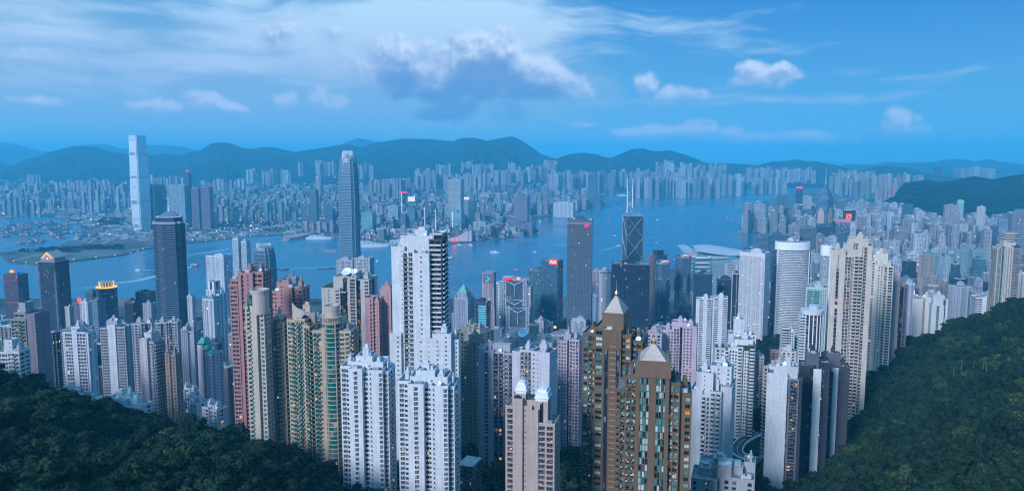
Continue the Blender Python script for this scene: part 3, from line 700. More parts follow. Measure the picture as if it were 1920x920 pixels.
    def finish(s):
        for (key, _), L_ in s.pl.items():
            L_.sort(key=lambda t: (t[0], t[1]))
        by = {}
        for (key, _), L_ in s.pl.items(): by.setdefault(key, []).extend(L_)
        for key, L_ in by.items():
            L_.sort(key=lambda t: (t[0], t[1]))
            lim = PARTCAP if len(L_) > 105 else 105
            for t in L_[:lim]:
                o = bpy.data.objects.new(key, t[3].me); COL.objects.link(o); o.parent = s.root; o.matrix_local = t[2]; o.color = tuple(t[4]) + (1,)
            rest = {}
            for t in L_[lim:]:
                if t[0] == 0 or True: rest.setdefault((id(t[3]), t[4]), (t[3], t[4], []))[2].append(t[2])
            if rest:
                allm = list(rest.values())
                if len(allm) == 1: o = link(key, allm[0][0].merged(key, allm[0][2]), s.root, allm[0][1])
                else:
                    Vs, Ls, Ts, Us, Mi, mats, k = [], [], [], [], [], [], 0
                    for un, cc, ms in allm:
                        me = un.merged('tmp', ms); nv = len(me.vertices); V = np.empty(nv * 3, np.float32); me.vertices.foreach_get('co', V)
                        li = np.empty(len(me.loops), np.int32); me.loops.foreach_get('vertex_index', li); tt = np.empty(len(me.polygons), np.int32); me.polygons.foreach_get('loop_total', tt)
                        mi = np.empty(len(me.polygons), np.int32); me.polygons.foreach_get('material_index', mi); U = np.empty(len(me.loops) * 2, np.float32); me.uv_layers[0].data.foreach_get('uv', U)
                        Vs.append(V.reshape(-1, 3)); Ls.append(li + k); Ts.append(tt); Us.append(U.reshape(-1, 2)); Mi.append(mi + len(mats)); mats += un.mats; k += nv; bpy.data.meshes.remove(me)
                    o = link(key, raw_mesh(key, np.concatenate(Vs), np.concatenate(Ls), np.concatenate(Ts), np.concatenate(Us), mats, False, np.concatenate(Mi)), s.root, allm[0][1])
                tag(o, kind='stuff')
        return s
PARTCAP = 100
def text_part(body, size, mat, parent, loc, rot, depth=.3, name='lettering', bold=0.0):
    cu = bpy.data.curves.new(name, 'FONT'); cu.body = body; cu.size = size; cu.extrude = depth; cu.align_x = 'CENTER'; cu.align_y = 'CENTER'; cu.offset = bold
    o = bpy.data.objects.new(name, cu); COL.objects.link(o)
    dg = bpy.context.evaluated_depsgraph_get(); me = bpy.data.meshes.new_from_object(o.evaluated_get(dg)); bpy.data.objects.remove(o)
    me.materials.clear(); me.materials.append(mat); o = link(name, me, parent); o.location = loc; o.rotation_euler = rot
    return o
def glow(name, col, s=2.0):
    m_, q, p = newmat(name); set_(p, Base_Color=(.02, .02, .02), Emission_Color=col, Emission_Strength=s); return m_
M['g_red'] = glow('red_sign', srgb(255, 40, 70), 1.0); M['g_white'] = glow('white_sign', srgb(240, 240, 255), .9); M['g_warm'] = glow('warm_light', srgb(255, 190, 100), 2.0)
M['g_orange'] = glow('orange_sign', srgb(255, 110, 40), 1.2); M['g_green'] = glow('green_sign', srgb(60, 235, 150), .9); M['g_blue'] = glow('blue_sign', srgb(40, 110, 255), .9); M['g_pink'] = glow('pink_sign', srgb(255, 30, 120), 1.0); M['g_yellow'] = glow('yellow_sign', srgb(255, 205, 90), 1.1)
# ================================================================ the towers of the hillside, close to the lookout
WHITE = (.60, .62, .66); BEIGE = (.50, .44, .38); PINK = (.40, .20, .20); MAUVE = (.46, .38, .45); BROWN = (.155, .098, .062); CREAM = (.56, .50, .42); GREY = (.34, .34, .38); TAN = (.40, .32, .25); SLATE = (.032, .038, .055)
def blocks(b, rows, **common):
    """rows: (x0, x1, y0, y1 as fractions of the plan, top row of the photograph, options)"""
    for r in rows:
        o = dict(common); o.update(r[5] if len(r) > 5 else {})
        top = b.H if r[4] is None else b.z(r[4]); z0 = o.pop('z0', 0); z0 = b.z(z0) if z0 else 0
        cl = o.pop('clutter', 0); tall_ = o.pop('tall', 4); x0, x1, y0, y1 = b.fx(r[0]), b.fx(r[1]), b.fy(r[2]), b.fy(r[3])
        b.block(x0, x1, y0, y1, z0, top, **o)
        if cl: b.clutter(x0 + .6, x1 - .6, y0 + .6, y1 - .6, top + .05, cl, tall=tall_)
    return b
APT = 'apartment tower'
# ---- tall white tower with dark glazed bays
b = Bld('apartment_tower', 'tallest white hillside tower with dark glazed centre and black balcony side', APT, 733, 838, 441, 525, -6, .72, fl=3.3, col=WHITE)
blocks(b, [
    (.0, .24, .10, .8, 467, dict(F='##s', Rr='#', L='#oo#', clutter=2, para=1.6)),
    (.235, .33, .02, .7, 474, dict(F='B', Rr='g', L='#', bald=1.0, sp=.12, bal='rail', glass='glass')),
    (.34, .45, .03, .7, 472, dict(F='v', Rr='g', L='#', sp=.2, pane='glass')),
    (.45, .76, .0, .8, 477, dict(F='#-#', Rr='###', L='#', clutter=2)),
    (.76, 1.0, .16, 1., 452, dict(F='BB', Rr='BBBB', L='#', sp=.10, bald=1.2, glass='glass', col=(.07, .08, .10), balcol=(.6, .62, .66))),
    (.18, .80, .2, .85, 446, dict(F='#####', Rr='##', clutter=5, roofmat='roof_light')),
    (.84, 1.0, .17, .9, 441, dict(F='g', Rr='g', L='#', z0=470)),
    (.52, .84, -.10, .1, 634, dict(F='-s', Rr='#', L='#', col=WHITE)),
    (-.05, .16, .0, .5, 628, dict(F='#-', Rr='#', L='-')),
    ], win=True)
b.finish()
b = Bld('apartment_tower', 'white lower tower with square windows attached beside tallest white tower', APT, 812, 862, 628, 520, -4, .8, fl=3.1, col=WHITE)
blocks(b, [(0, .72, 0, 1, 628, dict(F='--', Rr='#-#', clutter=3)), (.72, 1.0, .3, .95, 641, dict(F='#-', Rr='#-#', clutter=1))]); b.finish()
# ---- pair of white notched towers in front
def white_notched(pl, pr_, top, Y, label, seed):
    b = Bld('apartment_tower', label, APT, pl, pr_, top, Y, -5, .85, 'pair of white notched towers at the front', fl=2.85, col=(.64, .66, .71))
    t0 = top + 14
    blocks(b, [
        (.0, .20, .12, .8, t0 + 2, dict(F='vO', Rr='#', L='OvO', clutter=1)),
        (.20, .46, .0, .75, t0 + 4, dict(F='#v#', Rr='#-', L='-#', clutter=1)),
        (.46, .62, .16, .7, t0 + 10, dict(F='BB', Rr='#', L='#', sp=.35, bald=1.1)),
        (.62, .90, .0, .75, t0 + 6, dict(F='-##v', Rr='-#O', L='#', clutter=2)),
        (.90, 1.0, .12, .8, t0 + 10, dict(F='v', Rr='OvO', L='#', clutter=1)),
        (.20, .86, .25, .8, t0 - 4, dict(F='###-##', Rr='##', clutter=5, tall=3)),
        (.30, .62, .3, .7, top, dict(F='##', z0=t0 + 3, clutter=3)),
        ], win=True, wst='sill'); b.finish()
white_notched(637, 742, 676, 438, 'white notched tower in front of the green glazed towers', 1)
white_notched(745, 862, 705, 425, 'white notched tower at the foot of the tallest white tower', 2)
# ---- green glazed crescents
GB = (.50, .385, .30)
b = Bld('apartment_tower', 'beige tower with teal glass drum and round rooftop ring', APT, 585, 668, 590, 500, -2, .8, 'beige towers with teal glass balconies', fl=3.0, col=GB)
blocks(b, [
    (.0, .25, .1, .9, 623, dict(F='bO', Rr='#', L='Bb', bald=1.4)),
    (.25, .30, .04, .5, 618, dict(F='#')),
    (.70, 1.0, .08, .9, 623, dict(F='OB', Rr='BOB', bald=1.3, clutter=2)),
    (.28, .75, .2, .8, 600, dict(F='#####', clutter=2)),
    ], win=True, pane='teal', glass='teal')
drum = MB(2.6, 3.0); cxd, cyd, rd = b.fx(.5), b.fy(.22), b.w * .245
core = circle(cxd, cyd, rd, 24); zt_ = b.z(606); drum.prism(core, 0, zt_); b.part('glazed_drum', drum, 'teal')
for k in range(int((zt_ - 2) / 3.0)):
    zz = zt_ - k * 3.0
    if k < 92: b.part('floor_band', MB().prism(circle(cxd, cyd, rd + .28, 24), zz - .55, zz), 'tile', GB)
ribs = MB()
for i in range(24):
    if i % 4 == 0: a = 2 * math.pi * i / 24; ribs.bar((cxd + (rd + .2) * math.cos(a), cyd + (rd + .2) * math.sin(a), 0), (cxd + (rd + .2) * math.cos(a), cyd + (rd + .2) * math.sin(a), zt_), .45)
b.part('ribs', ribs, 'tile', GB)
r_ = MB(); r_.prism(circle(cxd, cyd, rd * 1.08, 24), zt_ + .01, zt_ + .5)
for i in range(24): a = 2 * math.pi * i / 24; r_.bar((cxd + rd * math.cos(a), cyd + rd * math.sin(a), zt_ + .5), (cxd + rd * math.cos(a), cyd + rd * math.sin(a), zt_ + 3.4), .3)
r_.prism(circle(cxd, cyd, rd * 1.04, 24), zt_ + 3.41, zt_ + 4.1); b.part('rooftop_arcade', r_, 'tile', GB)
def ring(cx, cy, r, z0, z1, th=.6, m=28):
    mb = MB(); o_ = circle(cx, cy, r, m); i_ = circle(cx, cy, r - th, m)
    mb.prism(o_, z0, z1, cap=False); mb.prism(i_[::-1], z0, z1, cap=False)
    for k in range(m): a, c_, d_, e_ = o_[k], o_[(k + 1) % m], i_[(k + 1) % m], i_[k]; mb.face([(a[0], a[1], z1), (c_[0], c_[1], z1), (d_[0], d_[1], z1), (e_[0], e_[1], z1)])
    return mb
b.part('roof_drum', MB().prism(circle(cxd, cyd, rd * .78, 24), zt_ + 4.1, b.z(580)), 'tile', (.50, .40, .36)); b.part('roof_ring', ring(cxd, cyd, rd * .82, b.z(583), b.z(574)), 'tile', (.50, .40, .36))
b.finish()
b = Bld('apartment_tower', 'beige tower with teal balconies and curved roof screen with arched opening', APT, 536, 600, 570, 505, -14, 1.0, 'beige towers with teal glass balconies', fl=3.0, col=GB)
blocks(b, [
    (.0, .34, .1, .8, 603, dict(F='Ob', Rr='#', bald=1.3)), (.34, .46, .2, .8, 606, dict(F='#', col=(.30, .20, .18))),
    (.46, .78, .05, .8, 600, dict(F='bO', Rr='Bbb', bald=1.5, sp=.3)), (.78, 1.0, .0, .9, 612, dict(F='Bb', Rr='bBbB', bald=1.6, sp=.3))], win=True, pane='teal', glass='teal')
zb, zt2 = b.z(612), b.z(572); scr = MB()                      # curved screen wall with an arch cut through it
K = 18
for i in range(K):
    f0, f1 = i / K, (i + 1) / K; xa, xb = b.fx(-.02 + 1.04 * f0), b.fx(-.02 + 1.04 * f1)
    ya, yb = b.fy(.5) - 5 * math.sin(math.pi * f0), b.fy(.5) - 5 * math.sin(math.pi * f1)
    top = zt2 - 6.5 * f0; fm = (f0 + f1) / 2; lo = zb
    if .52 < fm < .92: lo = zb + (top - zb) * .72 * math.sqrt(max(0, 1 - ((fm - .72) / .2) ** 2))
    scr.prism([(xa, ya), (xb, yb), (xb, yb + .7), (xa, ya + .7)], lo, top - .2, cap=True, bottom=True)
b.part('roof_screen', scr, 'tile', (.52, .42, .37))
b.part('penthouse', MB(2.4, 3).box(b.fx(.08), b.fx(.92), b.fy(.56), b.fy(.85), zb - 1, zt2 - 7), 'teal'); b.clutter(b.fx(.2), b.fx(.9), b.fy(.6), b.fy(.9), zt2 - 7, 4)
b.finish()
b = Bld('apartment_tower', 'slim beige tower with teal balconies between round top and roof screen', APT, 504, 542, 592, 512, -8, 1.0, 'beige towers with teal glass balconies', fl=3.0, col=GB)
blocks(b, [(0, .38, .1, .9, 604, dict(F='Oo', Rr='#', bald=1.2)), (.38, .8, .0, .9, 597, dict(F='bB', Rr='Bb', bald=1.3, clutter=2)), (.8, 1.0, .1, 1, 608, dict(F='O', Rr='bO', bald=1.2))], win=True, pane='teal', glass='teal'); b.finish()
b = Bld('apartment_tower', 'cream tower with stacked slab balconies and round cylinder on its roof', APT, 461, 505, 575, 498, -10, .9, 'beige towers with teal glass balconies', fl=3.0, col=(.52, .44, .38))
blocks(b, [(.0, .30, .05, .8, 578, dict(F='B', L='BB', Rr='#', bald=1.5, sp=.3)), (.30, .62, .0, .8, 576, dict(F='##', Rr='#')), (.62, 1.0, .2, 1, 587, dict(F='-O', Rr='oo', clutter=1)),
    (.45, .95, .3, .9, 566, dict(F='-s', z0=590))], win=True, pane='teal', glass='teal')
b.part('round_tower_top', MB().prism(circle(b.fx(.66), b.fy(.5), 5.6, 24), b.z(590), b.z(549)), 'tile', (.50, .42, .38)); b.part('roof_ring', ring(b.fx(.66), b.fy(.5), 6.1, b.z(549), b.z(544), .8), 'tile', (.50, .42, .38))
b.part('glass_stair', MB(2, 3).prism(circle(b.fx(.25), b.fy(.2), 2.6, 12), b.z(585), b.z(553)), 'teal'); b.finish()
# ---- pink towers
b = Bld('apartment_tower', 'tall dusky pink tower with deep square windows and flat roof', APT, 431, 507, 512, 548, -4, .8, 'dusky pink towers', fl=3.05, col=(.40, .205, .21))
blocks(b, [(.0, .28, .1, .9, 526, dict(F='OO', Rr='#', L='oo', clutter=1)), (.28, .34, 0, .8, 519, dict(F='#')), (.34, .70, .05, .9, 514, dict(F='O#-#', Rr='#o#', clutter=4)), (.70, 1., .15, 1, 513, dict(F='OO', Rr='ooo', clutter=2)), (-.02, .2, .05, .5, 535, dict(F='OO'))], win=True, wst='plain'); b.finish()
b = Bld('apartment_tower', 'shorter pink tower with open roof frame behind the cream tower', APT, 505, 579, 541, 600, -6, .7, 'dusky pink towers', fl=3.05, col=(.43, .22, .22))
blocks(b, [(.0, .34, .1, .9, 548, dict(F='Oo#', clutter=1)), (.34, .7, .0, .9, 541, dict(F='-##-', clutter=3)), (.7, 1., .15, 1, 543, dict(F='O-O', Rr='oo', clutter=1)), (.18, .42, .3, .7, 533, dict(F='#'))], win=True); b.finish()
b = Bld('apartment_tower', 'slim pink tower beside the tallest white tower, higher of two', APT, 713, 737, 537, 640, -8, 1.0, 'dusky pink towers', fl=3.05, col=(.47, .26, .27))
blocks(b, [(0, 1, 0, 1, 544, dict(F='#s', Rr='oo#', clutter=3)), (.15, .9, .2, .8, 537, dict(F='#'))]); b.finish()
b = Bld('apartment_tower', 'slim pink tower with open window column, lower of two', APT, 686, 716, 558, 630, -8, 1.0, 'dusky pink towers', fl=3.05, col=(.47, .26, .27))
blocks(b, [(0, .55, 0, 1, 560, dict(F='#o', Rr='#')), (.55, 1, .1, .9, 566, dict(F='os', Rr='oo#', clutter=2))]); b.finish()
# ---- beige rounded towers behind
b = Bld('apartment_tower', 'beige stepped tower with curved bays, black window strips and large satellite dishes', APT, 601, 706, 518, 700, -6, .7, fl=3.1, col=(.47, .44, .42))
blocks(b, [(.0, .38, .1, .8, 543, dict(F='s-#O', Rr='-#', L='o#')), (.24, .62, .2, 1, 522, dict(F='##g-', Rr='og', clutter=3)), (.38, .5, .12, .8, 550, dict(F='g', glass='glass')), (.60, .74, .04, .9, 522, dict(F='v', Rr='#')), (.74, 1., .12, 1, 526, dict(F='g#O', Rr='og#', clutter=3)), (.42, .7, .3, .8, 515, dict(F='##'))], win=True, glass='glass')
b.part('roof_garden', MB().box(b.fx(.03), b.fx(.3), b.fy(.2), b.fy(.7), b.z(543), b.z(538)), 'leafroof')
for x, y, r_ in ((.5, .3, 4.4), (.66, .3, 3.2), (.44, .6, 2.4)):
    m_ = MB(); zc = b.z(517) + 3; A = [(b.fx(x) + r_ * math.cos(t), b.fy(y) + r_ * .8 * math.sin(t) - .8, zc + r_ * .65 * math.sin(t)) for t in np.linspace(0, 2 * math.pi, 21)[:-1]]
    for q_ in range(20): m_.face([A[q_], A[(q_ + 1) % 20], (b.fx(x), b.fy(y) + 1.0, zc - 1.2)])
    m_.bar((b.fx(x), b.fy(y), zc - 4), (b.fx(x), b.fy(y) + .5, zc - .8), .3); b.part('satellite_dish', m_, 'white')
b.finish()
# ---- centre, front
b = Bld('apartment_block', 'long grey-mauve slab block with glazed balcony strips and warm lit rooms', 'apartment block', 898, 966, 655, 560, -10, .5, fl=3.15, col=(.42, .40, .47))
blocks(b, [(.0, .16, .02, 1, 655, dict(F='#', Rr='#')), (.16, .42, .0, .9, 660, dict(F='v#', clutter=1)), (.42, .74, .1, .9, 662, dict(F='BB', sp=.2, bal='rail', bald=1.2, glass='glass_lit', clutter=2)), (.74, 1., .12, 1, 664, dict(F='OB', Rr='OOO', sp=.2, bal='rail', bald=1.1, glass='glass_lit'))], win=True, pane='pane')
b.part('penthouse', MB().box(b.fx(.3), b.fx(.9), b.fy(.35), b.fy(.9), b.z(662), b.z(648)), 'tile', (.42, .40, .45)); b.finish()
b = Bld('apartment_block', 'grey-white tower with black roof terraces and glazed balconies', 'apartment block', 962, 1043, 660, 530, -24, .5, fl=3.15, col=(.52, .51, .58))
blocks(b, [(.0, .2, .0, .9, 664, dict(F='##', L='#')), (.2, .52, .06, .9, 660, dict(F='vBB', sp=.22, bal='rail', bald=1.0, glass='glass_lit', roofmat='roof_dark', clutter=3)), (.52, 1., .0, 1, 660, dict(F='-s##', Rr='##', roofmat='roof_dark', clutter=3))], win=True); b.finish()
b = Bld('apartment_block', 'low angular grey penthouse block with large white satellite dish', 'apartment block', 936, 1042, 638, 640, -14, .5, fl=3.1, col=(.44, .43, .48))
blocks(b, [(.0, .55, .1, .9, 640, dict(F='##-#', Rr='#-', clutter=6)), (.55, 1., .2, 1, 644, dict(F='#--#', Rr='-#', clutter=3))])
m_ = MB(); zc = b.z(636) + 4; A = [(b.fx(.42) + 4 * math.cos(t), b.fy(.3) + 2.6 * math.sin(t), zc + 3.0 * math.sin(t)) for t in np.linspace(0, 2 * math.pi, 19)[:-1]]
for q_ in range(18): m_.face([A[q_], A[(q_ + 1) % 18], (b.fx(.42), b.fy(.3) + 1.3, zc - 1.0)])
m_.bar((b.fx(.42), b.fy(.3), zc - 5), (b.fx(.42), b.fy(.3), zc - 1), .35); b.part('satellite_dish', m_, 'white'); b.finish()
b = Bld('apartment_tower', 'brown-beige tower of small dark windows beside the mauve slab block', APT, 865, 908, 640, 600, -30, 1.0, fl=3.0, col=(.33, .27, .24))
blocks(b, [(0, .55, 0, 1, 648, dict(F='ooo', Rr='o#o', L='#oo')), (.55, 1, .1, .95, 642, dict(F='#o', Rr='oo#o', clutter=2)), (.3, .8, .4, .9, 634, dict(F='##', clutter=3))]); b.finish()
b = Bld('apartment_block', 'tan flat-roofed long block behind the brown-beige tower', 'apartment block', 856, 925, 618, 720, -35, 1.1, fl=3.1, col=(.44, .38, .32))
blocks(b, [(0, 1, 0, 1, 626, dict(F='oo#oo', Rr='oo#oo', clutter=6, roofmat='roof_light')), (.1, .5, .2, .8, 618, dict(F='##', clutter=3)), (.55, .9, .3, .8, 621, dict(F='##', clutter=2))]); b.finish()
b = Bld('apartment_tower', 'beige twin-topped tower with stepped setbacks, white crowns and needle spires', APT, 948, 1049, 724, 405, -14, .62, fl=3.05, col=(.46, .365, .335))
blocks(b, [(.0, .17, .12, .9, 768, dict(F='v', Rr='#', L='#v#', clutter=1)), (.17, .34, .0, .8, 752, dict(F='##', Rr='-', L='#')), (.28, .52, .1, .8, 766, dict(F='#s#')), (.34, .58, .25, .8, 757, dict(F='##')),
    (.52, .66, .04, .8, 772, dict(F='##', L='#')), (.66, 1., .08, 1, 795, dict(F='vv', Rr='##-##', L='#', clutter=1)), (.20, .38, .2, .6, 745, dict(F='gg#', z0=790)), (.62, .84, .2, .7, 755, dict(F='#g#', z0=800))], win=True, wst='hood')
for fx0, fx1, fy0, fy1, r0, r1, sp_ in ((.19, .40, .16, .6, 745, 726, 690), (.60, .86, .16, .7, 757, 737, 700)):
    b.part('roof_crown', MB().box(b.fx(fx0), b.fx(fx1), b.fy(fy0), b.fy(fy1), b.z(r0) + 1, b.z(r1)).box(b.fx(fx0) - .5, b.fx(fx1) + .5, b.fy(fy0) - .5, b.fy(fy1) + .5, b.z((r0 + r1) / 2) - .3, b.z((r0 + r1) / 2) + .3).box(b.fx(fx0) + 1, b.fx(fx1) - 1, b.fy(fy0) + 1, b.fy(fy1) - 1, b.z(r1) + .01, b.z(r1) + 1.5), 'white')
    b.part('spire', MB().bar((b.fx((fx0 + fx1) / 2), b.fy(.35), b.z(r1)), (b.fx((fx0 + fx1) / 2), b.fy(.35), b.z(sp_ + 8)), .28, .08), 'white')
b.finish()
b = Bld('sports_hall', 'low hall with pale sloping ribbed roof and dark glass walls between towers', 'hall', 860, 902, 868, 470, -20, 1.5, fl=4, col=(.2, .2, .22))
b.block(b.fx(0), b.fx(1), b.fy(0), b.fy(1), 0, b.z(874), F='OOOOO', col=(.10, .10, .12), roof=False)
m_ = MB(); zz = b.z(873); m_.prism([(b.fx(-.04), b.fy(-.04)), (b.fx(1.04), b.fy(-.04)), (b.fx(1.04), b.fy(1.04)), (b.fx(-.04), b.fy(1.04))], zz, zz + .4)
for i in range(9): x = b.fx(-.02 + i * .13); m_.box(x - .15, x + .15, b.fy(-.03), b.fy(1.03), zz + .4, zz + .8)
b.part('roof', m_, 'roof_light'); b.finish()
# ---- mauve towers
b = Bld('apartment_tower', 'pale mauve tower of small windows left of the brown pyramid tower', APT, 1047, 1094, 635, 640, -20, .9, 'mauve towers', fl=2.9, col=MAUVE)
blocks(b, [(0, .42, .0, .9, 641, dict(F='ooo', L='#o#', Rr='#')), (.42, .55, .2, .9, 645, dict(F='g')), (.55, 1, .05, 1, 638, dict(F='vov', Rr='o#o', clutter=3)), (.2, .5, .4, .9, 632, dict(F='#', clutter=2))], win=True); b.finish()
b = Bld('apartment_tower', 'wide mauve tower with roof crenels right of the brown pyramid tower', APT, 1240, 1308, 610, 700, -16, .6, 'mauve towers', fl=2.9, col=(.48, .38, .46))
blocks(b, [(0, .36, .1, .9, 622, dict(F='##oo', L='#o#', Rr='#', clutter=1)), (.36, .52, .0, .9, 615, dict(F='vv')), (.52, .66, .15, .9, 614, dict(F='g')), (.62, 1, .05, 1, 613, dict(F='ooo#', Rr='o#o', clutter=3)), (.3, .7, .3, .9, 608, dict(F='#', clutter=2))], win=True); b.finish()
b = Bld('apartment_tower', 'narrow mauve tower half hidden behind the brown pyramid tower', APT, 1212, 1242, 622, 690, -16, .8, 'mauve towers', fl=2.9, col=(.46, .37, .45))
blocks(b, [(0, 1, 0, 1, 626, dict(F='ooo', Rr='o#o', clutter=3))]); b.finish()
# ---- brown pyramid-topped towers
def pyramid(b, x0, x1, y0, y1, z0, z1, col=(.54, .43, .38), spire=12):
    cx, cy = (x0 + x1) / 2, (y0 + y1) / 2; m_ = MB(); P = [(x0, y0), (x1, y0), (x1, y1), (x0, y1)]; t = .06
    m_.prism(P, z0, z1, [(cx + (x - cx) * t, cy + (y - cy) * t) for x, y in P]); r = b.part('pyramid_roof', m_, 'tile', col)
    rb = MB()
    for x, y in P: rb.bar((x, y, z0 + .1), (cx, cy, z1 + .1), .22)
    for k in range(1, 7):
        for (a, b_) in (((x0 + (x1 - x0) * k / 7, y0), None), ((x1, y0 + (y1 - y0) * k / 7), None)):
            rb.bar((a[0], a[1], z0 + .08), (cx, cy, z1 + .05), .09)
    b.part('roof_ribs', rb, 'tile', tuple(v * .75 for v in col))
    b.part('finial', MB().prism(circle(cx, cy, 1.3, 10), z1 - .5, z1 + .8, circle(cx, cy, 1.7, 10)).prism(circle(cx, cy, .9, 10), z1 + .81, z1 + 2.6, circle(cx, cy, .3, 10)), simple('gilded_metal', (.75, .50, .15), .3, .9, .1))
    b.part('spire', MB().bar((cx, cy, z1 + 2), (cx, cy, z1 + spire), .3, .07), 'metal')
b = Bld('apartment_tower', 'tall brown stone tower with pale pyramid roof and gilded finial', APT, 1093, 1214, 592, 445, -18, .72, 'brown pyramid-roofed towers', fl=3.4, col=BROWN)
blocks(b, [(.0, .24, .1, .9, 632, dict(F='OvO', L='oo', clutter=1, pane='mixed', glass='mixed')), (.22, .36, .0, .8, 618, dict(F='O', Rr='#')), (.36, .66, -.02, .9, 621, dict(F='###', clutter=2)), (.34, .68, .1, .85, 592, dict(F='####', Rr='##', col=(.18, .12, .08), z0=630)),
    (.385, .455, -.045, .2, 655, dict(F='g', glass='glass')), (.585, .65, -.045, .2, 655, dict(F='g', glass='glass')), (.66, .82, .05, .9, 630, dict(F='OO', Rr='Oo', ac=.3, clutter=2)), (.82, 1.0, .16, 1, 641, dict(F='OO', Rr='OOO', ac=.3, clutter=2))], win=True, wst='sill', pane='mixed')
gr = MB()
for k in range(28):
    zz = b.z(650) - k * 3.4
    if zz > 5: gr.box(b.fx(.48), b.fx(.59), b.fy(-.02) - .62, b.fy(-.02) - .41, zz, zz + .7)
b.part('stone_bands', gr, 'tile', (.30, .21, .15))
pyramid(b, b.fx(.335), b.fx(.69), b.fy(.09), b.fy(.87), b.z(591), b.z(559), spire=9)
for x in (.4, .44): b.part('satellite_dish', MB().prism(circle(b.fx(x), b.fy(.02), 1.6, 14), b.z(619), b.z(619) + .5, circle(b.fx(x), b.fy(.02) + .6, 1.3, 14)), 'white')
b.finish()
b = Bld('apartment_tower', 'nearer brown tower with bronze glass walls and pale pyramid roof', APT, 1156, 1298, 686, 372, -10, .66, 'brown pyramid-roofed towers', fl=3.4, col=(.17, .11, .07))
blocks(b, [(.0, .13, .14, .9, 738, dict(F='Bv', L='vv', Rr='#', bald=1.2, balcol=(.19, .125, .08))), (.13, .27, .08, .9, 712, dict(F='vv', Rr='#', clutter=1)), (.27, .70, .0, .9, 682, dict(F='#OOO##OOO#', sp=.13, glass='mixed', Rr='##', win=False, proud=.3)), (.69, .84, .1, .9, 722, dict(F='OO', Rr='#', ac=.8, clutter=2)), (.84, 1.0, .2, 1, 742, dict(F='#O', Rr='OO#O', clutter=2)),
    (.262, .71, -.012, .89, 680, dict(F='#####', Rr='###', z0=708, col=(.19, .125, .085)))], win=True, wst='plain', pane='mixed')
pyramid(b, b.fx(.31), b.fx(.67), b.fy(.05), b.fy(.8), b.z(680), b.z(651), spire=9)
b.part('roof_floodlights', MB().box(b.fx(.33), b.fx(.65), b.fy(.05) - .5, b.fy(.05) - .2, b.z(680) + .1, b.z(680) + .6), glow('floodlight', srgb(255, 215, 130), .9)); b.finish()
# ---- right of centre
b = Bld('apartment_tower', 'white tower with chevron stacked balconies and blank end wall', APT, 1296, 1378, 710, 500, -22, .9, fl=2.95, col=(.58, .60, .65))
blocks(b, [(.0, .27, .1, 1, 738, dict(F='##', L='#', clutter=1)), (.27, .50, .04, .9, 745, dict(F='Bo', sp=.3, bald=1.4)), (.50, .76, .0, .9, 736, dict(F='BB', Rr='#', sp=.3, bald=1.9, bal='round', clutter=1)), (.76, 1., .15, 1, 728, dict(F='##', Rr='s--#', clutter=2)),
    (.12, .52, .2, .8, 706, dict(F='#s#', Rr='##', clutter=2)), (.45, .95, .45, 1, 695, dict(F='#-#-', Rr='-#', clutter=4))], win=True); b.finish()
b = Bld('apartment_tower', 'white tower with rounded stacked balconies and roof terraces', APT, 1340, 1416, 655, 660, -12, .7, fl=2.95, col=(.62, .64, .66))
blocks(b, [(.0, .24, .15, .9, 657, dict(F='oo', L='oo', roofmat='roof_dark', col=(.46, .50, .48), clutter=2)), (.24, .34, .05, .8, 660, dict(F='B', bal='round', bald=1.8, sp=.1)), (.34, .56, .1, .9, 656, dict(F='ooo', clutter=2)), (.56, .68, .02, .8, 652, dict(F='B', bal='round', bald=2.0, sp=.1)),
    (.68, .86, .1, .9, 652, dict(F='ooo', clutter=1)), (.86, 1., .05, .8, 648, dict(F='B', Rr='BB', bal='round', bald=1.8, sp=.1, col=(.1, .11, .13), balcol=(.62, .64, .66))), (.5, .95, .3, .9, 641, dict(F='####', clutter=3))], win=False); b.part('roof_garden', MB().box(b.fx(.55), b.fx(.95), b.fy(.0), b.fy(.25), b.z(655), b.z(649)), 'leafroof'); b.finish()
b = Bld('apartment_tower', 'white plain-walled tower rising behind the rounded-balcony tower', APT, 1366, 1400, 606, 760, -12, 1., fl=3, col=(.58, .60, .66))
blocks(b, [(0, 1, 0, 1, 628, dict(F='#s#', Rr='#-#', clutter=2)), (.3, .85, .2, .8, 601, dict(F='#s', clutter=2))]); b.finish()
b = Bld('apartment_tower', 'small white tower with square windows beside white plain-walled tower', APT, 1395, 1417, 627, 770, -12, 1., fl=3, col=(.62, .64, .66))
blocks(b, [(0, 1, 0, 1, 629, dict(F='o-o', Rr='o#o', clutter=3))]); b.finish()
b = Bld('apartment_tower', 'mauve-grey narrow block tucked behind the rounded-balcony tower', APT, 1412, 1432, 665, 780, -14, 1., fl=3, col=(.40, .34, .40))
blocks(b, [(0, 1, 0, 1, 669, dict(F='ooo', Rr='oo', clutter=3))]); b.finish()
b = Bld('apartment_tower', 'tan tower with angled stacked balconies beside the grey-white towers', APT, 1432, 1483, 686, 610, 24, .7, fl=3.05, col=(.46, .40, .35))
blocks(b, [(0, .5, 0, .9, 692, dict(F='BB', L='BBB', bald=1.7, sp=.3, clutter=2)), (.5, 1, .1, 1, 684, dict(F='OB', Rr='#', bald=1.5, clutter=3))], roofmat='roof_light'); b.finish()
b = Bld('apartment_tower', 'grey-white tower with blank tiled end wall and dark ladder of windows', APT, 1440, 1504, 700, 500, -20, .8, 'slate and white slab towers', fl=3.0, col=(.54, .56, .60))
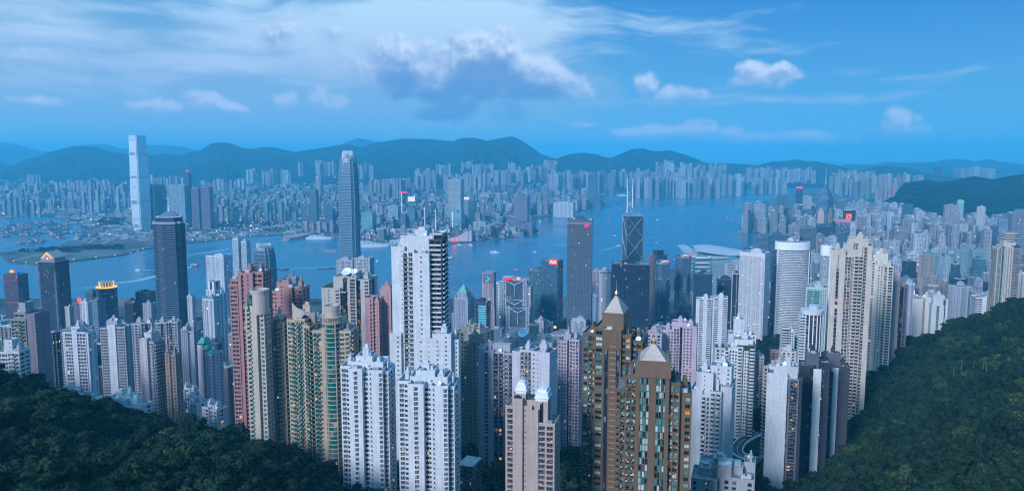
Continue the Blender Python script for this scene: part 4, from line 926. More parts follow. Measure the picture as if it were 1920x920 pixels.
blocks(b, [(.0, .56, .0, .9, 706, dict(F='####', L='#', Rr='#', clutter=1, para=1.8)), (.56, .64, .1, .8, 712, dict(F='g', glass='glass')), (.64, .90, .04, .85, 712, dict(F='B', Rr='OO', sp=.22, bal='rail', bald=1.0, col=(.16, .17, .21))), (.90, 1., .1, .95, 716, dict(F='#', Rr='#s', col=SLATE)), (.35, .85, .25, .8, 692, dict(F='##', col=(.5, .52, .55), clutter=4))], win=True); b.finish()
b = Bld('apartment_tower', 'slate and white striped slab tower with rooftop tanks above wooded slope', APT, 1500, 1556, 676, 545, -16, .9, 'slate and white slab towers', fl=3.0, col=SLATE)
blocks(b, [(.0, .3, .06, .9, 690, dict(F='s-', Rr='#')), (.3, .46, .0, .8, 688, dict(F='g', glass='glass')), (.46, .70, .0, .9, 694, dict(F='##', Rr='#s', col=(.58, .60, .63))), (.70, 1., .12, 1, 682, dict(F='v#', Rr='#o#', clutter=2)), (.2, .62, .2, .9, 668, dict(F='####', col=(.11, .11, .145), clutter=4))], win=True); b.finish()
b = Bld('apartment_tower', 'dark slate slab tower with slim white pilasters nearest the wooded slope', APT, 1545, 1594, 672, 575, -16, .8, 'slate and white slab towers', fl=3.0, col=(.045, .05, .07))
blocks(b, [(.0, .3, .0, .9, 700, dict(F='o', Rr='#', col=(.045, .05, .07))), (.3, .52, .02, .9, 692, dict(F='##', Rr='s', col=(.58, .60, .63))), (.5, 1., .1, 1, 690, dict(F='s#', Rr='#s#', clutter=3)), (.1, .6, .3, .9, 668, dict(F='####', col=(.11, .11, .145), clutter=3))], win=True); b.finish()
b = Bld('apartment_block', 'low grey flat-roofed block with roof steps and solar racks at the bottom edge', 'apartment block', 1298, 1415, 888, 415, -18, .8, fl=3, col=(.34, .35, .38))
blocks(b, [(.0, .4, .0, .7, 905, dict(F='o#o#', clutter=2)), (.1, .65, .3, .95, 893, dict(F='#o#o#', Rr='#o#', clutter=4)), (.5, 1.0, .1, 1, 900, dict(F='oo#o', Rr='o#o', clutter=4)), (.42, .62, .2, .6, 882, dict(F='##', roofmat='roof_light')), (.85, 1.0, .6, .95, 884, dict(F='##', clutter=2))], roofmat='roof')
b.finish()
b = Bld('apartment_tower', 'tall beige tower with long black slot and dark rune emblem at the top', APT, 1561, 1636, 449, 690, -22, .62, fl=3.1, col=(.52, .46, .41))
blocks(b, [(.0, .34, .05, .85, 472, dict(F='###', L='#', Rr='#', clutter=2, roofmat='leafroof')), (.34, .58, .12, .9, 482, dict(F='OOO', sp=.2)), (.58, .8, .0, .9, 480, dict(F='BB', Rr='#B', bald=1.5, sp=.3)), (.8, 1., .1, 1, 462, dict(F='v#', Rr='OvO')), (.42, .9, .2, 1, 449, dict(F='###s', Rr='v#v', clutter=2)), (.3, .62, .3, .9, 462, dict(F='##g', clutter=1))], win=True, wst='hood')
sl = MB(); x = b.fx(.17); y = b.fy(.05) - .46; sl.box(x - 1.1, x + 1.1, y - .1, y, b.z(700), b.z(505)).box(x - .3, x + .3, y - .1, y, b.z(505) + .1, b.z(478))
b.part('slot_glazing', sl, 'glass'); t_ = MB()
for r0 in range(482, 700, 7): t_.box(x - 1.5, x + 1.5, y - .3, y - .12, b.z(r0) - .15, b.z(r0) + .15)
b.part('slot_bars', t_, 'tile', (.45, .40, .36))
e_ = MB(); ex, ey, ez = b.fx(.60), b.fy(.2) - .5, b.z(463)
e_.box(ex - 1.8, ex + 1.8, ey - .2, ey, ez + 2.2, ez + 3.0).box(ex + .9, ex + 1.8, ey - .2, ey, ez + .6, ez + 2.19).box(ex - 1.8, ex + .89, ey - .2, ey, ez + .6, ez + 1.3).box(ex - 1.8, ex - .9, ey - .2, ey, ez - 2.4, ez + .59).box(ex - .2, ex + 1.9, ey - .2, ey, ez - 2.4, ez - 1.6).box(ex + .3, ex + 1.1, ey - .2, ey, ez - 1.59, ez + .3)
b.part('wall_emblem', e_, 'dark_metal'); b.finish()
b = Bld('apartment_tower', 'cream tower with sawtooth balcony edge beside the tall beige tower', APT, 1628, 1678, 478, 850, -28, .9, fl=3.1, col=(.56, .52, .46))
blocks(b, [(.0, .3, .1, .9, 492, dict(F='oo', L='#o#')), (.3, .62, .02, .9, 498, dict(F='#oo', Rr='#')), (.62, 1., .1, 1, 500, dict(F='oO', Rr='BBB', bald=1.7, sp=.3, clutter=1)), (.25, .75, .3, .9, 478, dict(F='###', clutter=4))], win=True); b.finish()
b = Bld('apartment_tower', 'dusty pink and charcoal tower right of the cream sawtooth tower', APT, 1668, 1704, 528, 900, -20, 1., fl=3.0, col=(.34, .26, .28))
blocks(b, [(.0, .3, 0, .9, 552, dict(F='o#', Rr='#')), (.3, .5, .02, .9, 530, dict(F='##', col=(.46, .34, .36))), (.5, 1., .1, 1, 538, dict(F='go', Rr='ogo', col=(.17, .15, .19), clutter=2)), (.1, .5, .3, .8, 513, dict(F='#', col=(.5, .4, .40)))]); b.finish()
b = Bld('apartment_tower', 'cream slab tower of small punched windows at the wooded foot', APT, 1713, 1748, 556, 1000, -32, 1., 'pair of pale towers on the wooded slope', fl=3, col=(.56, .53, .50))
blocks(b, [(0, .5, 0, 1, 562, dict(F='sss', L='#', Rr='#')), (.5, 1, .1, .9, 558, dict(F='o#', Rr='ooo', clutter=4))]); b.finish()
b = Bld('apartment_tower', 'pale grey tower with recessed centre strip at the wooded foot', APT, 1744, 1778, 556, 980, -18, 1., 'pair of pale towers on the wooded slope', fl=3, col=(.50, .54, .56))
blocks(b, [(0, .75, 0, .9, 573, dict(F='#v#', L='#', Rr='#o')), (.75, 1, .1, 1, 562, dict(F='g#', Rr='#o#')), (.1, .8, .3, .9, 556, dict(F='##', clutter=4))]); b.finish()
b = Bld('apartment_tower', 'white tower with blue striped side above the green slope', APT, 1820, 1878, 556, 1040, -14, .8, fl=3, col=(.60, .62, .66))
blocks(b, [(0, .28, .05, .9, 560, dict(F='=', L='=', col=(.62, .64, .68), glass='curtain', sp=.5)), (.28, .4, 0, .9, 558, dict(F='#')), (.4, .76, .1, .9, 556, dict(F='oOoO', col=(.40, .56, .60), clutter=4)), (.76, 1, .0, 1, 554, dict(F='##', Rr='#oo', clutter=2))]); b.finish()
b = Bld('apartment_tower', 'tall dark and cream tower with round banded rooftop restaurant', APT, 1860, 1914, 462, 1020, -10, .8, fl=3, col=(.52, .50, .46))
blocks(b, [(.0, .2, .1, .9, 466, dict(F='B', L='BBB', bald=1.6, sp=.2)), (.2, .42, .02, .9, 462, dict(F='goo', glass='teal')), (.42, .66, .0, .9, 464, dict(F='oo')), (.66, 1., .1, 1, 462, dict(F='BB', Rr='BBB', bald=1.5, sp=.1, col=(.10, .10, .12), balcol=(.45, .42, .42))), (.3, .8, .2, .8, 452, dict(F='##'))])
cx, cy = b.fx(.6), b.fy(.4)
for i, (r, z0, z1, c_) in enumerate(((8, 452, 447, (.4, .4, .42)), (11, 447, 445.5, (.62, .62, .62)), (10.4, 445.5, 443, (.05, .05, .06)), (11, 443, 441.5, (.62, .6, .52)), (10.4, 441.5, 439, (.05, .05, .06)), (11, 439, 437.6, (.6, .6, .6)), (10, 437.6, 435.6, (.25, .28, .3)))):
    b.part('round_roof_deck', MB().prism(circle(cx, cy, r, 24), b.z(z0) + .01 * i, b.z(z1)), 'tile', c_)
b.finish()
b = Bld('apartment_tower', 'narrow white and tan tower at the frame edge above the green slope', APT, 1904, 1924, 512, 1150, -10, .8, fl=3, col=(.55, .52, .52))
blocks(b, [(0, 1, 0, 1, 514, dict(F='#o#', clutter=2))]); b.finish()
# ---- round banded tower
b = Bld('apartment_tower', 'dark oval tower with white ribs, fan balconies and flat round roof', APT, 1490, 1556, 588, 800, 0, .9, fl=3, col=(.60, .62, .66))
cx, cy, r = b.fx(.5), b.fy(.5), b.w * .38; zt_ = b.H
b.part('glazing', MB(2.5, 3).prism(circle(cx, cy, r, 28), 0, zt_ - 2), 'glass')
m_ = MB()
for k in range(8): a = -2.9 + k * .38; m_.bar((cx + r * math.cos(a), cy + r * math.sin(a), 0), (cx + r * math.cos(a), cy + r * math.sin(a), zt_ - 2), .7)
b.part('white_ribs', m_, 'white')
for k in range(int(zt_ / 3) - 1):
    zz = zt_ - 5 - k * 3
    b.part('floor_band', MB().prism(circle(cx, cy, r + .25, 28), zz, zz + .5), 'tile', (.12, .12, .14))
    if k < 40: b.part('balcony', MB().prism([(cx - r - 4.5, cy - 6), (cx - r + 2, cy - 9), (cx - r + 3, cy + 3), (cx - r - 4, cy + 1)], zz, zz + 1.1), 'tile', WHITE)
b.part('roof', MB().prism(circle(cx, cy, r + 1.2, 28), zt_ - 2, zt_ + 2.4), 'tile', WHITE); b.part('roof_drum', MB().prism(circle(cx + 2, cy, r * .5, 20), zt_ + 2.41, zt_ + 7), 'tile', (.5, .52, .56)); b.finish()
b = Bld('apartment_block', 'small white stepped block beside the dark oval tower', 'apartment block', 1464, 1490, 615, 900, -10, 1, fl=3, col=(.55, .56, .60))
blocks(b, [(0, .6, 0, 1, 616, dict(F='=', L='=', sp=.5)), (.6, 1, .1, .9, 622, dict(F='oo', clutter=2))]); b.finish()
b = Bld('apartment_block', 'pink-roofed low block among trees below dark oval tower', 'apartment block', 1445, 1462, 659, 850, -10, 1, fl=3, col=(.50, .30, .30)); blocks(b, [(0, 1, 0, 1, 660, dict(F='oo'))]); b.finish()
b = Bld('apartment_block', 'white low block among trees below dark oval tower', 'apartment block', 1462, 1492, 657, 820, -10, 1, fl=3, col=(.6, .58, .58)); blocks(b, [(0, 1, 0, 1, 660, dict(F='ooo', clutter=3))]); b.finish()
# ---- left, hillside
b = Bld('apartment_tower', 'grey-green terraced tower with slate side wall and stepped crown', APT, 19, 90, 576, 640, -8, .8, fl=3.1, col=(.22, .26, .27))
blocks(b, [(.0, .62, .0, .9, 600, dict(F='OBBO', Rr='#', sp=.34, bald=1.2, clutter=2)), (.1, .55, .1, .9, 588, dict(F='OO', clutter=3)), (.62, 1., .05, 1, 590, dict(F='#s', Rr='#s#', col=(.20, .18, .22))), (.28, .52, .2, .7, 571, dict(F='##', col=(.30, .33, .36)))], win=True); b.finish()
b = Bld('apartment_block', 'white stepped block with tall stair tower beside the left wooded slope', 'apartment block', -6, 54, 655, 560, -6, .6, fl=3, col=(.52, .56, .60))
blocks(b, [(.0, .5, .1, .9, 662, dict(F='OOO', clutter=1)), (.3, .62, .2, .8, 640, dict(F='#s')), (.5, 1., .0, 1, 660, dict(F='OBO', Rr='OO', clutter=2))], win=True); b.finish()
b = Bld('apartment_tower', 'white-framed slab tower with dark window grid and blank centre strip', APT, 117, 178, 622, 640, -4, .5, fl=2.9, col=(.54, .56, .62))
blocks(b, [(.0, .1, .1, .9, 626, dict(F='o')), (.1, .42, .0, .9, 624, dict(F='OOO', sp=.30)), (.42, .58, -.04, .9, 619, dict(F='##')), (.58, .92, .0, .9, 624, dict(F='OOO', sp=.30)), (.92, 1.0, .05, 1, 626, dict(F='#', Rr='o#o')), (.3, .6, .3, .9, 616, dict(F='##', clutter=3))], win=True); b.finish()
b = Bld('apartment_tower', 'broad grey slab tower with white window strip and roof huts', APT, 188, 246, 610, 760, -4, .5, 'grey gridded slab towers on the left', fl=2.9, col=(.36, .37, .42))
blocks(b, [(.0, .34, .0, .9, 616, dict(F='OOOO')), (.34, .62, -.06, .9, 610, dict(F='##s##', col=(.56, .58, .64))), (.62, 1., .0, .9, 614, dict(F='OOOO', Rr='o#o')), (.2, .6, .3, .9, 604, dict(F='##', clutter=5))]); b.finish()
b = Bld('apartment_tower', 'broad grey slab tower with many bays behind the pinkish tower', APT, 246, 293, 604, 800, -4, .5, 'grey gridded slab towers on the left', fl=2.9, col=(.36, .37, .43))
blocks(b, [(.0, .5, .0, .9, 608, dict(F='oOo', clutter=3)), (.5, 1., .1, .9, 606, dict(F='OgO', Rr='o#o', clutter=4))]); b.finish()
b = Bld('apartment_tower', 'broad grey slab tower with flat parapet behind the brown narrow tower', APT, 291, 341, 602, 790, -4, .5, 'grey gridded slab towers on the left', fl=2.9, col=(.38, .38, .45))
blocks(b, [(.0, .5, .0, .9, 606, dict(F='OOgO', clutter=3)), (.5, 1., .1, .9, 605, dict(F='OgOO', Rr='o#o', clutter=4))]); b.finish()
b = Bld('apartment_tower', 'pale pinkish tower with sawtooth balconies on its side', APT, 260, 307, 630, 640, -22, .9, fl=2.9, col=(.50, .46, .50))
blocks(b, [(.0, .22, .1, .9, 640, dict(F='o')), (.22, .6, .0, .9, 636, dict(F='-#-', Rr='#')), (.6, 1., .15, 1, 642, dict(F='oB', Rr='BBBB', bald=1.3, col=(.36, .36, .44))), (.2, .7, .3, .9, 628, dict(F='##', clutter=4))], win=True); b.finish()
b = Bld('apartment_tower', 'narrow brown tower of tan tiles among grey towers', APT, 310, 338, 660, 640, -10, 1., fl=2.9, col=(.27, .21, .18))
blocks(b, [(0, .4, 0, .9, 664, dict(F='-', Rr='#')), (.4, 1, .1, 1, 667, dict(F='oo', Rr='o#o', clutter=4))], win=True); b.finish()
b = Bld('apartment_tower', 'blue-grey tower left of the green-capped pink tower', APT, 340, 375, 612, 740, -14, .9, fl=2.9, col=(.30, .33, .40))
blocks(b, [(0, .5, 0, .9, 618, dict(F='ooo', clutter=2)), (.5, 1, .1, 1, 622, dict(F='o#', Rr='o#o', clutter=4))]); b.finish()
b = Bld('apartment_tower', 'pink and white tower with green tiled caps', APT, 371, 416, 645, 690, -24, .9, fl=2.9, col=(.58, .46, .56))
blocks(b, [(.0, .35, 0, .9, 650, dict(F='ss', L='o', col=(.58, .50, .56))), (.35, .62, .1, .9, 655, dict(F='oo', col=(.44, .30, .28))), (.62, 1, .0, 1, 664, dict(F='-s', Rr='oso', clutter=1))], win=True)
for (x0, x1, r0, r1) in ((-.04, .5, 645, 635), (.34, .72, 655, 647), (.6, 1.04, 662, 656)):
    X0, X1, Y0, Y1 = b.fx(x0), b.fx(x1), b.fy(-.04), b.fy(.7); P = [(X0, Y0), (X1, Y0), (X1, Y1), (X0, Y1)]; b.part('green_cap_roof', MB().prism(P, b.z(r0), b.z(r1), [(X0 + (X1 - X0) * .3, Y0 + 3), (X1 - (X1 - X0) * .3, Y0 + 3), (X1 - (X1 - X0) * .3, Y1 - 3), (X0 + (X1 - X0) * .3, Y1 - 3)], bottom=True), simple('green_roof_tile', (.04, .30, .24), .6))
b.finish()
b = Bld('apartment_block', 'cyan-white block with large grey flat roof beside the left wooded slope', 'apartment block', 196, 286, 757, 560, -14, .5, fl=3, col=(.42, .60, .66))
blocks(b, [(.0, .55, .1, 1, 752, dict(F='######', clutter=3)), (.5, 1., .0, .9, 762, dict(F='oOoOo', Rr='#o', clutter=2)), (.35, .6, .4, .9, 748, dict(F='##', clutter=2))], roofmat='roof'); b.finish()
b = Bld('apartment_block', 'long low grey roof with white lantern behind the left wooded slope', 'apartment block', 100, 205, 748, 600, -6, .4, fl=3, col=(.44, .46, .50))
blocks(b, [(.0, .4, .1, 1, 738, dict(F='o#o', clutter=2)), (.38, 1., .0, .9, 752, dict(F='oo#oo', clutter=3))], roofmat='roof_light'); b.finish()
for i, (pl, p2, tp, Y, yw, lab) in enumerate(((337, 380, 732, 690, -30, 'white courtyard block with open roof parapets, highest on the slope'), (342, 392, 752, 660, -30, 'white courtyard block with roof tank in the middle of three'), (380, 425, 764, 640, -24, 'white courtyard block with square windows, lowest of three'))):
    b = Bld('apartment_block', lab, 'apartment block', pl, p2, tp, Y, yw, .9, 'white courtyard blocks', fl=3, col=(.62, .62, .66))
    blocks(b, [(0, .45, 0, 1, tp + 2, dict(F='-O', L='OO', Rr='-', clutter=1)), (.5, 1, .1, .95, tp + 5, dict(F='O-O', Rr='-O-', clutter=2)), (.3, .6, .3, .8, tp, dict(F='#'))], win=True); b.finish()
# ================================================================ offices and landmarks down at the waterfront
OFF = 'office tower'
def tower(name, label, cat, pl, p2, top, Y, yaw=-8, ratio=.8, col=(.5, .5, .52), mat='far', bay=3.2, fl=3.2, group=None, base=None, roof=True, plant=True, edge=None, edgecol=None, clutter=0, crown=0, fin=True):
    """a plain-sided tower: facade, parapet, roof and plant room as parts"""
    b = Bld(name, label, cat, pl, p2, top, Y, yaw, ratio, group, fl=fl, col=col, base=base)
    w, d, H = b.w / 2, b.d / 2, b.H
    f = MB(bay, fl).box(-w, w, -d, d, 0, H); b.part('facade', f, mat, col)
    if roof:
        p = MB(); t = .5; z0 = H - .8; e = .25
        p.box(-w - e, w + e, -d - e, -d - e + t, z0, H + 1.4).box(-w - e, w + e, d + e - t, d + e, z0, H + 1.4).box(-w - e, -w - e + t, -d - e + t, d + e - t, z0, H + 1.4).box(w + e - t, w + e, -d - e + t, d + e - t, z0, H + 1.4)
        b.part('parapet', p, 'tile', edgecol or tuple(v * .9 + .04 for v in col))
        b.part('roof', MB().box(-w + .3, w - .3, -d + .3, d - .3, H - .2, H + .25), 'roof', (.2, .2, .2))
    if plant:
        rg = b.rng; a, c_ = w * rg.uniform(.3, .6), d * rg.uniform(.3, .6); ox, oy = rg.uniform(-.25, .25) * w, rg.uniform(-.2, .3) * d; h = rg.uniform(2.5, 5.5)
        b.part('plant_room', MB().box(ox - a, ox + a, oy - c_, oy + c_, H + .26, H + h).box(ox - a * .4, ox + a * .5, oy - c_ * .5, oy + c_ * .4, H + h + .01, H + h + 2), 'tile', tuple(v * .85 for v in col))
    if edge:
        m_ = MB()
        for i in range(edge + 1):
            x = -w + 2 * w * i / edge; m_.box(x - .35, x + .35, -d - .55, -d - .02, 0, H - .9); 
        for i in range(edge + 1):
            y = -d + 2 * d * i / edge; m_.box(w + .02, w + .55, y - .35, y + .35, 0, H - .9); m_.box(-w - .55, -w - .02, y - .35, y + .35, 0, H - .9)
        b.part('pilasters', m_, 'tile', edgecol or col)
    if clutter: b.clutter(-w + 1, w - 1, -d + 1, d - 1, H + .3, clutter, dish=False)
    return b
def slabs(b, x0, x1, y0, y1, z0, z1, col, n_step=None, out=.4, hfrac=.45, name='floor_band'):
    fl = n_step or b.fl; m_ = MB(); k = 0
    while z1 - k * fl > z0 + 1: zz = z1 - k * fl; m_.box(x0 - out, x1 + out, y0 - out, y1 + out, zz - fl * hfrac, zz); k += 1
    return b.part(name, m_, 'tile', col)
def sign(b, w, h, mat, x, y, z, name='sign_panel', parent=None):
    return MB().box(x - w / 2, x + w / 2, y - .4, y, z - h / 2, z + h / 2).build(name, M[mat], parent or b.root)
# --- tall curved-top harbour tower (left of centre)
def bullet_tower(name, label, pl, p2, top, Y, yaw, col, claws, crown_r):
    b = Bld(name, label, OFF, pl, p2, top, Y, yaw, 1.0, fl=4.1, col=col); w = b.w / 2; H = b.H
    def oct_(r, c_=.30): k = r * (1 - c_); return [(-k, -r), (k, -r), (r, -k), (r, k), (k, r), (-k, r), (-r, k), (-r, -k)]
    prof = [(0, 1.0), (.60, 1.0), (.70, .985), (.79, .95), (.86, .90), (.905, .84), (.935, .78), (.955, .72)]
    m_ = MB(1.6, 4.1)
    for (a, ra), (c_, rc) in zip(prof[:-1], prof[1:]): m_.prism(oct_(w * ra), H * a, H * c_, oct_(w * rc), cap=True)
    b.part('facade', m_, 'curtain_band', col)
    s_ = MB(); k = 0
    while H * .95 - k * 8.2 > 10:
        zz = H * .95 - k * 8.2; r = np.interp(zz / H, [p[0] for p in prof], [p[1] for p in prof]) * w + .35; s_.prism(oct_(r), zz - 1.3, zz, bottom=True); k += 1
    b.part('floor_band', s_, 'tile', (.09, .15, .21))
    e_ = MB()
    for i in range(8):
        for (a, ra), (c_, rc) in zip(prof[:-1], prof[1:]):
            p, q_ = oct_(w * ra + .5)[i], oct_(w * rc + .5)[i]; e_.bar((p[0], p[1], H * a), (q_[0], q_[1], H * c_), .75)
    b.part('corner_fins', e_, 'tile', (.28, .35, .42))
    c_ = MB(); n_ = claws
    for i in range(n_):
        a = 2 * math.pi * i / n_; r0, r1 = w * .84, w * .80
        P = [(r0 * math.cos(a), r0 * math.sin(a), H * .925), (w * .70 * math.cos(a), w * .70 * math.sin(a), H * .965), (w * (crown_r + .12) * math.cos(a), w * (crown_r + .12) * math.sin(a), H * .988), (w * crown_r * math.cos(a), w * crown_r * math.sin(a), H * 1.0)]
        for p, q_ in zip(P[:-1], P[1:]): c_.bar(p, q_, .8, .6)
    b.part('crown_claws', c_, 'white', (.7, .72, .75)); b.part('plant_room', MB().prism(circle(0, 0, w * .55, 16), H * .95, H * .975), 'curtain_dark', (.1, .15, .2)); return b
bullet_tower('office_tower', 'tallest harbourside tower with tapering top and white claw crown', 631, 673, 283, 2000, -12, (.05, .16, .24), 28, .52)
bullet_tower('office_tower', 'shorter blue tower with claw crown beside the twin pale towers', 469, 519, 458, 1750, -12, (.06, .12, .18), 22, .62)
# --- supertall across the harbour
b = Bld('office_tower', 'slim supertall pale glass tower rising above the hills across the harbour', OFF, 239, 275, 254, 4000, -30, .9, fl=4.5, col=(.70, .74, .76), base=3); w, d, H = b.w / 2, b.d / 2, b.H
def notch(s): a = .12; return [(-w * s * (1 - a), -d * s), (w * s * (1 - a), -d * s), (w * s * (1 - a), -d * s * (1 - a)), (w * s, -d * s * (1 - a)), (w * s, d * s * (1 - a)), (w * s * (1 - a), d * s * (1 - a)), (w * s * (1 - a), d * s), (-w * s * (1 - a), d * s), (-w * s * (1 - a), d * s * (1 - a)), (-w * s, d * s * (1 - a)), (-w * s, -d * s * (1 - a)), (-w * s * (1 - a), -d * s * (1 - a))]
m_ = MB(3, 4.5)
for a, ra, c_, rc in ((0, .92, .12, 1.06), (.12, 1.06, .4, 1.10), (.4, 1.10, .985, .94)): m_.prism(notch(ra), H * a, H * c_, notch(rc))
M['icc'] = curtain_mat('pale_curtain', .04, .12, .002, .25, .25, (.35, .38, .4)); b.part('facade', m_, 'icc', (.60, .68, .72))
for z in (.12, .30, .56, .80): r = np.interp(z, [0, .12, .4, .985], [.92, 1.06, 1.10, .94]) + .012; b.part('refuge_band', MB().prism(notch(r), H * z, H * z + 12, bottom=True), 'icc', (.50, .55, .58))
for z, hh in ((.955, 3), (.80, 12), (.56, 9), (.47, 3), (.29, 16), (.045, 14)):
    r = np.interp(z, [0, .12, .4, .985], [.92, 1.06, 1.10, .94]); b.part('louvre_panel', MB().box(-w * r * .62, w * r * .5, -d * r - 1.2, -d * r - .2, H * z, H * z + hh), 'curtain_dark', (.22, .30, .36))
b.part('roof_screen', MB().prism(notch(.94), H * .985, H), 'icc', (.6, .64, .66))
# --- the dark blue tower with pyramid cap and mast
b = Bld('office_tower', 'dark blue glass tower with notched corners, stepped pyramid cap and mast', OFF, 284, 348, 412, 1300, 20, 1.0, fl=3.9, col=(.05, .10, .16)); w, H = b.w / 2, b.H
def octg(r, k=.42): return [(-r * k, -r), (r * k, -r), (r * k, -r * .72), (r * .72, -r * .72), (r * .72, -r * k), (r, -r * k), (r, r * k), (r * .72, r * k), (r * .72, r * .72), (r * k, r * .72), (r * k, r), (-r * k, r), (-r * k, r * .72), (-r * .72, r * .72), (-r * .72, r * k), (-r, r * k), (-r, -r * k), (-r * .72, -r * k), (-r * .72, -r * .72), (-r * k, -r * .72)]
b.part('facade', MB(2.2, 3.9).prism(octg(w), 0, H - 8), 'curtain_band', (.035, .08, .13))
e_ = MB(); k = 0
while H - 10 - k * 3.9 > 20:
    zz = H - 10 - k * 3.9
    for sx, sy in ((1, 1), (1, -1), (-1, -1), (-1, 1)): e_.box(sx * w * .44, sx * w * .73, sy * w * .44, sy * w * .735, zz - 1.2, zz)
    k += 1
b.part('corner_bands', e_, 'tile', (.20, .21, .28))
b.part('shoulder', MB().prism(octg(w * 1.03), H - 8, H - 4), 'tile', (.35, .42, .50)); b.part('upper_storey', MB(2, 4).prism(octg(w * .86), H - 4, H + 3), 'curtain_dark', (.08, .12, .18))
P4 = [(-w * .7, -w * .7), (w * .7, -w * .7), (w * .7, w * .7), (-w * .7, w * .7)]
b.part('pyramid_cap', MB().prism(P4, H + 3, H + 12, [(x * .28, y * .28) for x, y in P4]), 'tile', (.16, .20, .28)); b.part('cap_edge', MB().prism([(x * 1.08, y * 1.08) for x, y in P4], H + 3.01, H + 4.2), 'tile', (.5, .55, .62))
zt = b.z(366); m_ = MB().bar((0, 0, H + 12), (0, 0, H + 22), 1.5, 1.0, 8).bar((0, 0, H + 22), (0, 0, zt), .5, .15, 6)
for k in (.35, .55, .75): zz = H + 12 + (zt - H - 12) * k; m_.bar((-2.2, 0, zz), (2.2, 0, zz), .35)
b.part('mast', m_, 'white')
# --- dark gabled tower
b = Bld('office_tower', 'black glass tower with gabled lit roof and ribbed corners', OFF, 70, 129, 491, 1400, -12, .9, fl=3.9, col=(.03, .04, .055)); w, d, H = b.w / 2, b.d / 2, b.H
b.part('facade', MB(1.8, 3.9).box(-w, w, -d, d, 0, H), 'curtain_dark', (.03, .06, .10))
for sx in (-1, 1):
    m_ = MB(); k = 0
    while H - 18 - k * 3.9 > 10: zz = H - 18 - k * 3.9; m_.box(sx * w * .80, sx * (w + .5), -d - .5, -d + d * .3, zz - 1.1, zz); k += 1
    b.part('corner_bands', m_, 'tile', (.30, .29, .33))
b.part('cornice', MB().box(-w - .8, w + .8, -d - .8, d + .8, H - 1, H + 1), 'tile', (.2, .2, .24))
m_ = MB(); z2, z3 = b.z(483), b.z(472); x0 = w * .78
m_.face([(-x0, -d * .8, H + 1), (x0, -d * .8, H + 1), (x0, -d * .8, z2), (0, -d * .8, z3), (-x0, -d * .8, z2)]); m_.face([(x0, d * .8, H + 1), (-x0, d * .8, H + 1), (-x0, d * .8, z2), (0, d * .8, z3), (x0, d * .8, z2)])
m_.face([(x0, -d * .8, H + 1), (x0, d * .8, H + 1), (x0, d * .8, z2), (x0, -d * .8, z2)]); m_.face([(-x0, d * .8, H + 1), (-x0, -d * .8, H + 1), (-x0, -d * .8, z2), (-x0, d * .8, z2)]); b.part('gable', m_, 'tile', (.30, .24, .26))
r_ = MB(); r_.face([(x0 + 1, -d * .85, z2 - .6), (x0 + 1, d * .85, z2 - .6), (0, d * .85, z3 + .2), (0, -d * .85, z3 + .2)]); r_.face([(-x0 - 1, d * .85, z2 - .6), (-x0 - 1, -d * .85, z2 - .6), (0, -d * .85, z3 + .2), (0, d * .85, z3 + .2)]); b.part('gable_roof', r_, 'tile', (.40, .36, .36))
g_ = MB()
for sx in (-1, 1): g_.bar((sx * (x0 - 3), -d * .83, z2 - 1), (0, -d * .83, z3 - 1.2), .45); g_.bar((sx * (x0 - 6), -d * .84, z2 - 2.5), (0, -d * .84, z3 - 4), .3)
b.part('gable_lights', g_, 'g_warm'); b.part('round_emblem', MB().bar((0, -d * .8 - .3, z2 - 2), (0, -d * .8 - .02, z2 - 2), 2.0, 2.0, 14), 'g_white')
# --- brown office with round coin-like sign
b = tower('office_tower', 'dark purple office tower with red roof bands and glowing orange disc sign', OFF, 6, 52, 516, 1650, -10, .8, (.10, .07, .12), 'curtain_dark', 2, 3.8)
w, d, H = b.w / 2, b.d / 2, b.H
for z in (H - 5, H - 12, b.z(567)): b.part('red_band', MB().box(-w - .5, w + .5, -d - .5, d + .5, z, z + 1.4), 'tile', (.38, .06, .12))
sg = b.part('round_sign', MB().bar((-w * .15, -d * .5, H + 5.5), (-w * .15, -d * .5 + 1.5, H + 5.5), 6, 6, 24), 'g_orange'); MB().bar((-w * .15, -d * .5 - .3, H + 5.5), (-w * .15, -d * .5 - .02, H + 5.5), 4.2, 4.2, 20).build('disc_centre', M['g_yellow'], sg)
b.part('blue_fin_sign', MB().box(w * .35, w * .5, -d * .5, -d * .3, H + 1.5, H + 11), 'g_blue')
b = Bld('office_tower', 'octagonal dark tower with gold lit crown beside the harbour', OFF, 179, 220, 541, 1500, 22, 1.0, fl=3.6, col=(.06, .08, .11)); w, H = b.w / 2, b.H
b.part('facade', MB(2, 3.6).prism(circle(0, 0, w * 1.05, 8, a0=math.pi / 8), 0, H), 'curtain_dark', (.06, .10, .15)); slabsm = MB()
for k in range(14): slabsm.prism(circle(0, 0, w * 1.07, 8, a0=math.pi / 8), H - 3.6 * k * 3 - 1, H - 3.6 * k * 3, bottom=True)
b.part('floor_band', slabsm, 'tile', (.22, .2, .24)); b.part('gold_cornice', MB().prism(circle(0, 0, w * 1.12, 8, a0=math.pi / 8), H + .01, H + 1.6, bottom=True), 'g_yellow')
c_ = MB()
for i in range(16): a = 2 * math.pi * i / 16; c_.bar((w * .7 * math.cos(a), w * .7 * math.sin(a), H + 1.6), (w * .8 * math.cos(a), w * .8 * math.sin(a), H + 12), .5, .3)
b.part('lit_crown', c_, 'g_yellow'); b.part('crown_drum', MB().prism(circle(0, 0, w * .62, 16), H + 1.61, H + 9), 'tile', (.3, .28, .3)); b.part('spire', MB().bar((0, 0, H + 9), (0, 0, H + 20), .4, .1), 'metal')
b = tower('office_tower', 'dark low office block with round red glowing logo on its roof', OFF, 137, 180, 569, 1550, -14, .6, (.13, .13, .17), 'far_band', 3, 3.6)
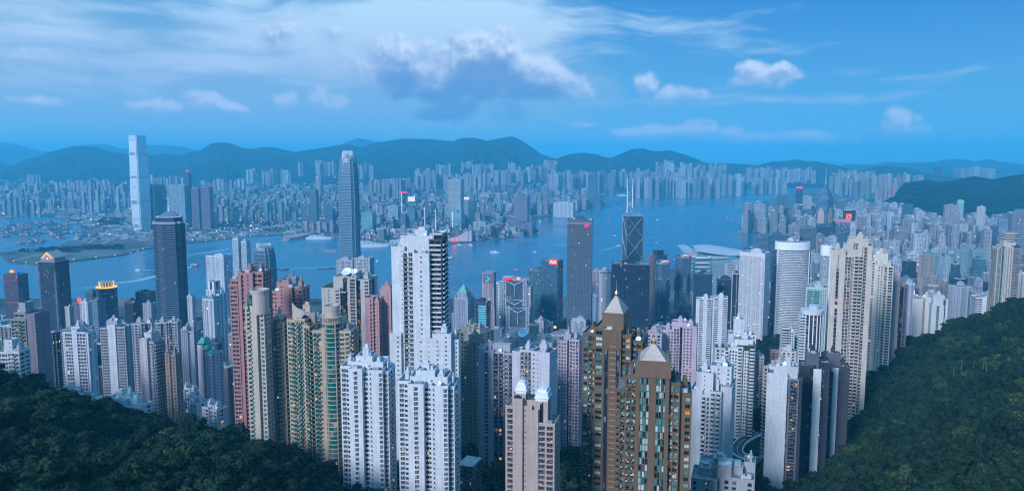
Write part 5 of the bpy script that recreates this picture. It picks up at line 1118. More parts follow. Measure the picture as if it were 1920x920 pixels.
b.part('round_sign', MB().bar((-b.w * .18, -b.d * .3, b.H + 6), (-b.w * .18, -b.d * .3 + 1, b.H + 6), 5.5, 5.5, 20), glow('red_disc', srgb(255, 60, 20), 1.6))
tower('office_tower', 'dark ribbed block just left of the gold-crowned tower', OFF, 160, 183, 549, 1600, -14, .9, (.10, .12, .16), 'curtain_dark', 2, 3.6, edge=6, edgecol=(.14, .15, .2))
tower('apartment_tower', 'white slender slab tower in front of dark office blocks', APT, 150, 171, 567, 1150, -10, .7, (.58, .60, .64), 'far', 3, 2.9, edge=2)
tower('office_tower', 'blue-grey banded glass block beside the white slender slab', OFF, 170, 198, 563, 1250, -24, 1.0, (.12, .18, .25), 'curtain_band', 2, 3.6)
tower('apartment_tower', 'beige narrow tower right of the black gabled tower', APT, 121, 138, 576, 1250, -16, .9, (.46, .42, .40), 'far', 3, 2.9)
tower('office_tower', 'black cube-like block behind grey slab towers', OFF, 233, 262, 568, 1350, -16, .9, (.03, .04, .06), 'curtain_dark', 2, 3.8, clutter=4)
tower('office_tower', 'wide black block with hatched roof screen left of the masted blue tower', OFF, 254, 291, 548, 1550, -10, .7, (.04, .055, .08), 'curtain_dark', 2, 3.8, edge=10, edgecol=(.2, .2, .26))
tower('apartment_tower', 'grey twin-column tower in front of wide black block', APT, 267, 292, 570, 1200, -10, .8, (.34, .34, .38), 'far', 3, 2.9)
tower('apartment_tower', 'pale slender tower right of the masted blue tower', APT, 350, 366, 556, 1300, -10, .9, (.46, .46, .5), 'far', 3, 2.9)
b = tower('office_tower', 'white ribbed tower with flat top left of the twin pale towers', OFF, 386, 434, 480, 1650, -14, .7, (.54, .60, .66), 'far', 2.4, 3.6, edge=8, edgecol=(.58, .62, .68))
for i, (pl, p2, tp) in enumerate(((436, 454, 448), (452, 469, 453))): tower('office_tower', ('taller' if i == 0 else 'lower') + ' of two pale blue slabs beside the claw-crowned short tower', OFF, pl, p2, tp, 1850, -14, 1.3, (.42, .54, .62), 'curtain', 1.8, 3.8, group='twin pale blue slab towers', edge=3, edgecol=(.6, .64, .7))
b = Bld('apartment_tower', 'ornate white tower with arched rooftop gables', APT, 386, 424, 528, 1150, -18, .9, fl=3, col=(.60, .61, .66)); blocks(b, [(.0, .7, 0, 1, 545, dict(F='oo#oo', Rr='o#o', clutter=1)), (.12, .6, .1, .8, 529, dict(F='#g#')), (.7, 1, .1, 1, 552, dict(F='oo', Rr='oo', clutter=2))]); b.finish()
b = tower('apartment_tower', 'white tower with blue flat cornice below the ornate white tower', APT, 380, 411, 562, 1000, -14, .8, (.46, .50, .56), 'far', 3, 3, edge=3, edgecol=(.58, .6, .66)); b.part('blue_cornice', MB().box(-b.w * .54, b.w * .54, -b.d * .54, b.d * .54, b.H + 1.5, b.H + 3.5), 'tile', (.16, .26, .40))
b = tower('hotel_tower', 'curved-ended pale hotel block at the foot of the tallest harbourside tower', 'hotel', 631, 668, 488, 1820, -6, .8, (.42, .42, .48), 'far_band', 3, 3.3, edge=4, edgecol=(.46, .44, .5), clutter=5)
b = tower('hotel_tower', 'banded pale hotel block with roof boxes right of the curved-ended block', 'hotel', 664, 701, 485, 1800, -10, .8, (.40, .40, .46), 'far_band', 3, 3.3, edge=5, edgecol=(.5, .48, .54), clutter=5)
b = tower('office_tower', 'small grey office block with white roof tanks above the pink towers', OFF, 528, 566, 521, 1500, -14, .8, (.40, .40, .46), 'far_band', 3, 3.6, clutter=5)
# --- green pyramid, striped, stepped towers
b = tower('office_tower', 'grey stone tower with green copper pyramid roof and spire', OFF, 851, 889, 560, 1350, -22, 1, (.30, .32, .40), 'far', 2.2, 3.6, edge=7, edgecol=(.36, .36, .44), plant=False)
w, d, H = b.w / 2, b.d / 2, b.H; b.part('upper_storey', MB(2, 3.6).box(-w * .7, w * .7, -d * .7, d * .7, H + .3, b.z(549)), 'far', (.36, .36, .42)); P4 = [(-w * .62, -d * .62), (w * .62, -d * .62), (w * .62, d * .62), (-w * .62, d * .62)]
b.part('pyramid_roof', MB().prism(P4, b.z(549) + .01, b.z(534), [(x * .05, y * .05) for x, y in P4]), 'copper'); b.part('spire', MB().bar((0, 0, b.z(535)), (0, 0, b.z(518)), .5, .1), 'metal')
for sx in (-1, 1):
    for sy in (-1, 1): b.part('corner_turret', MB().prism(circle(sx * w * .82, sy * d * .82, w * .14, 8), H, H + 6, circle(sx * w * .82, sy * d * .82, w * .02, 8)), 'copper')
b = tower('office_tower', 'black tower with bright cyan glass face and lit floor', OFF, 892, 920, 568, 1150, -18, 1, (.03, .05, .08), 'curtain_dark', 2, 3.6, clutter=3)
b.part('cyan_glazing', MB(2, 3.6).box(-b.w * .25, b.w * .45, -b.d * .5 - .6, -b.d * .5 - .02, 4, b.H - 3), 'curtain_band', (.10, .42, .52)); b.part('lit_floor', MB().box(-b.w * .2, b.w * .4, -b.d * .5 - .8, -b.d * .5 - .61, b.H * .42, b.H * .42 + 2.4), 'g_warm')
b = tower('office_tower', 'stepped pinkish bank tower with green and blue knot logo', OFF, 904, 930, 512, 1520, -12, 1, (.38, .30, .36), 'far', 2.2, 3.6, plant=False); w, d, H = b.w / 2, b.d / 2, b.H
for i, (r0, k) in enumerate(((540, 1.12), (575, 1.26))): b.part('setback', MB(2.2, 3.6).box(-w * .9, w * k, -d * k, d * k, 0, b.z(r0)), 'far', (.36, .30, .36))
b.part('sign_panel', MB().box(-w * .85, w * .85, -d - .7, -d - .1, H - 19, H - 1), 'tile', (.16, .14, .24))
for (p, q_, mt_) in (((-.35, 3), (.35, 8), 'g_green'), ((.35, 8), (-.1, 14), 'g_green'), ((.35, 6), (-.35, 11), 'g_blue'), ((-.35, 11), (.1, 17), 'g_blue')): b.part('knot_logo', MB().bar((p[0] * w, -d - 1.1, H - 20 + p[1]), (q_[0] * w, -d - 1.1, H - 20 + q_[1]), 1.1), mt_)
# --- the exposed-frame bank
b = Bld('bank_tower', 'grey bank headquarters with exposed steel masts and coat-hanger trusses', OFF, 927, 1001, 528, 1450, -14, .62, fl=3.9, col=(.40, .45, .52)); w, d, H = b.w / 2, b.d / 2, b.H
def frame_bay(y0, y1, z1, x0, x1):
    b.part('glazing', MB(2, 3.9).box(x0 + 3, x1 - 3, y0 + 1.5, y1, 0, z1), 'curtain_dark', (.08, .13, .19))
    for xs in (x0, x1):
        m_ = MB()
        for dx_ in (0, 5.5):
            x = xs + (dx_ if xs == x0 else -dx_); m_.box(x - .7, x + .7, y0 - .7, y0 + .7, 0, z1 + 4)
        zz = 6
        while zz < z1 + 3: a, c_ = (xs, xs + 5.5) if xs == x0 else (xs - 5.5, xs); m_.box(a, c_, y0 - .5, y0 + .5, zz, zz + 1.3); zz += 3.9
        b.part('mast_frame', m_, 'tile', (.46, .50, .56))
    for k in (0, 1, 2, 3):
        zt_ = z1 - k * 38
        if zt_ < 20: break
        m_ = MB(); xm = (x0 + x1) / 2; m_.bar((x0 + 5, y0 - .8, zt_), (xm, y0 - .8, zt_ - 9), .8).bar((x1 - 5, y0 - .8, zt_), (xm, y0 - .8, zt_ - 9), .8).bar((x0 - 2, y0 - .8, zt_ - 9), (x0 + 1, y0 - .8, zt_), .8).bar((x1 + 2, y0 - .8, zt_ - 9), (x1 - 1, y0 - .8, zt_), .8).bar((xm, y0 - .8, zt_ - 9), (xm, y0 - .8, zt_ - 32), .5).bar((x0 + 3, y0 - .75, zt_ + .6), (x1 - 3, y0 - .75, zt_ + .6), .5)
        b.part('truss', m_, 'tile', (.50, .55, .62))
frame_bay(-d * .2, d, b.z(528), -w * .62, w * .72); frame_bay(-d, -d * .21, b.z(577), -w * .30, w * 1.0)
b.part('service_tower', MB(2, 3.9).box(-w, -w * .66, -d * .3, d * .8, 0, b.z(533)), 'far_band', (.44, .47, .54)); b.part('service_tower', MB(2, 3.9).box(w * .74, w * .98, -d * .1, d * .8, 0, b.z(540)), 'far_band', (.38, .41, .48))
m_ = MB()
for i in range(7): x = -w * .3 + i * w * .17; m_.bar((x, -d * .15, H - 2), (x + 5, -d * .15, H + 9), .5); m_.bar((x + 10, -d * .15, H - 2), (x + 5, -d * .15, H + 9), .5)
b.part('maintenance_crane', m_, 'metal'); hs = b.part('round_red_sign', MB().prism(circle(-w * .35, 0, 10, 22), H + 1, H + 5.5, bottom=True), 'g_red')
sgn = sign(b, 9, 5, 'g_white', w * .28, -d * .3, H + 4, 'sign_panel')
for sx in (-1, 1): f_ = MB(); f_.face([(w * .28, -d * .3 - .45, H + 4), (w * .28 + sx * 4.5, -d * .3 - .45, H + 4 + 2.4), (w * .28 + sx * 4.5, -d * .3 - .45, H + 4 - 2.4)][::sx]); f_.build('red_triangle', M['g_red'], sgn)
b.part('helipad', MB().prism(circle(-w * .35, 0, 11, 22), H + 5.51, H + 6.3, bottom=True), 'tile', (.5, .5, .52))
# --- blue glass pair and red-signed tower
tower('office_tower', 'blue-green glass tower left of the tower with red rooftop sign', OFF, 989, 1024, 508, 1600, -22, .9, (.06, .16, .22), 'curtain_dark', 1.8, 3.8, clutter=6)
b = tower('office_tower', 'blue glass tower with glowing red rooftop sign and roof fins', OFF, 1014, 1056, 490, 1560, -24, .9, (.05, .15, .24), 'curtain_dark', 1.8, 3.8, plant=False); w, d, H = b.w / 2, b.d / 2, b.H
sg = b.part('red_sign', MB().box(w * .0, w * .98, -d - 1.0, -d - .4, H - 6, H + 4.5), 'g_red'); text_part('AIA', 9.5, M['g_white'], sg, (w * .49, -d - 1.1, H - .8), (math.pi / 2, 0, 0), .1, 'lettering', .25)
m_ = MB()
for i in range(9): m_.bar((w * .1 + i * w * .1, -d * .6 + i, H + 2), (w * .0 + i * w * .1, -d * .5 + i, H + 14), .35)
b.part('roof_fins', m_, 'metal'); b.part('lit_floor', MB().box(-w * .2, w * .9, -d - .5, -d - .02, b.z(614), b.z(610)), 'g_warm')
tower('office_tower', 'old grey stepped stone bank between the frame-fronted bank and blue glass', OFF, 1003, 1024, 602, 1380, -20, 1, (.36, .34, .38), 'far', 2.2, 3.6, edge=5, edgecol=(.40, .38, .42), clutter=2)
# --- large square dark grid tower
b = tower('office_tower', 'square dark gridded glass tower with framed roof edge and red logo', OFF, 1064, 1112, 414, 1400, -8, .95, (.07, .10, .14), 'grid_dark', 2.6, 4.0, clutter=8, plant=False); w, d, H = b.w / 2, b.d / 2, b.H
b.part('roof_edge', MB().box(-w - .4, w + .4, -d - .4, d + .4, H - 6, H - 3), 'tile', (.2, .22, .28))
lg = b.part('red_logo', MB().bar((w * .52, -d - .9, H - 9), (w * .52, -d - .2, H - 9), 3.0, 3.0, 14), glow('magenta_sign', srgb(255, 20, 110), 1.1)); MB().box(w * .5, w * .5 + 7, -d - .9, -d - .3, H - 10.5, H - 7.5).build('logo_bar', bpy.data.materials['magenta_sign'], lg)
tower('office_tower', 'purple-grey slab behind the square dark gridded tower', OFF, 1110, 1126, 508, 1700, -10, 1.2, (.34, .30, .38), 'far', 2.4, 3.6)
b = tower('office_tower', 'white fine-gridded tower with navy roof stripe beside the black glass box', OFF, 1124, 1148, 508, 1560, -16, 1, (.60, .62, .68), 'far', 1.8, 3.6, edge=7, edgecol=(.62, .64, .7), clutter=3); b.part('navy_band', MB().box(-b.w * .52, b.w * .52, -b.d * .52, b.d * .52, b.H - 5, b.H - 2), 'tile', (.04, .07, .2))
tower('office_tower', 'small blue banded block below the white fine-gridded tower', OFF, 1108, 1120, 552, 1400, -10, 1, (.2, .34, .46), 'far_band', 2.4, 3.6)
# --- triangular prism tower with crossed bracing and twin masts
b = Bld('bank_tower', 'dark triangular-faceted tower with white crossed bracing and twin masts', OFF, 1168, 1206, 405, 1600, 8, .95, fl=4, col=(.05, .12, .18)); w, d, H = b.w / 2, b.d / 2, b.H
zr = b.z(388); m_ = MB(2, 4); m_.box(-w, w, -d, d, 0, H); b.part('facade', m_, 'curtain_dark', (.04, .10, .15))
t_ = MB(2, 4); t_.face([(-w, -d, H + .01), (w, -d, H + .01), (w * .0 - w * .3, d * .1, zr)]); t_.face([(w, -d, H + .01), (w, d, H + .01), (-w * .3, d * .1, zr)]); t_.face([(w, d, H + .01), (-w, d, H + .01), (-w * .3, d * .1, zr)]); t_.face([(-w, d, H + .01), (-w, -d, H + .01), (-w * .3, d * .1, zr)]); b.part('sloping_glass_roof', t_, 'curtain', (.10, .26, .40))
x_ = MB(); seg = 2 * w * 1.32; zz = H - 2
corners = [((-w, -d), (w, -d)), ((w, -d), (w, d)), ((-w, d), (-w, -d))]
for (a, c_) in corners:
    zz = H
    while zz > 15:
        zl = max(zz - seg * 1.0, 4); x_.bar((a[0] * 1.01, a[1] * 1.02, zz), (c_[0] * 1.01, c_[1] * 1.02, zl), .55); x_.bar((c_[0] * 1.01, c_[1] * 1.02, zz), (a[0] * 1.01, a[1] * 1.02, zl), .55); zz = zl
    x_.bar((a[0] * 1.01, a[1] * 1.02, 2), (a[0] * 1.01, a[1] * 1.02, H), .8); x_.bar((a[0] * 1.01, a[1] * 1.02, H), (c_[0] * 1.01, c_[1] * 1.02, H), .5)
    x_.bar((c_[0] * 1.01, c_[1] * 1.02, 2), (c_[0] * 1.01, c_[1] * 1.02, H), .8); x_.bar((a[0] * 1.01, a[1] * 1.01, H), (-w * .3, d * .1, zr), .7); x_.bar((c_[0] * 1.01, c_[1] * 1.01, H), (-w * .3, d * .1, zr), .7)
b.part('cross_bracing', x_, 'metal')
k = MB()
for x, tp in ((-w * .72, 333), (-w * .05, 334)): k.bar((x, d * .1, H + 3), (x, d * .1, b.z(356)), 1.1, .8, 6).bar((x, d * .1, b.z(356)), (x, d * .1, b.z(tp)), .8, .35, 6)
k.bar((-w * .72, d * .1, zr - 2), (-w * .05, d * .1, zr + 11), .4).bar((-w * .05, d * .1, zr - 2), (-w * .72, d * .1, zr + 11), .4); b.part('masts', k, 'white')
b = tower('office_tower', 'black glass box tower with antennas on its flat roof', OFF, 1147, 1219, 496, 1400, -10, .55, (.012, .03, .07), 'curtain_dark', 2.4, 3.9, plant=False, clutter=12, edgecol=(.06, .10, .16))
for i in range(6): x = -b.w * .4 + i * b.w * .13; b.part('antenna', MB().bar((x, 0, b.H), (x, 0, b.H + 5 + i % 3 * 2), .25, .1), 'metal')
b = tower('office_tower', 'pinkish brown square tower with black screen on its roof', OFF, 1215, 1251, 480, 1750, -12, .9, (.34, .26, .28), 'far', 2.2, 3.6, edge=7, edgecol=(.38, .28, .30), plant=False); b.part('roof_screen', MB().box(-b.w * .26, b.w * .32, -b.d * .3, -b.d * .26, b.H, b.H + 13), 'grid_dark', (.1, .12, .16))
# --- faceted twins
def faceted(pl, p2, top, Y, label):
    b = Bld('office_tower', label, OFF, pl, p2, top, Y, 10, 1.0, 'faceted blue glass twin towers', fl=3.9, col=(.07, .15, .24)); w, H = b.w / 2, b.H
    def og(r, e=0.): return [(r * 1.0 * math.cos(math.pi / 8 + i * math.pi / 4), r * math.sin(math.pi / 8 + i * math.pi / 4)) for i in range(8)]
    b.part('facade', MB(1.8, 3.9).prism(og(w * .92), 0, H - 6), 'curtain', (.06, .13, .22)); rg = b.rng; n_ = 0
    for zf in (.14, .36, .58, .80):
        for i in range(0, 8, 2):
            a = i * math.pi / 4 + (0 if int(zf * 100) % 4 else math.pi / 4); cx, cy = w * .78 * math.cos(a), w * .78 * math.sin(a)
            P = [(cx + w * .34 * math.cos(a + t), cy + w * .34 * math.sin(a + t)) for t in np.linspace(0, 2 * math.pi, 7)[:-1]]
            b.part('projecting_bay', MB(1.8, 3.9).prism(P, H * zf, H * (zf + .15) + (i % 4) * 3, bottom=True), 'curtain', (.08, .17, .27))
            b.part('bay_rim', MB().prism([(x * 1.015, y * 1.015) for x, y in P], H * zf - 1.1, H * zf - .01, bottom=True), 'tile', (.28, .36, .44))
    b.part('roof_tier', MB(2, 4).prism(og(w * .78), H - 6, H), 'curtain_dark', (.07, .12, .18)); b.part('roof_edge', MB().prism(og(w * .96), H - 7, H - 5.8, bottom=True), 'tile', (.36, .42, .5))
    sg = b.part('sign_panel', MB().box(-w * .55, w * .55, -w * .80, -w * .76, H - 5.6, H + 1.4), 'tile', (.05, .08, .12)); text_part('LIPPO', 7, M['g_white'], sg, (-w * .08, -w * .80 - .12, H - 2), (math.pi / 2, 0, 0), .1, 'lettering', .15); MB().bar((w * .47, -w * .84, H - 1.5), (w * .47, -w * .81, H - 1.5), 2.6, 2.6, 12).build('red_mark', M['g_red'], sg); return b
faceted(1226, 1261, 489, 1560, 'lower faceted blue glass tower with small lettered rooftop sign')
faceted(1262, 1301, 478, 1620, 'taller faceted blue glass tower with lettered rooftop sign')
b = tower('office_tower', 'curved glass tower with stacked white rims behind the taller faceted tower', OFF, 1297, 1336, 483, 1850, -6, .7, (.12, .26, .32), 'curtain', 2, 3.8, clutter=2)
for r0 in (483, 492, 500, 508): b.part('white_rim', MB().prism([(x, y * .9) for x, y in circle(0, 0, b.w * .56, 20)], b.z(r0) - 1.2, b.z(r0) + .8, bottom=True), 'white')
tower('office_tower', 'navy flat-roofed office block in front of the white-rimmed tower', OFF, 1301, 1336, 514, 1520, -10, .8, (.03, .07, .12), 'curtain_dark', 2, 3.8, clutter=5)
tower('office_tower', 'navy office block with pale roof left of the narrow dark slab', OFF, 1344, 1373, 524, 1600, -10, .8, (.03, .06, .11), 'curtain_dark', 2, 3.8, clutter=3)
tower('office_tower', 'narrow dark slab with white top edge beside the white ribbed tower', OFF, 1373, 1390, 513, 1540, -14, 1.2, (.025, .04, .07), 'curtain_dark', 2, 3.8, edge=2, edgecol=(.45, .48, .52))
tower('office_tower', 'small blue banded block between two navy offices', OFF, 1334, 1346, 521, 1700, -10, 1, (.2, .34, .44), 'far_band', 2, 3.8)
b = tower('office_tower', 'white deep-ribbed office tower of small square windows', OFF, 1388, 1444, 475, 1450, -34, .7, (.56, .57, .62), 'far_band', 1.7, 3.5, plant=False, clutter=10, edge=14, edgecol=(.60, .61, .66)); slabs(b, -b.w / 2, b.w / 2, -b.d / 2, b.d / 2, 4, b.H - 5, (.60, .61, .66), 3.5, .3, .4); b.part('top_wall', MB().box(-b.w / 2 - .6, b.w / 2 + .6, -b.d / 2 - .6, b.d / 2 + .6, b.H - 5, b.H - .8), 'tile', (.60, .61, .66))
b = Bld('hotel_tower', 'broad white curved tower with horizontal bands and smooth parapet drum', 'hotel', 1447, 1527, 458, 1500, 0, .62, fl=3.3, col=(.66, .67, .72)); w, d, H = b.w / 2, b.d / 2, b.H
def oval(k, z=0): return circle(0, 0, w * k, 36, ry=d * k)
b.part('glazing', MB(3, 3.3).prism(oval(.93), 0, H - 6), 'glass'); m_ = MB(); k = 0
while H - 16 - k * 3.3 > 5: zz = H - 16 - k * 3.3; m_.prism(oval(.965), zz, zz + 1.75, bottom=True); k += 1
b.part('floor_band', m_, 'tile', (.68, .69, .74)); b.part('parapet_drum', MB().prism(oval(1.0), H - 12, H + 3.5, bottom=True), 'white'); b.part('roof', MB().prism(oval(.9), H + 3.51, H + 3.8), 'roof'); 
for a in (-2.75, -.4): b.part('vertical_fin', MB().bar((w * .97 * math.cos(a), d * .97 * math.sin(a), 0), (w * .97 * math.cos(a), d * .97 * math.sin(a), H - 12), 1.2), 'white')
b.part('side_core', MB(3, 3.3).box(w * .7, w * 1.0, -d * .3, d * .8, 0, H - 13), 'curtain_dark', (.05, .1, .16)); b.part('side_core', MB(3, 3.3).box(-w * 1.0, -w * .7, -d * .2, d * .8, 0, H - 13), 'curtain_dark', (.05, .1, .16)); b.clutter(-w * .5, w * .3, -d * .4, d * .4, H + 3.8, 5)
b = Bld('hotel_tower', 'slim white banded round tower left of the tall beige tower', 'hotel', 1535, 1567, 462, 1350, 0, 1, fl=3.3, col=(.62, .64, .70)); w, d, H = b.w / 2, b.d / 2, b.H
b.part('glazing', MB(2, 3.3).prism(circle(0, 0, w * .93, 12), 0, H - 6), 'glass'); m_ = MB(); k = 0
while H - 18 - k * 3.3 > 5: zz = H - 18 - k * 3.3; m_.prism(circle(0, 0, w * .97, 12), zz, zz + 1.6, bottom=True); k += 1
b.part('floor_band', m_, 'tile', (.60, .63, .70)); b.part('crown_drum', MB().prism(circle(0, 0, w, 12), H - 16, H + 1, bottom=True), 'white'); b.part('pilasters', MB().box(w * .1, w * .5, -w * 1.02, -w * .8, 0, H - 16), 'white'); b.part('roof_gear', MB().prism(circle(0, 0, w * .5, 10), H + 1, H + 4), 'metal')
b = tower('office_tower', 'white and green gridded office block below the broad white curved tower', OFF, 1512, 1551, 540, 1250, -20, .9, (.42, .50, .50), 'far', 3, 3.6, clutter=4, edge=3, edgecol=(.5, .56, .56)); b.part('green_glazing', MB(2, 3.6).box(-b.w * .46, b.w * .2, -b.d * .5 - .5, -b.d * .5 - .02, 4, b.H - 4), 'curtain_band', (.06, .26, .22))
for (pl, p2, tp, lab) in ((1306, 1334, 560, 'left white banded apartment slab beside dark slab towers'), (1333, 1364, 558, 'right white banded apartment slab with roof tanks')):
    b = Bld('apartment_tower', lab, APT, pl, p2, tp, 1150, -14, .8, 'white banded twin slabs', fl=3, col=(.60, .61, .66)); blocks(b, [(0, .2, 0, 1, tp + 2, dict(F='#', L='==', sp=.5)), (.2, 1, 0.05, .95, tp + 1, dict(F='=#=', Rr='#o#', sp=.5, clutter=3))]); b.finish()
# --- convention centre: low winged roofs on the water
b = thing('convention_centre', 'sweeping white winged-roof hall on the waterfront', 'convention hall', (*flat(1335, 490, 3)[:2], 3))
bx_, by_ = b.location.x, b.location.y; s_ = by_ / F_PX
def wing(pts_l, rows, thick=1.2, lift=0.0, name='winged_roof'):
    """a swept roof: rows of (x px, row) edges front and back"""
    V = []; m_ = MB(); n_ = len(pts_l)
    for i in range(n_ - 1):
        (xa, fa, ba), (xb, fb, bb) = pts_l[i], pts_l[i + 1]; K = 5
        def P(x, f, r, j): t = j / K; z = f + (r - f) * t + lift * math.sin(math.pi * t); return ((x - 1335) * s_, -35 + 110 * t, z)
        for j in range(K): m_.face([P(xa, fa, ba, j), P(xb, fb, bb, j), P(xb, fb, bb, j + 1), P(xa, fa, ba, j + 1)]); m_.face([tuple(Vector(p) - Vector((0, 0, thick))) for p in (P(xa, fa, ba, j + 1), P(xb, fb, bb, j + 1), P(xb, fb, bb, j), P(xa, fa, ba, j))])
        m_.face([tuple(Vector(P(xa, fa, ba, 0)) - Vector((0, 0, thick))), tuple(Vector(P(xb, fb, bb, 0)) - Vector((0, 0, thick))), P(xb, fb, bb, 0), P(xa, fa, ba, 0)])
    o = link(name, m_.mesh(name, M['tile']), b); o.color = (.46, .48, .54, 1)
wing([(1273, 44, 46), (1281, 34, 54), (1292, 24, 54), (1304, 16, 46), (1318, 13, 40), (1334, 15, 37), (1350, 18, 34), (1360, 20, 32)], 0, lift=9)
wing([(1300, 44, 48), (1318, 38, 54), (1336, 33, 54), (1354, 29, 50), (1372, 28, 44), (1386, 29, 38), (1394, 31, 35)], 0, lift=7)
MB(4, 6).box(-110, 95, -28, 70, 0, 14).build('glass_hall', M['curtain'], b, (.16, .30, .38)); MB().box(-125, 108, -46, 84, -3, 1.5).build('podium', M['conc'], b, (.4, .4, .42))
b = tower('exhibition_hall', 'grey striped long exhibition block in front of the winged hall', 'exhibition hall', 1352, 1400, 494, 2250, -4, .8, (.42, .44, .48), 'far_band', 6, 5)
tower('exhibition_hall', 'low glass hall beside the winged roofs', 'exhibition hall', 1333, 1353, 492, 2300, -4, .8, (.2, .36, .42), 'curtain', 4, 5)
# construction lot with tower cranes
for i, (px, py) in enumerate(((1342, 512), (1352, 508), (1366, 514))):
    p = at(px, py, 1950); g_ = 3.2; t = thing('tower_crane', ('red tower crane on the harbour building site, ' + ('leftmost', 'middle', 'rightmost')[i] + ' of three'), 'crane', (p.x, p.y, g_), .5 + i, 'red tower cranes on the building site')
    h = 34 + 5 * i; mt_ = simple('crane_red', (.42, .10, .06)) if i == 0 else bpy.data.materials['crane_red']
    MB().bar((0, 0, 0), (0, 0, h), .9).build('mast', mt_, t); MB().bar((-9, 0, h), (30, 0, h), .6).bar((0, 0, h), (0, 0, h + 7), .5).bar((0, 0, h + 7), (22, 0, h + .5), .15).build('jib', mt_, t); MB().box(-9, -6, -1, 1, h - 2.5, h - .5).build('counterweight', M['dark_metal'], t)
# --- spired tower on the right
b = Bld('office_tower', 'blue tower with glass pyramid top, gold inset panels and needle mast', OFF, 1529, 1565, 371, 2800, 40, 1.0, fl=4, col=(.10, .22, .30)); w, H = b.w / 2, b.H
def tri(r): return [(r * math.cos(a), r * math.sin(a)) for a in [math.radians(q_) for q_ in (-100, -80, 20, 40, 140, 160)]]
def sq(r): k = .8; return [(-r * k, -r), (r * k, -r), (r, -r * k), (r, r * k), (r * k, r), (-r * k, r), (-r, r * k), (-r, -r * k)]
b.part('facade', MB(2, 4).prism(sq(w * .96), 0, H), 'curtain_band', (.04, .13, .20)); m_ = MB(2, 4); zz = H; r = w * .84
for i in range(5): m_.prism(sq(r), zz, zz + 4.4, sq(r * .97)); zz += 4.5; r *= .95
b.part('stepped_crown', m_, 'curtain_band', (.06, .15, .22)); za = zz; P = sq(r); b.part('glass_pyramid', MB(3, 4).prism(P, za, b.z(346), [(x * .05, y * .05) for x, y in P]), 'curtain', (.07, .14, .20))
b.part('mast', MB().bar((0, 0, b.z(347)), (0, 0, b.z(334)), 1.8, 1.2, 8).bar((0, 0, b.z(334)), (0, 0, b.z(314)), .8, .25, 6), 'tile', (.60, .40, .40))
for (fx, side) in ((-.3, 0), (.5, 1)):
    for k_, (xx, hh) in enumerate(((0, 0), (5, -6), (-5, -6), (9, -14), (-9, -14))):
        if side == 0: b.part('gold_panel', MB(2, 4).box(xx - 2.4, xx + 2.4, -w - .6, -w * .955, b.z(419), b.z(389) + hh), 'tile', (.52, .36, .28))
        else: b.part('gold_panel', MB(2, 4).box(-w - .6, -w * .955, xx - 2.4, xx + 2.4, b.z(419), b.z(389) + hh), 'tile', (.52, .36, .28))
tower('office_tower', 'wide dark teal office slab in front of the needle-mast tower', OFF, 1530, 1562, 424, 2350, -12, .8, (.03, .09, .14), 'curtain_dark', 2, 3.8)
b = tower('office_tower', 'pink-crowned dark tower right of the needle-mast tower', OFF, 1566, 1595, 413, 2350, -24, .8, (.06, .14, .22), 'curtain_dark', 2, 3.8); b.part('pink_cornice', MB().box(-b.w * .52, b.w * .52, -b.d * .52, b.d * .52, b.H - 5, b.H + 2), 'tile', (.58, .22, .32))
m_ = MB()
for i in range(9): x = -b.w * .45 + i * b.w * .11; m_.box(x, x + 1.4, -b.d * .52, -b.d * .5, b.H - 10 - (i % 3) * 5, b.H - 5.1)
b.part('pink_drops', m_, 'tile', (.58, .22, .32))
b = tower('office_tower', 'black-headed white tower with orange square emblem', OFF, 1580, 1604, 396, 2550, -24, .9, (.46, .48, .54), 'far_band', 2, 3.8, edge=2); b.part('black_head', MB().box(-b.w * .47, b.w * .53, -b.d * .53, b.d * .5, b.z(414), b.H + 1.6), 'tile', (.015, .02, .05)); b.part('square_emblem', MB().box(-b.w * .22, b.w * .22, -b.d * .53 - .8, -b.d * .53 - .1, b.z(411), b.z(401)), 'g_orange'); b.part('emblem_stroke', MB().bar((-b.w * .14, -b.d * .53 - 1.1, b.z(403)), (b.w * .14, -b.d * .53 - 1.1, b.z(409)), 1.6), 'dark_metal')
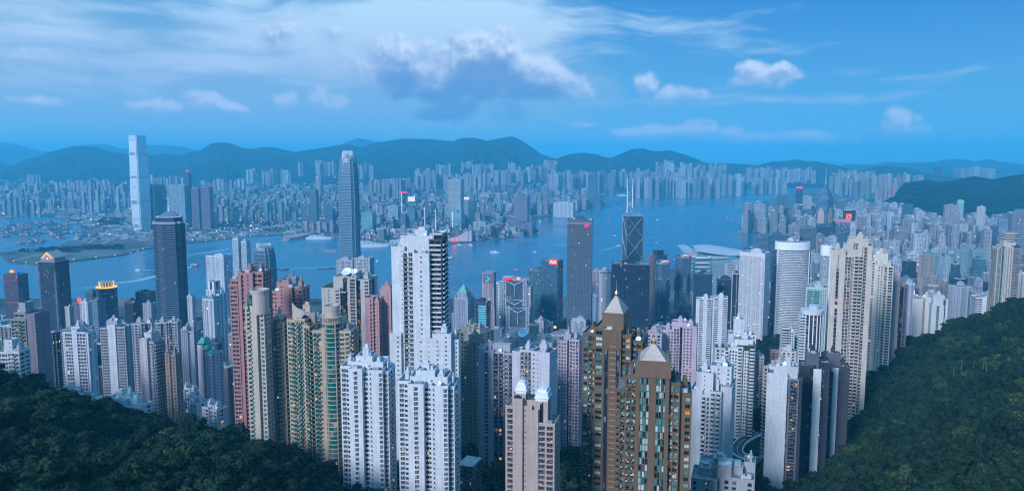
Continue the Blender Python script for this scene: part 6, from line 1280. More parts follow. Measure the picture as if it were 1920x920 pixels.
for (pl, p2, tp, Y, col, mat, lab) in (
    (1440, 1482, 441, 2300, (.05, .12, .18), 'curtain_dark', 'blue-black stepped office with flat roof right of the winged hall'), (1419, 1453, 444, 2350, (.07, .14, .2), 'curtain', 'blue glass office block at the water beside the winged hall'), (1478, 1500, 424, 2500, (.22, .26, .32), 'far_band', 'grey office block behind the blue-black stepped office'),
    (1498, 1530, 427, 2450, (.08, .13, .18), 'curtain', 'grey-blue block covered with roof vents'), (1457, 1476, 366, 4000, (.08, .14, .2), 'curtain_dark', 'dark flat-topped tower beside the waterfront estate'), (1492, 1506, 353, 4300, (.03, .07, .12), 'curtain_dark', 'navy tower with pink rooftop sign near the eastern shore'),
    (1506, 1522, 368, 4100, (.30, .34, .4), 'far', 'white twin-finned tower near the eastern shore'), (1691, 1712, 384, 3400, (.04, .13, .2), 'curtain_dark', 'dark blue glass tower under the green ridge'), (1794, 1808, 376, 3600, (.30, .50, .52), 'curtain', 'pale teal tower with green glowing roof sign'), (1770, 1797, 385, 2900, (.30, .28, .34), 'far', 'mauve square tower left of the pale teal tower'),
    (1781, 1800, 399, 2500, (.26, .26, .34), 'far', 'mauve tower with navy side in front of the mauve square tower'), (1832, 1848, 388, 3000, (.46, .44, .5), 'far', 'white gridded tower alone under the green ridge'), (1697, 1727, 476, 1900, (.48, .5, .56), 'far_band', 'white finely banded office block in the right-hand district'),
    (1818, 1852, 470, 1650, (.18, .30, .36), 'far', 'teal-grey slab of tiny windows left of the round-restaurant tower'), (1732, 1762, 478, 1750, (.14, .26, .34), 'far', 'blue tiled stepped tower below the district roofs'), (1762, 1786, 484, 1600, (.26, .36, .42), 'far', 'grey-blue tower with pinkish edge fins'), (1790, 1818, 470, 1700, (.16, .30, .36), 'far', 'dark teal slab with rounded bays'),
    (1892, 1925, 402, 2300, (.16, .2, .28), 'far', 'wide dark slab behind the round-restaurant tower'), (1870, 1893, 412, 2500, (.12, .24, .34), 'curtain_band', 'blue glass block with curved pale band'), (1855, 1872, 424, 2200, (.06, .12, .2), 'curtain_dark', 'navy glass tower left of the round-restaurant tower')):
    o_ = tower('office_tower' if 'office' in lab or 'glass' in lab or 'curtain' in mat else 'apartment_tower', lab, OFF if 'curtain' in mat else APT, pl, p2, tp, Y, -18, .8, col, mat, 2.4, 3.5, edge=4 if mat == 'far' else None)
    if 'green glowing' in lab: o_.part('green_sign', MB().box(-o_.w * .5, o_.w * .5, -o_.d * .5 - 1, -o_.d * .5 - .3, o_.H - 9, o_.H - 2), 'g_green')
    if 'pink rooftop' in lab: o_.part('pink_sign', MB().box(-o_.w * .45, o_.w * .45, -o_.d * .5 - 1, -o_.d * .5 - .3, o_.H - 2, o_.H + 9), 'g_pink')
# ================================================================ across the harbour, landmark blocks
def kow(lab, pl, p2, tp, Y, col, mat='far', yaw=-14, ratio=.8, cat=APT, name='apartment_tower', bay=5, fl=4, edge=4, **kw): return tower(name, lab, cat, pl, p2, tp, Y, yaw, ratio, col, mat, bay, fl, base=3, edge=edge, **kw)
kow('dark narrow residential tower touching the slim supertall', 276, 296, 347, 4050, (.08, .14, .2), 'curtain_dark')
b = kow('wide residential wall of joined towers with arched top', 296, 356, 347, 4100, (.20, .30, .38), 'far', ratio=.3, edge=9)
kow('dark round tower with red beacon behind the residential wall', 345, 358, 325, 4700, (.06, .10, .16), 'curtain_dark').part('beacon', MB().prism(circle(0, 0, 8, 10), 290, 300), 'g_red')
kow('dark purple double slab right of the residential wall', 358, 377, 354, 4100, (.14, .13, .2), 'curtain_dark', ratio=.6); kow('dark purple slab beside its double slab twin', 376, 399, 352, 4080, (.15, .13, .2), 'curtain_dark', ratio=.6)
kow('slim dark tower standing alone left of the claw-crowned tower', 580, 597, 356, 4300, (.08, .14, .19), 'curtain_dark'); kow('squat teal office block left of the claw-crowned tower', 608, 629, 392, 4000, (.04, .12, .18), 'curtain_dark', cat=OFF, name='office_tower')
kow('teal glass block right of the claw-crowned tower', 677, 705, 398, 3850, (.10, .26, .30), 'curtain', cat=OFF, name='office_tower')
b = kow('tall twin-faced tower with white lit frame', 840, 870, 337, 4200, (.30, .38, .44), 'curtain', ratio=.9, cat=OFF, name='office_tower'); w, d, H = b.w / 2, b.d / 2, b.H
m_ = MB()
for x in (-w, -w * .12, w * .12, w): m_.box(x - 1, x + 1, -d - 1.6, -d - .6, 4, H)
for k in range(22): m_.box(-w, -w * .12, -d - 1.3, -d - .62, H - 5 - k * 9, H - 3.4 - k * 9).box(w * .12, w, -d - 1.3, -d - .62, H - 5 - k * 9, H - 3.4 - k * 9)
b.part('lit_frame', m_, glow('soft_lit_frame', (.55, .62, .60), .35))
kow('dark brown tower under construction with podium on the promenade', 965, 993, 369, 3900, (.13, .12, .18), 'grid_dark', ratio=.8, cat=OFF, name='office_tower'); kow('wide dark podium block around the tower under construction', 953, 1004, 419, 3820, (.10, .09, .16), 'grid_dark', ratio=.6, cat=OFF, name='office_tower')
kow('slim dark slab tower on the far promenade', 1103, 1120, 325, 5700, (.07, .13, .2), 'curtain_dark', cat=OFF, name='office_tower'); kow('lower dark block beside the slim promenade slab', 1107, 1128, 365, 5600, (.07, .14, .2), 'curtain_dark', cat=OFF, name='office_tower')
kow('white hotel wedge with ribbed front on the promenade', 1037, 1078, 380, 4900, (.46, .48, .54), 'far', ratio=.5, cat='hotel', name='hotel_tower', edge=14)
for (pl, p2, tp, lab) in ((706, 733, 428, 'long white mall block with ribbed corners, leftmost of three'), (732, 745, 430, 'narrow white ribbed mall block between two wider blocks'), (741, 763, 432, 'white mall block with curved pale wall, rightmost of three')): kow(lab, pl, p2, tp, 3780, (.50, .51, .56), 'far_band', ratio=.6, cat='shopping mall', name='mall_block', edge=5)
b = kow('grey mall block with glowing pink roof sign', 757, 800, 431, 3800, (.44, .46, .52), 'far_band', ratio=.5, cat='shopping mall', name='mall_block'); b.part('pink_sign', MB().box(b.w * .1, b.w * .5, -b.d * .5 - 1.5, -b.d * .5 - .5, b.H, b.H + 8), 'g_pink')
kow('navy office with white sloping billboard', 763, 782, 390, 3950, (.05, .14, .2), 'curtain', cat=OFF, name='office_tower').part('billboard', MB().box(-12, 24, -22, -20, 158, 182), 'g_white')
b = kow('blue office with three bright vertical ribs', 843, 870, 397, 3850, (.16, .30, .4), 'curtain', cat=OFF, name='office_tower'); b.part('vertical_rib', MB().box(-b.w * .3, -b.w * .2, -b.d / 2 - 1.5, -b.d / 2 - .6, 4, b.H), 'white')
kow('dark green office with small red roof lights', 878, 893, 380, 4000, (.02, .10, .12), 'curtain_dark', cat=OFF, name='office_tower'); b = kow('grey office topped by a white lit sign box', 870, 880, 375, 4100, (.16, .2, .28), 'curtain_band', cat=OFF, name='office_tower'); b.part('sign_box', MB().box(-b.w * .5, b.w * .5, -b.d * .5, b.d * .5, b.H + 2, b.H + 15), 'g_white')
kow('ribbed office block with pilasters behind the mall', 727, 752, 386, 4300, (.26, .34, .42), 'far', cat=OFF, name='office_tower', edge=7)
kow('grey block with plain wall and row of roof lights', 887, 914, 416, 3800, (.32, .36, .44), 'far_band', cat='hotel', name='hotel_tower', ratio=.6); kow('pale office slab right of plain-walled block', 922, 940, 400, 4150, (.2, .28, .36), 'far', cat=OFF, name='office_tower')
b = thing('cultural_centre', 'pale pink windowless hall with sweeping ramp-shaped roof by the water', 'concert hall', (*flat(862, 451, 3)[:2], 3), -.12); s_ = b.location.y / F_PX
m_ = MB(); F0 = [(-24, 4), (-14, 5), (-2, 9), (8, 15), (17, 21)]
pf = [(x * s_, z * s_) for x, z in F0]; P = [(-24 * s_, 0)] + [(17 * s_, 0)] + pf[::-1]
m_.face([(x, -20, z) for x, z in P]); m_.face([(x, 25, z) for x, z in P[::-1]])
for (a, c_) in zip(pf[:-1], pf[1:]): m_.face([(a[0], -20, a[1]), (c_[0], -20, c_[1]), (c_[0], 25, c_[1]), (a[0], 25, a[1])])
m_.face([(17 * s_, -20, 0), (17 * s_, 25, 0), (17 * s_, 25, 21 * s_), (17 * s_, -20, 21 * s_)]); link('ramped_hall', m_.mesh('ramped_hall', M['tile']), b).color = (.50, .40, .44, 1)
m_ = MB().box(18 * s_, 24 * s_, -18, 20, 0, 19 * s_); link('side_block', m_.mesh('side_block', M['tile']), b).color = (.48, .38, .44, 1)
b = thing('museum_dome', 'small white dome on the far promenade', 'museum', (*flat(893, 447, 3)[:2], 3)); m_ = MB()
for k in range(6): a, c_ = k * math.pi / 12, (k + 1) * math.pi / 12; m_.prism(circle(0, 0, 17 * math.cos(a), 20), 17 * math.sin(a), 17 * math.sin(c_), circle(0, 0, 17 * math.cos(c_) + .01, 20))
link('dome', m_.mesh('dome', M['white']), b)
for (px, tp, bs, lab) in ((754, 362, 425, 'tall slender communications mast with pink lamp left of the harbour mall'),  (797, 388, 440, 'tall white flagpole left of its twin behind the white-topped tower'), (817, 392, 442, 'tall white flagpole right of its twin behind the white-topped tower')):
    p = flat(px, bs, 3); zt = at(px, tp, p.y).z; t = thing('mast', lab, 'mast', (p.x, p.y, 3)); MB().bar((0, 0, 0), (0, 0, zt - 3), 3.2, 2.2, 8).build('pole', M['white'], t)
    MB().prism(circle(0, 0, 4, 8), 0, 2).build('base', M['conc'], t, (.4, .4, .4))
    if px == 754: MB().box(-10, 30, -2, 2, zt - 3, zt + 5).build('pink_sign', M['g_pink'], t)
b = thing('lamp_beacon', 'bright red square lamp at the tip of the promenade', 'lamp', (*flat(852, 455, 3)[:2], 3)); MB().bar((0, 0, 0), (0, 0, 6), .6).build('post', M['dark_metal'], b); MB().box(-8, 8, -3, 3, 6, 18).build('lamp_screen', glow('red_lamp', srgb(255, 30, 60), 3.0), b)
# ================================================================ the rest of the city
def hit(px, py, lift=0.0):
    """first point where the sight line through (px, row) meets the island terrain"""
    d = ray(px, py); d = np.array(d) / d[1]; Y = np.arange(120, 2400, 2.0)
    P = np.array([0, 0, CAMZ]) + Y[:, None] * d[None]; z = terrain(P[:, 0], P[:, 1]); i = np.argmax(P[:, 2] <= z)
    return Vector((P[i, 0], P[i, 1], z[i] + lift))
PLACED = []
def register():
    PLACED.clear()
    for o in COL.objects:
        if o.type == 'EMPTY' and o.parent is None and o.get('category'):
            k = [c for c in o.children if c.type == 'MESH']
            r = 12
            bb = [c for c in k if c.name.split('.')[0] in ('glazing', 'facade', 'wall')]
            if bb:
                xs = [v for c in bb for q in c.bound_box for v in (c.matrix_basis @ Vector(q),)]
                r = max(8, .5 * max(max(v.x for v in xs) - min(v.x for v in xs), max(v.y for v in xs) - min(v.y for v in xs)))
            PLACED.append((o.location.x, o.location.y, r))
register()
def free(x, y, r, pad=3): return all((x - a) ** 2 + (y - b_) ** 2 > (r * .9 + c_ + pad) ** 2 for a, b_, c_ in PLACED)
PAL = [((.52, .52, .56), 'pale grey'), ((.60, .60, .64), 'white'), ((.40, .40, .46), 'mid grey'), ((.50, .44, .42), 'beige'), ((.44, .36, .40), 'mauve'), ((.24, .28, .34), 'slate grey'), ((.42, .32, .30), 'dusty pink'), ((.30, .36, .40), 'blue-grey'), ((.34, .29, .26), 'brown')]
GLS = [((.08, .18, .26), 'dark blue glass'), ((.05, .10, .15), 'navy glass'), ((.12, .28, .34), 'teal glass')]
ORD = lambda n_: str(n_) + ('th' if 10 <= n_ % 100 <= 20 else {1: 'st', 2: 'nd', 3: 'rd'}.get(n_ % 10, 'th'))
rf = random.Random(77)
CITY = []            # boxes for the far city mass: (x, y, w, d, yaw, z0, z1, colour, bay)
def mass(x, y, w, d, yaw, z0, z1, col, bay=5.0): CITY.append((x, y, w, d, yaw, z0, z1, col, bay))
cands = []
def fill(px0, px1, Y0, Y1, sp0, sp1, hmin, hmax, cap, where, seed, wmul=1.0, tallp=.1):
    rg = random.Random(seed); Y = Y0
    while Y < Y1:
        t = (Y - Y0) / max(1, Y1 - Y0); sp = sp0 + (sp1 - sp0) * t; x = (px0 - CX) / F_PX * Y; xe = (px1 - CX) / F_PX * Y
        while x < xe:
            xx, yy = x + rg.uniform(-.3, .3) * sp, Y + rg.uniform(-.3, .3) * sp; w = sp * rg.uniform(.36, .62) * wmul; r = w * .6
            h = rg.uniform(hmin, hmax) * (1.35 if rg.random() < tallp else 1); g_ = G(xx, yy); px, _ = proj(xx, yy, g_)
            capz = at(px, cap(px), yy).z; h = min(h, capz - g_)
            if h > 14 and free(xx, yy, r): cands.append((xx, yy, w, h, g_, where, rg.randint(0, 10 ** 6))); PLACED.append((xx, yy, r))
            x += sp
        Y += sp
capR = lambda px: np.interp(px, [1430, 1500, 1560, 1640, 1700, 1760, 1800, 1860, 1925], [428, 405, 400, 388, 384, 400, 400, 396, 390]) + rf.uniform(0, 22)
fill(1600, 1950, 1130, 1500, 46, 48, 60, 120, lambda p: max(capR(p), 520 + rf.uniform(0, 20)), 'above the district trees', 3)
fill(1545, 1950, 1500, 2050, 42, 46, 75, 135, lambda p: 470 + rf.uniform(0, 20), 'in mid right-hand district', 4)
fill(1500, 1950, 2050, 2800, 46, 54, 80, 150, lambda p: max(420 + rf.uniform(0, 20), capR(p)), 'in upper right-hand district', 5)
fill(1500, 1960, 2800, 3900, 58, 74, 80, 155, capR, 'below the green ridge', 6)
fill(1470, 1700, 3900, 4700, 66, 80, 80, 150, lambda p: 380 + rf.uniform(-6, 16), 'behind the needle mast', 7)
fill(1405, 1500, 3900, 4500, 62, 66, 70, 130, lambda p: np.interp(p, [1405, 1420, 1500], [378, 372, 368]) + rf.uniform(0, 12), 'on the eastern waterfront point', 8)
fill(-60, 430, 820, 1350, 38, 44, 50, 120, lambda p: 606 + rf.uniform(0, 40), 'behind the grey slab towers', 9)
fill(-60, 420, 1350, 1900, 44, 50, 40, 90, lambda p: 588 + rf.uniform(0, 22), 'harbour-side left of pink towers', 10)
fill(420, 860, 900, 1900, 48, 54, 30, 80, lambda p: 590, 'behind the beige towers', 11)
fill(835, 1110, 800, 1900, 44, 50, 40, 110, lambda p: 598 + rf.uniform(0, 30), 'around the frame-fronted bank', 12)
fill(1100, 1300, 900, 1800, 46, 50, 40, 110, lambda p: 606 + rf.uniform(0, 25), 'behind the brown pyramid towers', 13)
fill(1300, 1560, 1560, 2200, 50, 54, 25, 70, lambda p: 522 + rf.uniform(0, 10), 'behind the dark offices', 14)
ROWS = {}
cands.sort(key=lambda c_: -(c_[2] * c_[3] / (c_[1] ** 2)) * (1.0 if c_[3] > 20 else .2))
keep = [c_ for c_ in cands if c_[5] not in ('behind the beige towers', 'behind the brown pyramid towers')]
IND = keep[:175]; REST = [c_ for c_ in cands if c_ not in set(IND)]
for c_ in IND: ROWS.setdefault((c_[5]), []).append(c_)
for (where), L_ in ROWS.items():
    L_.sort(key=lambda c_: c_[0] / c_[1]); seen = {}
    for k, (x, y, w, h, g_, _, sd_) in enumerate(L_):
        rg = random.Random(sd_); glass_ = rg.random() < .27; col, cn = rg.choice(GLS if glass_ else PAL); kind_ = 'office' if glass_ else 'apartment'
        seen[cn] = seen.get(cn, 0) + 1; shp = 'slender' if h > w * 4.2 else ('stocky' if h < w * 2.4 else 'plain')
        lab = '%s %s %s tower, %s so coloured from left, %s' % (shp, cn, kind_, ORD(seen[cn]), where)
        jit = rg.uniform(.42, .90); col = tuple(v * jit * k_ for v, k_ in zip(col, (.90, .97, 1.05)))
        b = Bld.__new__(Bld); b.fl = 3.2; b.col = col; b.rng = rg; b.yaw = R(rg.choice([-16, -22, -10, 12]) + rg.uniform(-3, 3)); b.Y = y; b.w = w; b.d = w * rg.uniform(.6, 1.0); b.base = g_ - 3; b.X = x; b.Yc = y; b.H = h + 3; b.pl = {}
        b.root = thing(kind_ + '_tower', lab, kind_ + ' tower', (x, y, b.base), b.yaw, 'towers ' + where)
        w2, d2, H = b.w / 2, b.d / 2, b.H; mt = 'curtain_dark' if glass_ else rg.choice(['far', 'far', 'far', 'far_band']); f = MB(rg.choice([2.2, 2.8, 3.4]), 3.1)
        st_ = rg.random()
        if st_ < .35 and not glass_:      # cross plan
            f.box(-w2, w2, -d2 * .55, d2 * .55, 0, H).box(-w2 * .55, w2 * .55, -d2, d2, 0, H + .05).box(-w2 * .85, w2 * .85, -d2 * .8, d2 * .8, 0, H - .05)
        elif st_ < .6:                    # setback top
            f.box(-w2, w2, -d2, d2, 0, H * .86).box(-w2 * .8, w2 * .8, -d2 * .8, d2 * .8, H * .86, H)
        else: f.box(-w2, w2, -d2, d2, 0, H)
        b.part('facade', f, mt, col); s2 = .55 if st_ < .35 else (.8 if st_ < .6 else 1.0); a_, c2 = w2 * s2, d2 * s2
        if st_ > .6 and not glass_ and y < 2300:
            m_ = MB(); n_ = rg.choice([2, 3, 4])
            for i in range(n_ + 1): xx = -w2 + 2 * w2 * i / n_; m_.box(xx - .6, xx + .6, -d2 - .8, -d2 - .02, 0, H + .6); yy = -d2 + 2 * d2 * i / n_; m_.box(w2 + .02, w2 + .8, yy - .6, yy + .6, 0, H + .6); m_.box(-w2 - .8, -w2 - .02, yy - .6, yy + .6, 0, H + .6)
            b.part('pilasters', m_, 'tile', tuple(min(.68, v * 1.15) for v in col))
        b.part('roof', MB().box(-a_ - .3, a_ + .3, -c2 - .3, c2 + .3, H + .06, H + 1.0), 'roof' if rg.random() < .6 else 'roof_light')
        hh = rg.uniform(2.5, 6); ox = rg.uniform(-.2, .2) * a_; b.part('plant_room', MB().box(ox - a_ * .4, ox + a_ * .5, -c2 * .4, c2 * .5, H + 1.01, H + hh).box(ox - a_ * .2, ox + a_ * .2, -c2 * .2, c2 * .2, H + hh + .01, H + hh + 2), 'tile', col)
        if rg.random() < .3 and y < 2200: b.part('antenna', MB().bar((ox, 0, H + hh), (ox, 0, H + hh + rg.uniform(4, 9)), .25, .08), 'metal')
for (x, y, w, h, g_, _, sd_) in REST:
    rg = random.Random(sd_); col = rg.choice(PAL)[0] if rg.random() > .15 else rg.choice(GLS)[0]; mass(x, y, w, w * rg.uniform(.6, 1), R(rg.uniform(-24, -8)), g_ - 3, g_ + h, col, 4)
# ---- estates and districts across the water
def cluster(px0, px1, top, jit, Y, n_, w, base=3, col=None, ind=None, dY=120, ratio=.8, seed=0):
    """a row of similar towers; ind = (label stem, group) makes each one a thing"""
    rg = random.Random(int(px0 * 7 + Y + seed))
    for i in range(n_):
        px = px0 + (px1 - px0) * (i + .5) / n_; yy = Y + rg.uniform(-dY, dY); p = at(px, top + rg.uniform(-jit, jit * 1.6), yy)
        cc = col or rg.choice(PAL[:6])[0]; cc = tuple(v * rg.uniform(.55, 1.0) for v in cc); ww = w / F_PX * Y * rg.uniform(.85, 1.1); b0 = base if base < 50 else p.z - base
        if ind: 
            b = tower('apartment_tower', ind[0] % ORD(i + 1), APT, px - w / 2 * .9, px + w / 2 * .9, proj(p.x, p.y, p.z)[1], yy, -14, ratio, cc, 'far', 5, 4, base=max(b0, 0) + 3 if b0 < 50 else b0, group=ind[1]); PLACED.append((b.X, b.Yc, b.w * .6))
        else: mass(p.x, p.y, ww, ww * ratio, R(rg.uniform(-20, 0)), b0, p.z, cc); PLACED.append((p.x, p.y, ww * .5))
N = None
cluster(2, 78, 373, 2, 4900, 7, 10, col=(.20, .28, .36), ind=('slab tower %s from the left in the estate by the typhoon shelter', 'estate slabs behind the typhoon shelter'))
cluster(150, 240, 358, 3, 5200, 7, 10, col=(.30, .36, .42), ind=('dark estate tower %s from the left, left of the supertall', 'dark estate towers left of the supertall'))
cluster(400, 450, 392, 6, 4400, 5, 11, col=(.34, .36, .42), ind=('brownish block %s from the left behind the rail yards', 'blocks behind the rail yards'))
cluster(452, 560, 388, 10, 4500, 8, 12, col=(.20, .25, .32), ind=('dark mid-rise tower %s from the left between rail yards and slim tower', 'mid-rise towers behind the rail yards'))
cluster(568, 628, 415, 3, 4000, 5, 11, col=(.30, .27, .33), ind=('grey waterfront block %s from the left below the slim dark tower', 'waterfront blocks left of the claw-crowned tower'))
cluster(900, 962, 384, 12, 4700, 6, 11, col=(.22, .3, .38), ind=('blue-grey office slab %s from the left above the promenade', 'office slabs above the promenade'))
cluster(985, 1040, 375, 8, 5100, 5, 12, col=(.22, .28, .36), ind=('harbourfront tower %s from the left beyond the tower under construction', 'harbourfront towers beyond the bay'))
cluster(1042, 1100, 372, 5, 5500, 6, 9, col=(.30, .34, .4), ind=('waterfront block %s from the left before the slim promenade slab', 'waterfront blocks before the slim slab'))
cluster(820, 900, 408, 10, 4200, 7, 9, col=(.22, .27, .34), ind=('small office block %s from the left around the lit-frame tower', 'small offices around the lit-frame tower'))
cluster(708, 800, 395, 10, 4400, 7, 10, col=(.26, .3, .38), ind=('grey-blue block %s from the left behind the mall', 'blocks behind the mall'))
for a in [(0, 40, 352, 4, 6500, 6, 7), (42, 110, 345, 5, 6600, 9, 7), (110, 150, 338, 5, 6800, 5, 7), (150, 240, 342, 6, 6400, 12, 7), (168, 205, 336, 3, 7200, 6, 6), (50, 78, 327, 2, 8200, 8, 4), (276, 345, 330, 4, 7200, 12, 5), (398, 460, 338, 4, 7000, 8, 6),
    (462, 520, 318, 5, 8300, 14, 5), (526, 545, 317, 3, 8300, 4, 5), (560, 568, 303, 1, 8600, 2, 6), (592, 630, 303, 4, 8400, 10, 5), (594, 602, 328, 1, 6400, 2, 8), (655, 700, 306, 4, 8300, 11, 5), (692, 760, 336, 1, 6000, 9, 7), (736, 770, 335, 1, 5900, 6, 6),
    (778, 815, 316, 4, 8200, 9, 5), (818, 845, 308, 2, 8600, 8, 4), (865, 885, 304, 2, 8900, 8, 3), (885, 925, 308, 2, 8300, 9, 5), (780, 920, 326, 3, 7200, 30, 5), (925, 1000, 313, 5, 7800, 16, 5), (953, 968, 306, 2, 8000, 4, 5), (1020, 1044, 300, 1, 8500, 5, 6), (1000, 1040, 312, 4, 8000, 9, 5),
    (1030, 1075, 322, 5, 7300, 8, 8), (1075, 1110, 322, 3, 7500, 10, 5), (1120, 1150, 322, 4, 7400, 7, 6), (1140, 1240, 320, 7, 7400, 22, 6), (1230, 1322, 308, 6, 8300, 22, 6), (1180, 1330, 326, 8, 7200, 26, 6), (1245, 1262, 301, 2, 8600, 5, 4), (1330, 1362, 308, 4, 8000, 7, 6), (1355, 1400, 328, 4, 7300, 8, 7),
    (1400, 1450, 314, 3, 8600, 12, 5), (1455, 1530, 315, 3, 8800, 18, 5), (1410, 1475, 332, 3, 7600, 12, 6), (1180, 1350, 334, 5, 6900, 24, 7)]:
    cluster(*a, base=3 if a[2] > 320 else 150)
cluster(1556, 1705, 328, 4, 6300, 26, 7, base=140); cluster(1560, 1640, 320, 3, 7000, 14, 6, base=120); cluster(1640, 1680, 350, 3, 5200, 5, 8, ind=('mauve tower %s from the left beneath the green ridge end', 'mauve towers beneath the ridge end'), col=(.38, .30, .40), base=120)
cluster(1600, 1632, 343, 3, 5400, 3, 10, col=(.16, .26, .3), base=120, ind=('dark teal tower %s from the left beneath the green ridge end', 'dark teal towers beneath the ridge end'))
cluster(1713, 1730, 328, 1, 7800, 4, 6, base=90); cluster(1790, 1830, 314, 1, 9500, 7, 5, base=120); cluster(1826, 1866, 314, 2, 9500, 6, 7, base=120); cluster(1430, 1500, 400, 3, 3700, 0, 8)
b = Bld('office_tower', 'dark twin slab tower standing alone on the far right horizon', OFF, 1752, 1765, 313, 7500, -10, .5, fl=4, col=(.04, .07, .1), base=150); blocks(b, [(0, .5, 0, 1, 314, {}), (.55, 1, 0, 1, 313, {})]); b.finish()
# carpet of lower blocks
land = [tuple(flat(a, b_)[:2]) for a, b_ in KOWLOON] + [(9000, 12000), (-9000, 12000), (-6000, 3000)]
bas = [tuple(flat(a, b_)[:2]) for a, b_ in BASIN]
rg = random.Random(5); Y = 3560.0
while Y < 9300:
    sp = 44 + (Y - 3500) * .008; x = -1000 / F_PX * Y
    while x < 800 / F_PX * Y:
        xx, yy = x + rg.uniform(-.35, .35) * sp, Y + rg.uniform(-.35, .35) * sp; px, py = proj(xx, yy, 3); x += sp
        if not pin(land, xx, yy) or pin(bas, xx, yy) or px < -30 or px > 1560: continue
        if Y < 5100 and px < 300 or (px < 620 and py > 402 and px > 280) or (px < 240 and py > 392): 
            if rg.random() < .42 and py < 484 and not (20 < px < 110 and py > 470): mass(xx, yy, rg.uniform(20, 60), rg.uniform(14, 30), R(rg.uniform(-20, 20)), 0, rg.uniform(7, 14), rg.choice(PAL)[0], 8)
            continue
        if py < 361 and px > 1000 and Y < 8200 and px < 1400 and py > 350: continue
        # parks and gaps
        if mnoise.noise(Vector((xx * .0016, yy * .0016, 3))) > .33 or rg.random() < .08: continue
        if not all((xx - a) ** 2 + (yy - b_) ** 2 > (sp * .3 + c_ * .7) ** 2 for a, b_, c_ in PLACED[-900:]): continue
        h = rg.uniform(22, 55) if rg.random() < .72 else rg.uniform(55, 100)
        if Y < 3900: h *= .55
        elif Y > 6200 and rg.random() < .18: h = rg.uniform(70, 110)
        w = sp * rg.uniform(.35, .7); col = rg.choice(PAL)[0] if rg.random() > .28 else rg.choice(GLS)[0]; mass(xx, yy, w, w * rg.uniform(.5, 1.1), R(rg.choice([-14, -14, 20]) + rg.uniform(-6, 6)), 0, 3 + h, tuple(v * rg.uniform(.5, 1.0) for v in col), 5)
    Y += sp
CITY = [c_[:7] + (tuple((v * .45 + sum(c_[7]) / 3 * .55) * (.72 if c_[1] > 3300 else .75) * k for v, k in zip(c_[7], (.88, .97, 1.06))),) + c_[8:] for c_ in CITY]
A = np.array([(c_[0], c_[1], c_[2] / 2, c_[3] / 2, c_[4], c_[5], c_[6], c_[8]) for c_ in CITY]); Cc = np.array([c_[7] for c_ in CITY]); n_ = len(A)
sg = np.array([(-1, -1), (1, -1), (1, 1), (-1, 1)]); cs, sn = np.cos(A[:, 4]), np.sin(A[:, 4]); V = np.zeros((n_, 8, 3))
for k in range(8):
    lx, ly = sg[k % 4][0] * A[:, 2], sg[k % 4][1] * A[:, 3]; V[:, k, 0] = A[:, 0] + lx * cs - ly * sn; V[:, k, 1] = A[:, 1] + lx * sn + ly * cs; V[:, k, 2] = A[:, 5] if k < 4 else A[:, 6]
q = np.array([(0, 1, 5, 4), (1, 2, 6, 5), (2, 3, 7, 6), (3, 0, 4, 7), (4, 5, 6, 7)]); li = (np.arange(n_)[:, None, None] * 8 + q[None]).reshape(-1, 4)
U = np.zeros((n_, 5, 4, 2)); wd = np.stack([A[:, 2], A[:, 3], A[:, 2], A[:, 3]], 1) * 2 / A[:, 7:8]; hh = (A[:, 6] - A[:, 5]) / 3.6
off = np.random.RandomState(3).randint(0, 500, n_)
for s_ in range(4):
    for k, (a, c_) in enumerate(((0, 0), (1, 0), (1, 1), (0, 1))): U[:, s_, k, 0] = off + s_ * 31 + a * np.maximum(2, np.round(wd[:, s_])); U[:, s_, k, 1] = c_ * np.round(hh)
U[:, 4] = -999.5
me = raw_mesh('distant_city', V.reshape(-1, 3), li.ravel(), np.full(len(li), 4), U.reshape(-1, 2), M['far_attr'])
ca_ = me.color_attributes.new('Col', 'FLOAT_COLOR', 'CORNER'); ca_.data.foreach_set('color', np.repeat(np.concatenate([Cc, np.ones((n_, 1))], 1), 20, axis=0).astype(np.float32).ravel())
tag(link('distant_city', me), kind='stuff'); print('CITY', n_, 'IND', len(IND), 'REST', len(REST))
# roof huts on the mass
# roads over the reclaimed land and along the far shore
def far_road(pts, w, z=3.05): 
    P = [flat(a, b_, z) for a, b_ in pts]; m_ = MB()
    for a, b_ in zip(P[:-1], P[1:]): d = (b_ - a).normalized(); nr = Vector((-d.y, d.x, 0)) * w / 2; m_.face([a - nr, b_ - nr, b_ + nr, a + nr])
    tag(m_.build('road', M['far_road']), kind='structure')
M['far_road'] = simple('worn_concrete_road', (.26, .26, .26), .9, 0, .2, .02)
far_road([(285, 462), (240, 470), (200, 477), (150, 481), (125, 486), (60, 492)], 9); far_road([(240, 436), (215, 445), (190, 458), (140, 468), (60, 480), (25, 488)], 14); far_road([(246, 430), (225, 436), (180, 446), (165, 456)], 10)
far_road([(250, 438), (330, 440), (420, 435), (520, 430), (620, 427), (700, 424)], 16, 3.06); far_road([(280, 455), (340, 450), (430, 443), (520, 437)], 10); far_road([(700, 420), (760, 412), (860, 405), (960, 400), (1060, 395)], 12, 3.07)
hm = MB(); rg = random.Random(9)
for c_ in CITY:
    if c_[1] < 6500 and rg.random() < .7 and c_[6] - c_[5] > 20: a = c_[2] * .2; ox, oy = rg.uniform(-.15, .15) * c_[2], rg.uniform(-.15, .15) * c_[3]; hm.box(c_[0] + ox - a, c_[0] + ox + a, c_[1] + oy - a * .7, c_[1] + oy + a * .7, c_[6], c_[6] + rg.uniform(3, 7))
o = hm.build('distant_rooftop_huts', M['tile'], None, (.42, .42, .46)); tag(o, kind='stuff')
